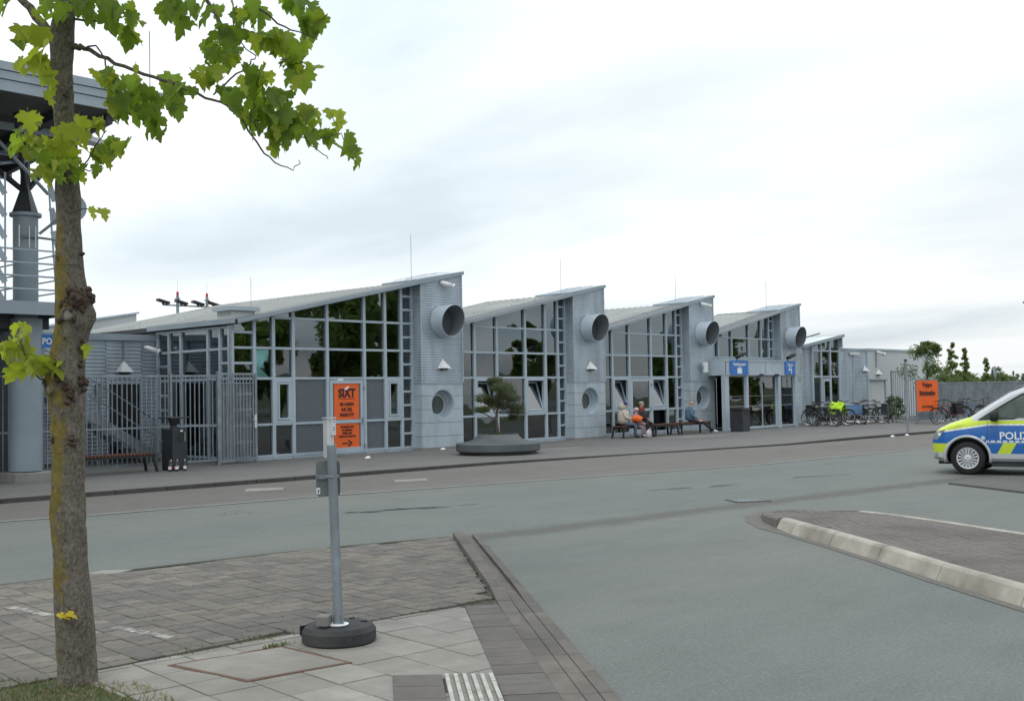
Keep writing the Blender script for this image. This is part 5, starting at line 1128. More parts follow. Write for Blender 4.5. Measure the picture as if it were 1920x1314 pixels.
# foreground temporary sign post
sp_ = thing('temporary_sign', 'grey steel sign pole seen from behind in a round black rubber foot', 'road sign', (5.2, 6.57, .014))
mb = MB(); mb.lathe([(.258, 0), (.27, .012), (.27, .085), (.245, .118), (.10, .135), (.001, .135)], 56); smooth_angle(mb.build('rubber_foot', m_rubber, sp_), 35)
for a in (200, 330, 100, 20): 
    mb = MB(); ca_, sa_ = math.cos(R(a)), math.sin(R(a)); mb.beam((ca_*.16-sa_*.0, sa_*.16, .128), (ca_*.205, sa_*.205, .128), .022, .016); mb.build('lifting_slot', m_black, sp_)
mb = MB(); mb.box(-.03, .03, -.012, .0, .02, .09); o = mb.build('grip_recess', m_black, sp_, loc=(-.2, .165, .035)); 
mb = MB(); mb.lathe([(.072, .134), (.075, .142), (.03, .147)], 28, (-.06, -.07, 0)); mb.build('flange', m_signw, sp_)
bx_, by_ = -.06, -.07; tx, ty = -.082, -.045
mb = MB(); mb.tube([(bx_, by_, .14), (tx-.003, ty, 1.435)], .0345, 24, cap=True); smooth_angle(mb.build('pole', m_galv, sp_), 50)
mb = MB(); mb.tube([(bx_, by_, .145), (bx_, by_, .20)], .040, 20); mb.build('pole_socket', m_galv, sp_); MB().box(bx_-.012, bx_+.01, by_-.05, by_-.035, .15, .21).build('clamp_bolt', m_galv, sp_)
# plate facing away from the camera, seen from behind at a slant
pv = Vector((.119, -.125, 0)).normalized(); pn = Vector((pv.y, -pv.x, 0))
cx_, cy_ = tx+.02-pv.x*.014, ty+.05-pv.y*.014
def pl_pt(u, z, d=0): return (cx_+pv.x*u+pn.x*d, cy_+pv.y*u+pn.y*d, z)
rad = .03; W_, Z0, Z1 = .088, 1.055, 1.318; ol = []
for (sx_, sz, a0) in ((1, 1, 0), (-1, 1, 90), (-1, -1, 180), (1, -1, 270)):
    for k in range(5):
        a = R(a0+22.5*k); ol.append((sx_*(W_-rad)+rad*math.cos(a), (Z1-rad if sz > 0 else Z0+rad)+rad*math.sin(a)))
m_back = mat('sign_back_grey', (.17, .195, .20), .55, .3, (.13, .15, .155), 9, c3=(.10, .115, .12), s3=6)
mb = MB(); n_ = len(ol); mb.add([pl_pt(u, z, 0) for u, z in ol]+[pl_pt(u, z, -.004) for u, z in ol], [list(range(n_)), list(range(2*n_-1, n_-1, -1))]+[[i, i+n_, (i+1) % n_+n_, (i+1) % n_] for i in range(n_)]); mb.build('sign_plate', m_back, sp_)
sgn = 1 if (Vector((-5, -6.5, 0)).dot(pn) > 0) else -1
mb = MB(); mb.beam(pl_pt(-.085, 1.2, sgn*.012), pl_pt(.085, 1.2, sgn*.012), .018, .03); mb.build('clamp_rail', m_galv, sp_)
MB().box(tx-.036, tx+.036, ty-.036, ty+.036, 1.19, 1.215).build('clamp_ring', m_galv, sp_, bevel=.008)
for u in (-.07, -.01, .07): 
    c0 = pl_pt(u, 1.2, sgn*.02); MB().box(c0[0]-.007, c0[0]+.007, c0[1]-.007, c0[1]+.007, 1.193, 1.207).build('bolt', m_galv, sp_)
mb = MB(); mb.add([pl_pt(-.085, 1.075, sgn*.004), pl_pt(-.058, 1.075, sgn*.004), pl_pt(-.058, 1.12, sgn*.004), pl_pt(-.085, 1.12, sgn*.004)], [[0, 1, 2, 3]]); mb.build('sticker', m_signw, sp_, fix=False)
mb = MB(); mb.add([pl_pt(-.077, 1.083, sgn*.0055), pl_pt(-.068, 1.083, sgn*.0055), pl_pt(-.064, 1.108, sgn*.0055), pl_pt(-.073, 1.108, sgn*.0055)], [[0, 1, 2, 3]]); mb.build('sticker_mark', m_ink, sp_, fix=False)
stn = MB(); stn.box(-.055, .055, -.045, .045, 0, .075); s1 = stn.build('loose_stone', m_conc, None, loc=(5.055, 6.555, .1495), bevel=.006); s1.rotation_euler = (0, 0, R(35)); tag(s1, 'loose square grey stone lying on the black rubber foot', 'stone')

# right side: steel post at the kerb, orange board, fences
MBp = thing('steel_post', 'tall slim steel post at the kerb before the orange board', 'post', (39.9, 17.2, PZ)); mb = MB(); mb.tube([(0, 0, 0), (0.02, .02, 2.62)], .045, 10); mb.build('pole', m_galv, MBp); mb = MB(); mb.lathe([(.06, 2.62), (.06, 2.68), (.001, 2.69)], 10, (.02, .02, 0)); mb.build('pole_cap', m_dark, MBp)
ob_ = thing('orange_board', 'large orange board with dark lettering on two posts before the bikes', 'sign', (49.1, 20.25, PZ), R(-26)); ob_.scale = (.52, 1, .96)
MB().box(-1.15, 1.15, -.03, .0, .60, 2.02).build('board', m_orange, ob_)
mb = MB(); mb.box(-1.2, 1.2, -.04, .01, 2.025, 2.07); mb.box(-1.2, 1.2, -.04, .01, .55, .595); mb.box(-1.2, -1.155, -.04, .01, .6, 2.02); mb.box(1.155, 1.2, -.04, .01, .6, 2.02); mb.build('board_frame', m_galv, ob_)
for x in (-1.1, 1.1): MB().box(x-.03, x+.03, .012, .07, 0, 2.0).build('post', m_galv, ob_)
for s, z, u in (('Weitere', 1.72, .62), ('Rückgabeplätze', 1.36, 1.9)):
    text('lettering', s, .30 if u < 1 else .27, m_ink, ob_, (0, -.036, z), bold=.01); 
    MB().box(-u/2*.9, u/2*.9, -.036, -.031, z-.05, z-.03).build('underline', m_ink, ob_)
text('lettering', 'auf der Rückseite', .17, m_ink, ob_, (0, -.036, .76), bold=.004)
def barfence(name, lb, pts, h, step, z=PZ, post=2.5, r=.014):
    t = thing(name, lb, 'fence')
    for a, b in zip(pts, pts[1:]):
        a = Vector(a); b = Vector(b); L_ = (b-a).length; d = (b-a)/L_
        MB().beam((*a, z+h), (*b, z+h), .05, .045).build('top_rail', m_galv, t); MB().beam((*a, z+.12), (*b, z+.12), .05, .04).build('bottom_rail', m_galv, t)
        k = 0; x = 0
        while x < L_: p = a+d*x; MB().box(p.x-.035, p.x+.035, p.y-.035, p.y+.035, z-.2, z+h+.06).build('post', m_galv, t); x += post
        n = int(L_/step)
        if n < 40:
            for k in range(1, n): p = a+d*(L_*k/n); MB().box(p.x-r, p.x+r, p.y-r, p.y+r, z+.14, z+h-.02).build('bar', m_galv, t)
        else:
            mb_ = MB()
            for k in range(1, n): p = a+d*(L_*k/n); mb_.box(p.x-r, p.x+r, p.y-r, p.y+r, z+.14, z+h-.02)
            tag(mb_.build('bars', m_galv, t), kind='stuff')
    return t
barfence('railing_fence', 'tall bar fence panel between the pale building and the orange board', [(53.0, 23.6), (50.4, 21.2)], 2.42, .28, post=9)
barfence('railing_fence', 'long low grey bar fence running behind the parked bikes at the right', [(50.2, 21.2), (90, 19.0)], 1.82, .09, post=2.6, r=.016)
far_s = thing('road_sign', 'thin round-topped road sign edge-on beyond the far fence', 'road sign', (79.6, 28, 0), R(96)); mb = MB(); mb.tube([(0, 0, 0), (0, 0, 3.0)], .04, 6); mb.build('pole', m_galv, far_s); mb = MB(); mb.lathe([(.001, -.02), (.42, -.02), (.42, .02), (.001, .02)], 20, (0, 0, 2.62), 'X'); o = mb.build('sign_disc', m_fascia, far_s)
sl_ = thing('street_lamp', 'street lamp head entering at the right edge of the view', 'street lamp', (85.5, 28.0, -1.05)); mb = MB(); mb.tube([(1.4, -1.5, 0), (1.4, -1.5, 8.2), (.75, -.8, 8.65)], [.07, .05, .04], 8); mb.build('pole', m_galv, sl_); MB().beam((.8, -.85, 8.62), (.1, -.1, 8.8), .26, .12).build('lamp_head', m_dark, sl_)

# bicycles: wheel axles along local X, frame in the local X-Z plane
m_tyre = mat('bicycle_tyre', (.012, .012, .013), .8); m_rim = mat('bicycle_rim', (.36, .37, .38), .3, .8)
def bicycle(lb, x, y, rz, col, pannier=None, vest=False, basket=False, steer=0, lean=0):
    t = thing('bicycle', lb, 'bicycle', (x, y, PZ), rz, 'bicycles parked near the annex' if x < 53 and y > 22.3 else 'bicycles parked by the long fence'); t.rotation_euler = (R(lean), 0, rz)
    mf = mat('bike_paint_%02d%02d%02d' % tuple(int(c*99) for c in col), col, .35, .2, coat=.3)
    def wheel(xc):
        mb_ = MB(); n = 32; vs = []
        for k in range(n):
            a = 2*math.pi*k/n
            for j in range(6): b = 2*math.pi*j/6; r_ = .335+.019*math.cos(b); vs.append((xc+r_*math.cos(a), .019*math.sin(b), .355+r_*math.sin(a)))
        mb_.add(vs, [[k*6+j, ((k+1) % n)*6+j, ((k+1) % n)*6+(j+1) % 6, k*6+(j+1) % 6] for k in range(n) for j in range(6)]); w_ = mb_.build('wheel', m_tyre, t, smooth=True)
        mb_ = MB(); vs = []
        for k in range(n):
            a = 2*math.pi*k/n
            for (r_, d_) in ((.317, .012), (.317, -.012), (.298, 0)): vs.append((xc+r_*math.cos(a), d_, .355+r_*math.sin(a)))
        mb_.add(vs, [[k*3+j, ((k+1) % n)*3+j, ((k+1) % n)*3+(j+1) % 3, k*3+(j+1) % 3] for k in range(n) for j in range(3)]); mb_.build('rim', m_rim, w_)
        mb_ = MB()
        for k in range(16): a = 2*math.pi*k/16; mb_.tube([(xc, .02 if k % 2 else -.02, .355), (xc+.3*math.cos(a), 0, .355+.3*math.sin(a))], .0022, 3, cap=False)
        mb_.tube([(xc, -.04, .355), (xc, .04, .355)], .022, 8); mb_.build('spokes', m_rim, w_)
    wheel(-.53); wheel(.55)
    f_ = MB(); bb_, st0, ht, hb, ra = (-.08, 0, .30), (-.22, 0, .78), (.38, 0, .86), (.41, 0, .70), (-.53, 0, .355)
    for a, b, r_ in ((bb_, st0, .018), (bb_, hb, .024), (st0, ht, .018), (bb_, ra, .012), (st0, ra, .010), (hb, ht, .022)): f_.tube([a, b], r_, 8)
    f_.build('frame', mf, t)
    f_ = MB(); f_.tube([(.41, 0, .70), (.55, 0, .355)], .016, 6); f_.build('fork', m_black, t)
    f_ = MB(); f_.tube([(.38, 0, .86), (.35, 0, 1.0), (.40, 0, 1.03)], .014, 6); f_.tube([(.28, -.29, 1.06), (.37, -.2, 1.04), (.40, 0, 1.03), (.37, .2, 1.04), (.28, .29, 1.06)], .013, 6); f_.build('handlebar', m_black, t)
    for s_ in (-1, 1): MB().tube([(.22, s_*.3, 1.06), (.33, s_*.265, 1.055)], .018, 6).build('grip', m_black, t)
    MB().tube([st0, (-.25, 0, .92)], .013, 6).build('seat_post', m_rim, t)
    s2 = MB(); s2.add([(-.40, -.08, .94), (-.40, .08, .94), (-.12, .02, .95), (-.12, -.02, .95), (-.39, -.07, .99), (-.39, .07, .99), (-.12, .015, .97), (-.12, -.015, .97)], [[0, 1, 2, 3], [4, 5, 6, 7], [0, 1, 5, 4], [1, 2, 6, 5], [2, 3, 7, 6], [3, 0, 4, 7]]); s2.build('saddle', m_black, t, bevel=.01)
    f_ = MB(); f_.lathe([(.09, -.012), (.09, .004)], 18, (-.08, -.05, .30), 'Y'); f_.beam((-.08, -.07, .30), (.02, -.07, .17), .015, .025); f_.beam((-.08, .05, .30), (-.18, .05, .43), .015, .025); f_.build('crankset', m_dark, t)
    f_ = MB(); f_.tube([(-.88, 0, .5), (-.80, 0, .66), (-.65, 0, .74), (-.45, 0, .73)], .02, 5); f_.tube([(.2, 0, .45), (.36, 0, .66), (.5, 0, .73), (.72, 0, .69), (.84, 0, .62)], .018, 5); f_.build('mudguards', m_black, t)
    f_ = MB(); f_.box(-.82, -.3, -.07, -.055, .74, .755); f_.box(-.82, -.3, .055, .07, .74, .755)
    for x_ in (-.8, -.56, -.32): f_.box(x_-.01, x_+.01, -.055, .055, .74, .755)
    f_.tube([(-.53, .06, .36), (-.6, .06, .74)], .008, 5); f_.tube([(-.53, -.06, .36), (-.6, -.06, .74)], .008, 5); f_.build('rack', m_black, t)
    if pannier:
        mp2 = mat('pannier_%d' % int(pannier[2]*100), pannier, .7)
        for s_ in (-1, 1): MB().box(-.78, -.42, s_*.16-.075, s_*.16+.075, .42, .78).build('pannier', mp2, t, bevel=.03)
        MB().box(-.8, -.42, -.14, .14, .785, .93).build('rack_bag', mp2, t, bevel=.03)
    if basket: MB().box(.5, .78, -.17, .17, .74, .98).build('basket', m_black, t, bevel=.02)
    return t
r90 = math.pi/2
bicycle('black city bike nearest the porch, front wheel to the wall', 45.95, 23.75, r90+.25, (.02, .02, .025), lean=4)
b_v = bicycle('dark bike under a yellow high-visibility vest', 46.75, 23.45, -r90+.2, (.02, .025, .05), lean=-3)
bicycle('grey bike beside the blue trolley, behind the hoop rack', 48.7, 23.75, r90+.1, (.10, .11, .12), lean=3)
bicycle('dark blue bike in the middle of the annex bike row', 49.4, 23.55, -r90, (.02, .03, .07), lean=-4)
bicycle('black bike with a pale rimmed wheel beside the hoop rack', 50.0, 23.35, r90+.35, (.02, .02, .02), lean=3)
bicycle('black touring bike with dark blue panniers at the row end', 51.4, 23.9, r90+.5, (.02, .02, .02), pannier=(.02, .03, .06))
bicycle('dark green bike with black bag leaning before the orange board', 49.6, 19.6, 2.65, (.03, .05, .06), pannier=(.012, .012, .014), lean=4)
bicycle('red bike beside the orange board', 51.0, 19.9, 2.2, (.35, .02, .03), lean=-4)
bicycle('bike with a bright blue saddle cover by the fence', 52.2, 19.6, 2.3, (.04, .12, .3), lean=4)
bicycle('dark bike with a front basket by the fence', 53.6, 19.8, 1.9, (.05, .015, .015), basket=True, lean=-3)
bicycle('black bike farthest right before the van', 55.4, 19.7, 2.4, (.02, .02, .02), lean=4)
bicycle('grey bike half hidden by the van bonnet', 57.2, 19.6, 2.0, (.1, .1, .11), lean=-4)
for k, (x, y, rz, l, c) in enumerate([(45.5, 23.3, r90-.2, 'second black bike leaning close to the porch', (.015, .015, .015)), (46.4, 23.9, -r90-.15, 'dark grey bike jammed behind the yellow vest', (.05, .05, .06)), (47.2, 24.1, r90+.3, 'black bike behind the blue trolley', (.02, .02, .02)), (49.05, 24.0, r90-.25, 'black bike wedged between the grey and the blue bikes', (.015, .015, .02)), (50.7, 23.8, -r90+.3, 'dark brown bike before the annex corner', (.05, .03, .02))]): bicycle(l, x, y, rz, c, pannier=(.015, .015, .02) if k in (1, 3) else None, lean=3)
# vest draped over the second bike
m_vest = mat('high_visibility_yellow', (.55, .85, .02), .6, 0, (.45, .75, .02), 8); rg = random.Random(2)
mb = MB(); G1, G2 = 10, 12
for i in range(G1+1):
    for j in range(G2+1):
        u = i/G1-.5; v = j/G2-.5; z = 1.02-abs(v)*abs(v)*1.9-.05*math.sin(u*9)+.03*rg.random()
        mb.v.append((46.75+v*.5+.05*math.sin(u*11), 23.35+u*.6+.04*math.sin(v*13), PZ+max(.45, z)+.02*math.cos(v*20)))
mb.f = [[i*(G2+1)+j, (i+1)*(G2+1)+j, (i+1)*(G2+1)+j+1, i*(G2+1)+j+1] for i in range(G1) for j in range(G2)]; mb.m = [0]*len(mb.f)
tag(mb.build('safety_vest', m_vest, smooth=True, fix=False), 'bright yellow high-visibility vest draped over a parked bike', 'vest')
# hoop racks
for k, (x, y, lb) in enumerate([(48.1, 22.9, 'steel hoop bike stand in front of the grey bikes')]):
    t = thing('bike_stand', lb, 'bike stand', (x, y, PZ), R(-22)); 
    MB().tube([(0, 0, 0), (0, 0, .82), (.04, 0, .9), (.12, 0, .93), (1.5, 0, .93), (1.58, 0, .9), (1.62, 0, .82), (1.62, 0, 0)], .03, 8).build('hoop', m_galv, t, smooth=True); MB().tube([(0, 0, .35), (1.62, 0, .35)], .022, 6).build('crossbar', m_galv, t)
# luggage trolley
tr = thing('shopping_trolley', 'wire trolley with a blue panel between the parked bikes', 'trolley', (47.75, 23.1, PZ), R(-60))
mb = MB()
for z in (.45, .6, .75, .9): mb.tube([(-.3, -.24, z), (.35, -.26, z), (.35, .26, z), (-.3, .24, z), (-.3, -.24, z)], .008, 4)
for k in range(7):
    x = -.3+k*.108
    for s_ in (-1, 1): mb.tube([(x, s_*.25, .45), (x, s_*.25, .92)], .006, 4)
mb.tube([(-.4, -.25, 1.0), (-.4, .25, 1.0)], .02, 6); mb.tube([(-.4, -.25, 1.0), (-.2, -.22, .3)], .012, 5); mb.tube([(-.4, .25, 1.0), (-.2, .22, .3)], .012, 5); mb.build('basket', m_rim, tr)
MB().box(.36, .375, -.24, .24, .48, .9).build('blue_panel', mat('trolley_blue', (.06, .25, .55), .4), tr); MB().box(-.28, .33, .262, .27, .48, .88).build('blue_panel', MATS['trolley_blue'], tr)
mb = MB(); mb.tube([(-.35, -.2, .15), (.5, -.22, .15), (.5, .22, .15), (-.35, .2, .15)], .014, 5); mb.build('chassis', m_rim, tr)
for x, y in ((-.35, -.22), (-.35, .22), (.48, -.22), (.48, .22)):
    mb = MB(); mb.lathe([(.06, -.015), (.06, .015)], 12, (x, y, .062), 'Y'); mb.build('wheel', m_black, tr)

# ------------------------------------------------------------------ police van
def van():
    L_ = 5.1
    t = thing('police_van', 'silver police van with blue and fluorescent yellow livery cut by the right edge', 'van', (22.66, 8.56, 0), R(101))
    # local axes: +X is forward, origin under the front axle on the left side of the van... body centre line at y = -0.96
    YC = -.93
    prof = [(.74, .45, .62, .54), (.715, .34, .74, .65), (.655, .29, .86, .75), (.54, .26, .95, .83), (.37, .25, 1.03, .89), (.15, .25, 1.10, .925), (-.02, .25, 1.15, .935), (-.12, .25, 1.22, .94), (-.45, .25, 1.45, .945), (-.80, .25, 1.67, .948), (-1.15, .25, 1.81, .95), (-1.6, .25, 1.885, .95), (-2.4, .25, 1.90, .95), (-3.4, .25, 1.90, .95), (-4.0, .25, 1.87, .945), (-4.18, .3, 1.80, .92), (-4.22, .4, 1.0, .90)]
    def sect(s):
        x, zb, zt, hw = s
        zs = zt-.05 if zt < 1.17 else max(1.02, 0)
        belt = min(zt-.10, 1.02); out_ = []
        out_.append((0, zb)); out_.append((hw*.86, zb)); out_.append((hw*.985, zb+.08)); out_.append((hw, .45+.0 if zb < .4 else zb+.12)); out_.append((hw, max(.6, belt-.18) if belt > .7 else belt*.92)); out_.append((hw*.99, belt))
        if zt > 1.2:
            tw = hw-.16*(zt-1.02)/.86
            k = (zt-.12-belt)
            out_.append((hw*.985-(hw*.985-tw)*.33, belt+k*.33)); out_.append((hw*.985-(hw*.985-tw)*.66, belt+k*.66)); out_.append((tw, zt-.12)); out_.append((tw-.08, zt-.035)); out_.append((tw*.55, zt-.005)); out_.append((0, zt))
        else:
            a = hw*.985; out_ += [(a-.01, belt+.02), (a-.03, belt+.045), (a-.06, zt-.04), (a-.13, zt-.02), (a*.5, zt+.0), (0, zt+.01)]
        return [(x, p[0], p[1]) for p in out_]
    S = [sect(s) for s in prof]; K = len(S[0]); vs = []; fs = []
    for sg in (1, -1):
        base = len(vs)
        for st in S: vs += [(p[0], YC+sg*p[1], p[2]) for p in st]
        for i in range(len(S)-1):
            for k in range(K-1):
                q = [base+i*K+k, base+(i+1)*K+k, base+(i+1)*K+k+1, base+i*K+k+1]; fs.append(q if sg > 0 else q[::-1])
    # front and rear caps
    n0 = len(S)*K
    fs.append([k for k in range(K)]+[n0+k for k in range(K-1, -1, -1)])
    e0 = (len(S)-1)*K; fs.append([e0+k for k in range(K-1, -1, -1)]+[n0+e0+k for k in range(K)])
    mb = MB(); mb.add(vs, fs)
    # livery
    m = bpy.data.materials.new('police_livery'); m.use_nodes = True; nt_ = m.node_tree; b = nt_.nodes['Principled BSDF']; Lk = nt_.links.new
    tcn = nt_.nodes.new('ShaderNodeTexCoord'); sp = nt_.nodes.new('ShaderNodeSeparateXYZ'); Lk(tcn.outputs['Object'], sp.inputs[0]); X, Z = sp.outputs[0], sp.outputs[2]
    def M(op, a, bb, c=None):
        n = nt_.nodes.new('ShaderNodeMath'); n.operation = op
        for i, v in enumerate((a, bb, c)):
            if v is None: continue
            if hasattr(v, 'links'): Lk(v, n.inputs[i])
            else: n.inputs[i].default_value = v
        return n.outputs[0]
    def band(v, lo, hi): return M('MULTIPLY', M('GREATER_THAN', v, lo), M('LESS_THAN', v, hi))
    def mix(f_, a, bb):
        n = nt_.nodes.new('ShaderNodeMix'); n.data_type = 'RGBA'; Lk(f_, n.inputs[0])
        for i, v in ((6, a), (7, bb)):
            if hasattr(v, 'links'): Lk(v, n.inputs[i])
            else: n.inputs[i].default_value = (*v, 1)
        return n.outputs[2]
    silver, blue, yel, wht = (.54, .56, .58), (.015, .13, .44), (.58, .72, .04), (.80, .82, .84)
    # belt line rises towards the rear: zy = .80 + .14*(0.75-x) clipped
    zy = M('MINIMUM', M('ADD', M('MULTIPLY', M('SUBTRACT', .75, X), .16), .80), .985)
    onb = M('MULTIPLY', M('GREATER_THAN', Z, .655), M('LESS_THAN', Z, zy))
    col = mix(onb, silver, blue)
    ony = M('MULTIPLY', M('GREATER_THAN', Z, M('ADD', zy, .03)), M('MULTIPLY', M('LESS_THAN', Z, M('ADD', 1.10, M('MULTIPLY', M('LESS_THAN', X, .25), -.02))), M('LESS_THAN', Z, 1.09)))
    hood = M('MULTIPLY', M('GREATER_THAN', X, -.1), M('GREATER_THAN', Z, M('ADD', zy, .03)))
    col = mix(M('MAXIMUM', ony, hood), col, yel)
    dash = M('MULTIPLY', band(Z, .66, .69), M('GREATER_THAN', M('FRACT', M('MULTIPLY', X, 9.0), None), .3))
    dash2 = M('MULTIPLY', M('MULTIPLY', M('GREATER_THAN', Z, zy), M('LESS_THAN', Z, M('ADD', zy, .03))), M('GREATER_THAN', M('FRACT', M('MULTIPLY', X, 9.0), None), .12))
    rearw = M('LESS_THAN', X, -.43)
    slant = M('FRACT', M('DIVIDE', M('ADD', X, M('MULTIPLY', Z, .55)), .56), None)
    cheq = mix(M('LESS_THAN', slant, .43), blue, yel)
    inlow = M('MULTIPLY', band(Z, .43, .64), M('LESS_THAN', X, -.36)); col = mix(inlow, col, cheq)
    bump_y = M('MULTIPLY', band(Z, .44, .62), M('GREATER_THAN', X, .38)); col = mix(bump_y, col, yel)
    blu2 = M('MULTIPLY', band(Z, .62, .66), M('GREATER_THAN', X, .38)); col = mix(blu2, col, blue)
    col = mix(M('MULTIPLY', dash, M('LESS_THAN', X, -.36)), col, wht); col = mix(M('MULTIPLY', dash2, M('LESS_THAN', X, .6)), col, wht)
    seam = band(X, -.392, -.380); col = mix(M('MULTIPLY', seam, M('LESS_THAN', Z, 1.05)), col, (.05, .06, .08)); seam = band(X, -1.62, -1.608); col = mix(M('MULTIPLY', seam, M('LESS_THAN', Z, 1.05)), col, (.05, .06, .08))
    Lk(col, b.inputs['Base Color']); b.inputs['Roughness'].default_value = .32; b.inputs['Coat Weight'].default_value = .6; b.inputs['Coat Roughness'].default_value = .06; b.inputs['Metallic'].default_value = .15
    body = mb.build('body', [m, m_black], t)
    bmc = bmesh.new(); bmc.from_mesh(body.data); bmesh.ops.remove_doubles(bmc, verts=bmc.verts, dist=.0006); bmesh.ops.recalc_face_normals(bmc, faces=bmc.faces); bmc.to_mesh(body.data); bmc.free()
    cut = MB(); cut.lathe([(.405, -2.4), (.405, .4)], 40, (0, 0, .34), 'Y'); cut.lathe([(.405, -2.4), (.405, .4)], 40, (-3.2, 0, .34), 'Y'); co = cut.build('c', m_black, t)
    bool_cut(body, co); bpy.data.objects.remove(co)
    md = body.data; 
    smooth_angle(body, 32)
    # arch trims, liners
    for xc in (0, -3.2):
        a_ = MB(); pts = [(xc+.43*math.cos(R(a)), .006, .34+.43*math.sin(R(a))) for a in range(-12, 193, 12)]; a_.tube(pts, .03, 8); a_.build('arch_trim', mat('silver_paint', (.48, .50, .52), .3, .4, coat=.4), t, smooth=True)
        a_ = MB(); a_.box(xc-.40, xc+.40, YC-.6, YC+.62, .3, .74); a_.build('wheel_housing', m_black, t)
    def wheel(xc, yc, sg):
        e_ = MB(); e_.lathe([(.215, -.10*sg), (.30, -.115*sg), (.328, -.08*sg), (.333, 0), (.328, .08*sg), (.30, .115*sg), (.215, .10*sg)], 48, (xc, yc, .333), 'Y'); w_ = e_.build('wheel', mat('car_tyre', (.013, .013, .014), .8), t, smooth=True)
        e_ = MB(); e_.lathe([(.216, .098*sg), (.21, .112*sg), (.195, .108*sg), (.19, .07*sg), (.001, .07*sg)], 48, (xc, yc, .333), 'Y'); e_.build('rim', m_black, w_)
        mh = mat('hub_silver', (.62, .64, .66), .35, .5); e_ = MB(); e_.lathe([(.217, .10*sg), (.212, .118*sg), (.188, .114*sg), (.188, .09*sg)], 48, (xc, yc, .333), 'Y'); e_.lathe([(.075, .08*sg), (.07, .112*sg), (.04, .12*sg), (.001, .12*sg)], 24, (xc, yc, .333), 'Y'); e_.build('hub_cap', mh, w_, smooth=False)
        for k in range(16):
            a = 2*math.pi*(k+.5)/16; e_ = MB(); ca_, sa_ = math.cos(a), math.sin(a); r0, r1 = .06, .20; w0, w1 = .0085, .019; y0, y1 = yc+.085*sg, yc+.113*sg
            q = [(r0, -w0), (r1, -w1), (r1, w1), (r0, w0)]; e_.add([(xc+u*ca_-v*sa_, y0, .333+u*sa_+v*ca_) for u, v in q]+[(xc+u*ca_-v*sa_, y1, .333+u*sa_+v*ca_) for u, v in q], [[0, 1, 2, 3], [7, 6, 5, 4], [0, 4, 5, 1], [1, 5, 6, 2], [2, 6, 7, 3], [3, 7, 4, 0]]); e_.build('spoke', mh, w_)
    for xc in (0, -3.2): wheel(xc, -.115, 1); wheel(xc, 2*YC+.115, -1)
    # side glass following the tumblehome of the side
    def sidepatch(name, poly, m_, off=.004, par=t, th=0):
        def yy(z, x): 
            hw = .948*.985; belt = 1.02; zt = 1.90; tw = .948-.16*(zt-1.02)/.86; return YC+(hw-(hw-tw)*max(0, (z-belt))/(zt-.12-belt))+off
        e_ = MB(); e_.add([(x, yy(z, x), z) for x, z in poly], [list(range(len(poly)))]); return e_.build(name, m_, par, fix=False)
    m_vg = mat('van_side_glass', (.045, .06, .06), .05, 0, (.10, .125, .12), 1.6, coat=1, lo=.4, hi=.6)
    sidepatch('window_seal', [(-.20, 1.09), (-.45, 1.10), (-1.62, 1.10), (-1.62, 1.70), (-1.30, 1.70), (-1.0, 1.60), (-.72, 1.43), (-.45, 1.26)][::-1], m_black, .003)
    sidepatch('side_window', [(-.56, 1.13), (-1.58, 1.13), (-1.58, 1.665), (-1.32, 1.665), (-1.0, 1.555), (-.72, 1.385), (-.56, 1.285)][::-1], m_vg, .007)
    sidepatch('quarter_window', [(-.27, 1.115), (-.51, 1.125), (-.51, 1.26)][::-1], m_vg, .007)
    sidepatch('side_window', [(-1.72, 1.10), (-2.9, 1.10), (-2.9, 1.68), (-1.72, 1.68)][::-1], m_vg, .006); sidepatch('side_window', [(-3.0, 1.10), (-4.0, 1.10), (-3.95, 1.66), (-3.0, 1.68)][::-1], m_vg, .006)
    # windscreen
    e_ = MB(); rows_ = [(-.14, 1.235), (-.45, 1.455), (-.80, 1.675), (-1.10, 1.80)]
    for x, z in rows_:
        for v in (-.78, -.4, 0, .4, .78): e_.v.append((x, YC+v*(.98-.08*(z-1.2)/.6), z-.004+.018-(.02 if abs(v) > .7 else 0)))
    e_.f = [[i*5+j, i*5+j+1, (i+1)*5+j+1, (i+1)*5+j] for i in range(3) for j in range(4)]; e_.m = [0]*12; e_.build('windscreen', m_vg, t, smooth=True)
    # door handle, mirror, lights, badges, sill
    e_ = MB(); e_.beam((-1.52, .0, .985), (-1.34, .0, .99), .05, .045); e_.build('door_handle', m_black, t, bevel=.008)
    e_ = MB(); e_.add([(-.60, .02, 1.08), (-.44, .02, 1.08), (-.60, .02, 1.28), (-.46, .02, 1.26), (-.62, .26, 1.06), (-.46, .25, 1.08), (-.62, .27, 1.31), (-.47, .25, 1.27)], [[0, 1, 3, 2], [4, 6, 7, 5], [0, 4, 5, 1], [1, 5, 7, 3], [3, 7, 6, 2], [2, 6, 4, 0]]); mi_ = e_.build('mirror', m_black, t, bevel=.035, smooth=True)
    mhl = mat('headlight_glass', (.34, .37, .40), .08, .3, coat=1)
    e_ = MB(); q = [(.43, .90), (.52, .885), (.61, .84), (.665, .78), (.675, .70), (.60, .69), (.50, .79)]
    def nose_y(x):
        for i in range(len(prof)-1):
            a, c_ = prof[i], prof[i+1]
            if a[0] >= x >= c_[0]: t_ = (a[0]-x)/(a[0]-c_[0]); return YC+(a[3]+(c_[3]-a[3])*t_)
        return YC+.4
    e_.add([(x, nose_y(x)+.006, z) for x, z in q]+[(x+.015, nose_y(x)-.09, z) for x, z in q], [list(range(7)), list(range(13, 6, -1))]+[[i, (i+1) % 7, (i+1) % 7+7, i+7] for i in range(7)]); hl = e_.build('headlight', mhl, t)
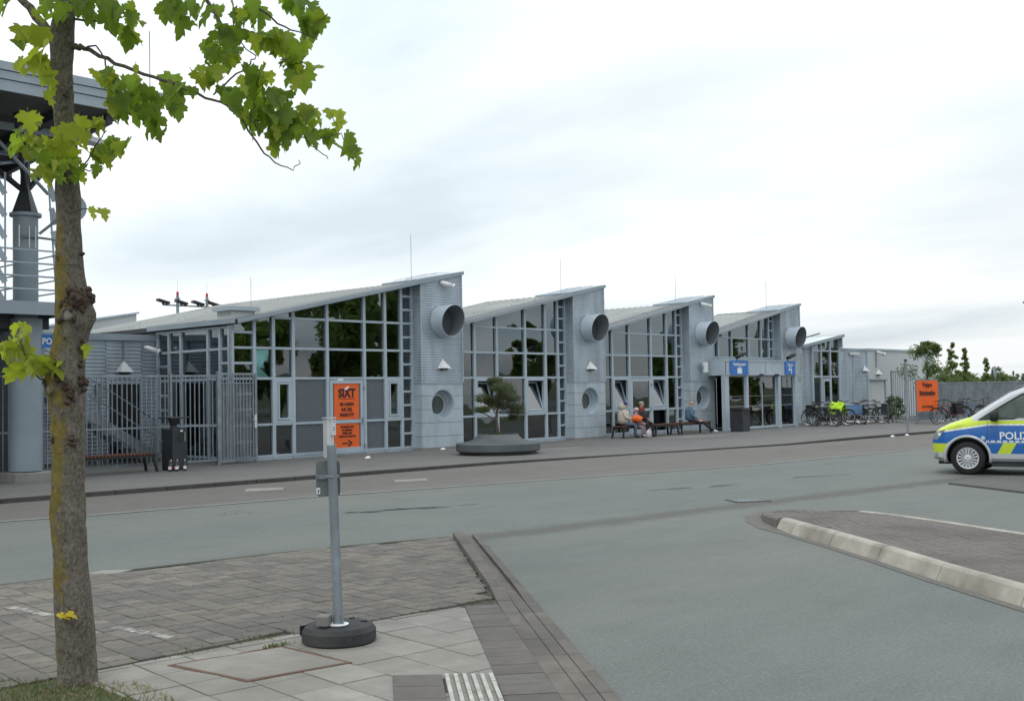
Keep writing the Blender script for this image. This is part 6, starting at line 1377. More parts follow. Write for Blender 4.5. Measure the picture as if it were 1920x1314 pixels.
    e_ = MB(); e_.lathe([(.035, 0), (.025, .012), (.001, .014)], 14, (.54, nose_y(.54)+.004, .80), 'Y'); e_.build('headlight_lens', m_signw, hl)
    e_ = MB(); e_.beam((.67, nose_y(.67)-.0, .33), (.56, nose_y(.56)+.006, .31), .02, .03); e_.build('bumper_trim', m_rim, t); e_ = MB(); e_.lathe([(.04, 0), (.035, .01), (.001, .01)], 14, (.61, nose_y(.61), .40), 'Y'); e_.build('fog_lamp', m_rim, t)
    e_ = MB(); e_.beam((-.44, .012, .30), (-2.75, .012, .30), .02, .022); e_.build('sill_strip', m_rim, t); e_ = MB(); e_.box(-2.76, -.44, YC+.82, YC+.90, .17, .252); e_.build('sill', m_dark, t)
    e_ = MB(); e_.lathe([(.045, 0), (.04, .02), (.001, .024)], 16, (-.30, .0, .735), 'Y'); e_.build('side_indicator', mat('indicator_lens', (.5, .6, .62), .1), t)
    text('lettering', 'POLIZEI', .205, m_signw, t, (-.95, .022, .715), rot=(math.pi/2, 0, math.pi), bold=.004, sx=.98)
    e_ = MB(); e_.box(-1.9, -1.3, YC-.55, YC+.55, 1.90, 1.99); e_.build('light_bar', m_blue, t, bevel=.02)
    MB().box(-4.0, .6, YC-.7, YC+.7, .2, .26).build('underbody', m_black, t)
    return t
van()

# ------------------------------------------------------------------ people
m_skin = mat('skin', (.50, .29, .21), .55); m_hairg = mat('grey_hair', (.35, .33, .31), .8); m_hairl = mat('light_hair', (.4, .3, .18), .8)
def person(lb, x, y, rz, top, trs, shoe, pose, hair=None, scale=1.0, extras=None, skin=m_skin):
    t = thing('person', lb, 'person', (x, y, PZ), rz); s = scale
    J = dict(pelvis=((0, 0, .53), .155), belly=((.02, 0, .68), .15), chest=((.03, 0, .86), .155), up=((.03, 0, .99), .11), neck=((.04, 0, 1.07), .052), head0=((.06, 0, 1.13), .075), head=((.07, 0, 1.20), .095), crown=((.065, 0, 1.27), .075))
    for n_, sg in (('L', 1), ('R', -1)):
        J['hip'+n_] = ((.03, .095*sg, .52), .10); J['knee'+n_] = (pose.get('knee'+n_, (.46, .13*sg, .50)), .066); J['ank'+n_] = (pose.get('ank'+n_, (.46, .13*sg, .09)), .042); a = J['ank'+n_][0]; J['toe'+n_] = ((a[0]+.16, a[1]+.02*sg, a[2]-.045), .035)
        J['sh'+n_] = ((.03, .165*sg, .97), .066); J['elb'+n_] = (pose.get('elb'+n_, (.12, .25*sg, .72)), .045); J['wri'+n_] = (pose.get('wri'+n_, (.34, .12*sg, .64)), .029)
    E_ = [('pelvis', 'belly'), ('belly', 'chest'), ('chest', 'up'), ('up', 'neck'), ('neck', 'head0'), ('head0', 'head'), ('head', 'crown')]
    for n_ in 'LR': E_ += [('pelvis', 'hip'+n_), ('hip'+n_, 'knee'+n_), ('knee'+n_, 'ank'+n_), ('ank'+n_, 'toe'+n_), ('up', 'sh'+n_), ('sh'+n_, 'elb'+n_), ('elb'+n_, 'wri'+n_)]
    # hands: palm, four fingers and a thumb
    for n_, sg in (('L', 1), ('R', -1)):
        e_ = Vector(J['elb'+n_][0]); w_ = Vector(J['wri'+n_][0]); d = (w_-e_).normalized(); sd_ = Vector((0, 0, 1)).cross(d).normalized(); J['palm'+n_] = (tuple(w_+d*.06), .028); E_.append(('wri'+n_, 'palm'+n_))
        for q, (o_, l_) in enumerate(((-.03, .055), (-.01, .065), (.01, .06), (.03, .048))):
            k1, k2 = 'f%d%s' % (q, n_), 'g%d%s' % (q, n_); J[k1] = (tuple(w_+d*.10+sd_*o_), .010); J[k2] = (tuple(w_+d*(.10+l_)+sd_*o_+Vector((0, 0, -.025))), .008); E_ += [('palm'+n_, k1), (k1, k2)]
        J['th'+n_] = (tuple(w_+d*.07-sd_*.045*sg), .010); E_.append(('palm'+n_, 'th'+n_))
    names = list(J); bm = bmesh.new(); lay = bm.verts.layers.skin.verify(); V = {}
    for k in names:
        v = bm.verts.new(Vector(J[k][0])*s); V[k] = v; r_ = J[k][1]*s; v[lay].radius = (r_, r_)
        if k == 'pelvis': v[lay].use_root = True
        if k in ('chest', 'belly', 'pelvis', 'up'): v[lay].radius = (r_*.85, r_*1.12)
    for a, b in E_: bm.edges.new((V[a], V[b]))
    me = bpy.data.meshes.new('sk'); bm.to_mesh(me); bm.free(); o = bpy.data.objects.new('sk', me); C.objects.link(o)
    sk = o.modifiers.new('s', 'SKIN'); sk.use_smooth_shade = True; sb = o.modifiers.new('u', 'SUBSURF'); sb.levels = 1; sb.render_levels = 1
    me2 = bpy.data.meshes.new_from_object(o.evaluated_get(bpy.context.evaluated_depsgraph_get())); bpy.data.objects.remove(o)
    for m_ in (skin, top, trs, shoe): me2.materials.append(m_)
    segs_ = [(Vector(J[a][0])*s, Vector(J[b][0])*s, a, b) for a, b in E_]
    for p in me2.polygons:
        c = p.center; best = min(segs_, key=lambda q: ((c-q[0]-(q[1]-q[0])*max(0, min(1, (c-q[0]).dot(q[1]-q[0])/(q[1]-q[0]).length_squared))).length)); a, b = best[2], best[3]
        if a in ('neck', 'head0', 'head') or a.startswith(('palm', 'wri', 'f', 'g')): i = 0
        elif a.startswith('ank'): i = 3
        elif a.startswith(('hip', 'knee')) or b.startswith('hip'): i = 2
        else: i = 1
        p.material_index = i; p.use_smooth = True
    obj('body', me2, t)
    # face
    f_ = MB(); hx = .07*s; hz = 1.2*s; f_.add([(hx+.085*s, -.012*s, hz+.0), (hx+.085*s, .012*s, hz), (hx+.112*s, 0, hz-.025*s), (hx+.085*s, 0, hz+.025*s)], [[0, 1, 3], [0, 3, 2], [1, 2, 3], [0, 2, 1]]); f_.build('nose', skin, t)
    for sg in (1, -1):
        f_ = MB(); f_.lathe([(.001, .0), (.011*s, .004*s), (.001, .010*s)], 8, (hx+.083*s, sg*.032*s, hz+.018*s), 'X'); f_.build('eye', m_ink, t); f_ = MB(); f_.lathe([(.001, -.012*s), (.022*s, 0), (.001, .012*s)], 8, (hx-.005*s, sg*.093*s, hz-.002*s), 'Y'); f_.build('ear', skin, t)
    f_ = MB(); f_.box(hx+.078*s, hx+.088*s, -.02*s, .02*s, hz-.05*s, hz-.042*s); f_.build('mouth', mat('lips', (.35, .13, .11), .6), t)
    def cap(nm, m_, r_=.105, z0=.0, visor=False, back=0):
        f_ = MB(); f_.lathe([(r_*s, hz+z0), (r_*1.0*s, hz+z0+.03*s), (r_*.85*s, hz+.085*s), (r_*.5*s, hz+.112*s), (.001, hz+.12*s)], 20, (hx-.008*s-back, 0, 0)); o_ = f_.build(nm, m_, t, smooth=True)
        if visor: f_ = MB(); f_.add([(hx+.07*s, -.07*s, hz+.035*s), (hx+.07*s, .07*s, hz+.035*s), (hx+.17*s, .045*s, hz+.022*s), (hx+.17*s, -.045*s, hz+.022*s), (hx+.07*s, -.07*s, hz+.045*s), (hx+.07*s, .07*s, hz+.045*s), (hx+.17*s, .045*s, hz+.03*s), (hx+.17*s, -.045*s, hz+.03*s)], [[0, 1, 2, 3], [4, 5, 6, 7], [0, 1, 5, 4], [1, 2, 6, 5], [2, 3, 7, 6], [3, 0, 4, 7]]); f_.build('visor', m_, t)
    if hair: cap(*hair)
    if extras: extras(t, s)
    return t
m_cream = mat('cream_puffer', (.55, .50, .43), .75, 0, (.42, .38, .33), 14, bump=.8, bscale=22); m_jean = mat('blue_grey_denim', (.09, .13, .19), .85, 0, (.07, .10, .15), 20); m_jean2 = mat('denim_jacket', (.10, .17, .26), .85, 0, (.08, .14, .21), 18)
m_darkc = mat('black_coat', (.02, .018, .018), .8, 0, (.03, .026, .025), 9); m_red2 = mat('dark_red_scarf', (.26, .015, .02), .8, 0, (.20, .01, .015), 12); m_trb = mat('dark_trousers', (.022, .022, .03), .8); m_mauve = mat('mauve_cloth', (.28, .20, .25), .85); m_pinkw = mat('pale_pink_knit', (.6, .45, .47), .9); m_navy = mat('navy_cap', (.02, .025, .13), .8); m_or = mat('orange_fabric', (.9, .16, .02), .6, 0, (.8, .11, .01), 12, bump=.6, bscale=20)
def ex_hood(t, s):
    f_ = MB(); f_.lathe([(.11, 1.04), (.15, 1.08), (.16, 1.16), (.13, 1.24), (.10, 1.29)], 16, (-.03, 0, 0)); f_.build('jacket_hood', m_cream, t, smooth=True)
    f_ = MB(); f_.lathe([(.10, .50), (.215, .56), (.225, .70), (.215, .9), (.17, 1.0)], 20, (.02, 0, 0)); f_.build('puffer_jacket', m_cream, t, smooth=True)
rzS = -math.pi/2
person('person in a cream puffer jacket and navy cap holding an orange bag', 32.78, 24.78, rzS+.55, m_cream, m_jean, m_black, dict(kneeL=(.44, .10, .50), ankL=(.40, .10, .09), elbL=(.13, .25, .74), wriL=(.33, .10, .70), elbR=(.13, -.25, .74), wriR=(.33, -.08, .70)), hair=('cap', m_navy, .108, .02, True), extras=ex_hood)
def ex_child(t, s): MB().box(.07, .075, -.03, .03, .9, .92).build('bow', m_pinkw, t)
person('small child in a pink hat sitting between the two older people', 33.3, 24.62, rzS+.1, m_mauve, m_mauve, m_pinkw, dict(kneeL=(.40, .1, .48), ankL=(.42, .08, .12), kneeR=(.40, -.1, .48), ankR=(.42, -.08, .12)), hair=('hat', m_pinkw, .11, .0), scale=.84, extras=None)
def ex_scarf(t, s):
    f_ = MB(); f_.lathe([(.075, 1.09), (.125, 1.06), (.15, 1.0), (.14, .95)], 16, (.03, 0, 0)); f_.build('scarf', m_red2, t, smooth=True)
    f_ = MB(); f_.add([(.17, -.07, 1.0), (.17, .07, 1.0), (.21, .07, .66), (.21, -.07, .66), (.14, -.07, 1.0), (.14, .07, 1.0), (.16, .07, .66), (.16, -.07, .66)], [[0, 1, 2, 3], [4, 5, 6, 7], [0, 1, 5, 4], [1, 2, 6, 5], [2, 3, 7, 6], [3, 0, 4, 7]]); f_.build('scarf_end', m_red2, t)
    f_ = MB(); f_.lathe([(.10, .50), (.205, .56), (.205, .70), (.20, .9), (.15, 1.0)], 20, (.02, 0, 0)); f_.build('coat', m_darkc, t, smooth=True)
person('older man in a black coat with a dark red scarf on the bench', 33.85, 24.78, rzS-.05, m_darkc, m_trb, m_black, dict(kneeL=(.44, .15, .50), ankL=(.45, .17, .09), kneeR=(.44, -.13, .50), ankR=(.36, -.16, .09), elbL=(.14, .25, .76), wriL=(.36, .06, .66), elbR=(.14, -.25, .76), wriR=(.36, -.05, .68)), hair=('hair', m_hairg, .102, .035, False, .015), extras=ex_scarf)
def ex_den(t, s):
    f_ = MB(); f_.lathe([(.10, .50), (.195, .55), (.20, .70), (.195, .9), (.15, 1.0), (.08, 1.04)], 20, (.02, 0, 0)); f_.build('jacket', m_jean2, t, smooth=True)
    f_ = MB(); f_.add([(.20, -.025, .98), (.20, .035, .98), (.235, .02, .62), (.235, -.03, .62), (.17, -.025, .98), (.17, .035, .98), (.2, .02, .62), (.2, -.03, .62)], [[0, 1, 2, 3], [4, 5, 6, 7], [0, 1, 5, 4], [1, 2, 6, 5], [2, 3, 7, 6], [3, 0, 4, 7]]); f_.build('shirt_front', m_signw, t)
person('bald man in a blue denim jacket sitting alone with legs stretched out', 37.05, 24.75, -.95, m_jean2, m_trb, m_white, dict(kneeL=(.48, .12, .47), ankL=(.88, .14, .12), kneeR=(.50, -.10, .46), ankR=(.92, -.02, .11), elbL=(.05, .24, .74), wriL=(.30, .14, .60), elbR=(.05, -.24, .74), wriR=(.30, -.14, .60)), extras=ex_den)
mb = MB(); rg = random.Random(6)
for i in range(9):
    for j in range(12):
        a = math.pi*i/8; b_ = 2*math.pi*j/12; r_ = 1+.18*math.sin(3*b_+i)+rg.uniform(-.08, .08); mb.v.append((.27*r_*math.sin(a)*math.cos(b_), .15*r_*math.sin(a)*math.sin(b_), .12*r_*math.cos(a)))
mb.f = [[i*12+j, (i+1)*12+j, (i+1)*12+(j+1) % 12, i*12+(j+1) % 12] for i in range(8) for j in range(12)]; mb.m = [0]*len(mb.f)
tag(mb.build('orange_bag', m_or, smooth=True, loc=(33.12, 24.42, PZ+.70)), 'crumpled orange cloth bag held on the lap of the person in cream', 'bag')
mb = MB(); mb.lathe([(.07, 0), (.10, .03), (.11, .16), (.08, .26), (.03, .30)], 10); tag(mb.build('carrier_bag', mat('pale_bag', (.5, .46, .48), .5), smooth=True, loc=(33.32, 24.05, PZ)), 'pale carrier bag on the ground at the feet of the child', 'bag')

# ------------------------------------------------------------------ foreground maple
TRUNK = [(3.415, 6.977, -0.068, 0.15), (3.409, 6.978, 0.034, 0.136), (3.391, 6.974, 0.444, 0.126), (3.37, 6.978, 0.785, 0.116), (3.351, 6.98, 1.126, 0.116), (3.348, 6.965, 1.433, 0.109), (3.342, 6.958, 1.671, 0.113), (3.331, 6.956, 1.927, 0.126), (3.338, 6.938, 2.114, 0.109), (3.355, 6.908, 2.318, 0.116), (3.346, 6.908, 2.489, 0.106), (3.334, 6.912, 2.66, 0.092), (3.324, 6.903, 3.001, 0.082), (3.312, 6.897, 3.342, 0.075), (3.293, 6.899, 3.683, 0.07), (3.282, 6.896, 3.956, 0.075), (3.278, 6.888, 4.16, 0.082), (3.29, 6.867, 4.296, 0.068), (3.305, 6.837, 4.568, 0.058), (3.325, 6.788, 5.045, 0.048), (3.334, 6.744, 5.658, 0.038), (3.348, 6.694, 6.271, 0.024), (3.352, 6.663, 6.747, 0.01)]
LIMBS = [[(3.262, 6.912, 4.058, 0.0382), (3.217, 7.025, 4.23, 0.03), (3.155, 7.157, 4.388, 0.0246), (3.064, 7.388, 4.655, 0.0218), (2.979, 7.605, 5.052, 0.0136), (2.902, 7.669, 5.409, 0.0055)], [(3.324, 6.844, 4.064, 0.0246), (3.349, 6.787, 4.063, 0.0164), (3.393, 6.698, 4.011, 0.0136), (3.462, 6.555, 3.919, 0.0123), (3.563, 6.376, 3.834, 0.0109), (3.651, 6.211, 3.767, 0.0098), (3.737, 6.048, 3.684, 0.0087), (3.811, 5.898, 3.612, 0.0082), (3.878, 5.8, 3.53, 0.0071), (3.907, 5.76, 3.429, 0.006), (3.952, 5.688, 3.309, 0.0055), (4.009, 5.632, 3.227, 0.0044), (4.081, 5.542, 3.174, 0.0033), (4.101, 5.516, 3.238, 0.0031)], [(3.338, 6.8, 4.057, 0.0082), (3.38, 6.637, 4.036, 0.0055), (3.394, 6.595, 3.982, 0.0055), (3.391, 6.489, 3.84, 0.0055), (3.414, 6.399, 3.676, 0.0044), (3.435, 6.31, 3.547, 0.0031)], [(3.788, 5.95, 3.664, 0.0055), (3.842, 5.857, 3.748, 0.0055), (3.9, 5.715, 3.829, 0.0049), (3.922, 5.689, 3.877, 0.0041), (3.837, 5.845, 4.042, 0.0033)], [(3.889, 5.788, 3.53, 0.0055), (4.001, 5.7, 3.467, 0.0049), (4.125, 5.599, 3.403, 0.0044), (4.233, 5.527, 3.385, 0.0035), (4.363, 5.428, 3.428, 0.0031), (4.422, 5.4, 3.299, 0.0031)], [(4.199, 5.564, 3.385, 0.0033), (4.256, 5.506, 3.308, 0.0031), (4.291, 5.471, 3.265, 0.0031)], [(3.306, 6.839, 4.5, 0.0273), (3.531, 6.441, 4.623, 0.0218), (3.685, 6.134, 4.478, 0.0164), (3.769, 5.912, 4.175, 0.0109), (3.838, 5.847, 3.993, 0.0055)], [(3.685, 6.134, 4.478, 0.0136), (3.864, 5.938, 4.506, 0.0109), (3.952, 5.784, 4.237, 0.0082), (4.066, 5.668, 4.103, 0.006), (4.156, 5.574, 4.051, 0.0044), (4.235, 5.491, 3.999, 0.0031)], [(3.302, 6.847, 4.432, 0.0218), (3.446, 6.833, 4.535, 0.0164), (3.59, 6.759, 4.377, 0.0109), (3.675, 6.674, 4.253, 0.0055)], [(3.333, 6.824, 4.24, 0.0082), (3.378, 6.631, 4.19, 0.0068), (3.492, 6.509, 4.154, 0.0041)], [(3.371, 6.839, 3.238, 0.006), (3.381, 6.75, 3.328, 0.0049), (3.401, 6.648, 3.434, 0.0038), (3.424, 6.59, 3.495, 0.0031)], [(3.371, 6.837, 3.272, 0.0049), (3.405, 6.727, 3.267, 0.0038), (3.426, 6.63, 3.265, 0.0031)], [(3.351, 6.872, 3.034, 0.0041), (3.386, 6.762, 3.017, 0.0033), (3.429, 6.673, 2.983, 0.0031)], [(3.258, 7.037, 1.895, 0.0068), (3.173, 6.979, 1.945, 0.0055), (3.104, 6.976, 2.012, 0.0049), (3.059, 6.973, 2.145, 0.0041), (3.054, 6.976, 2.195, 0.0033)], [(3.266, 6.948, 3.343, 0.0055), (3.151, 6.85, 3.345, 0.0041), (3.072, 6.859, 3.402, 0.0031)], [(3.269, 6.915, 3.854, 0.0055), (3.182, 6.862, 3.86, 0.0041), (3.131, 6.838, 3.946, 0.0031)]]
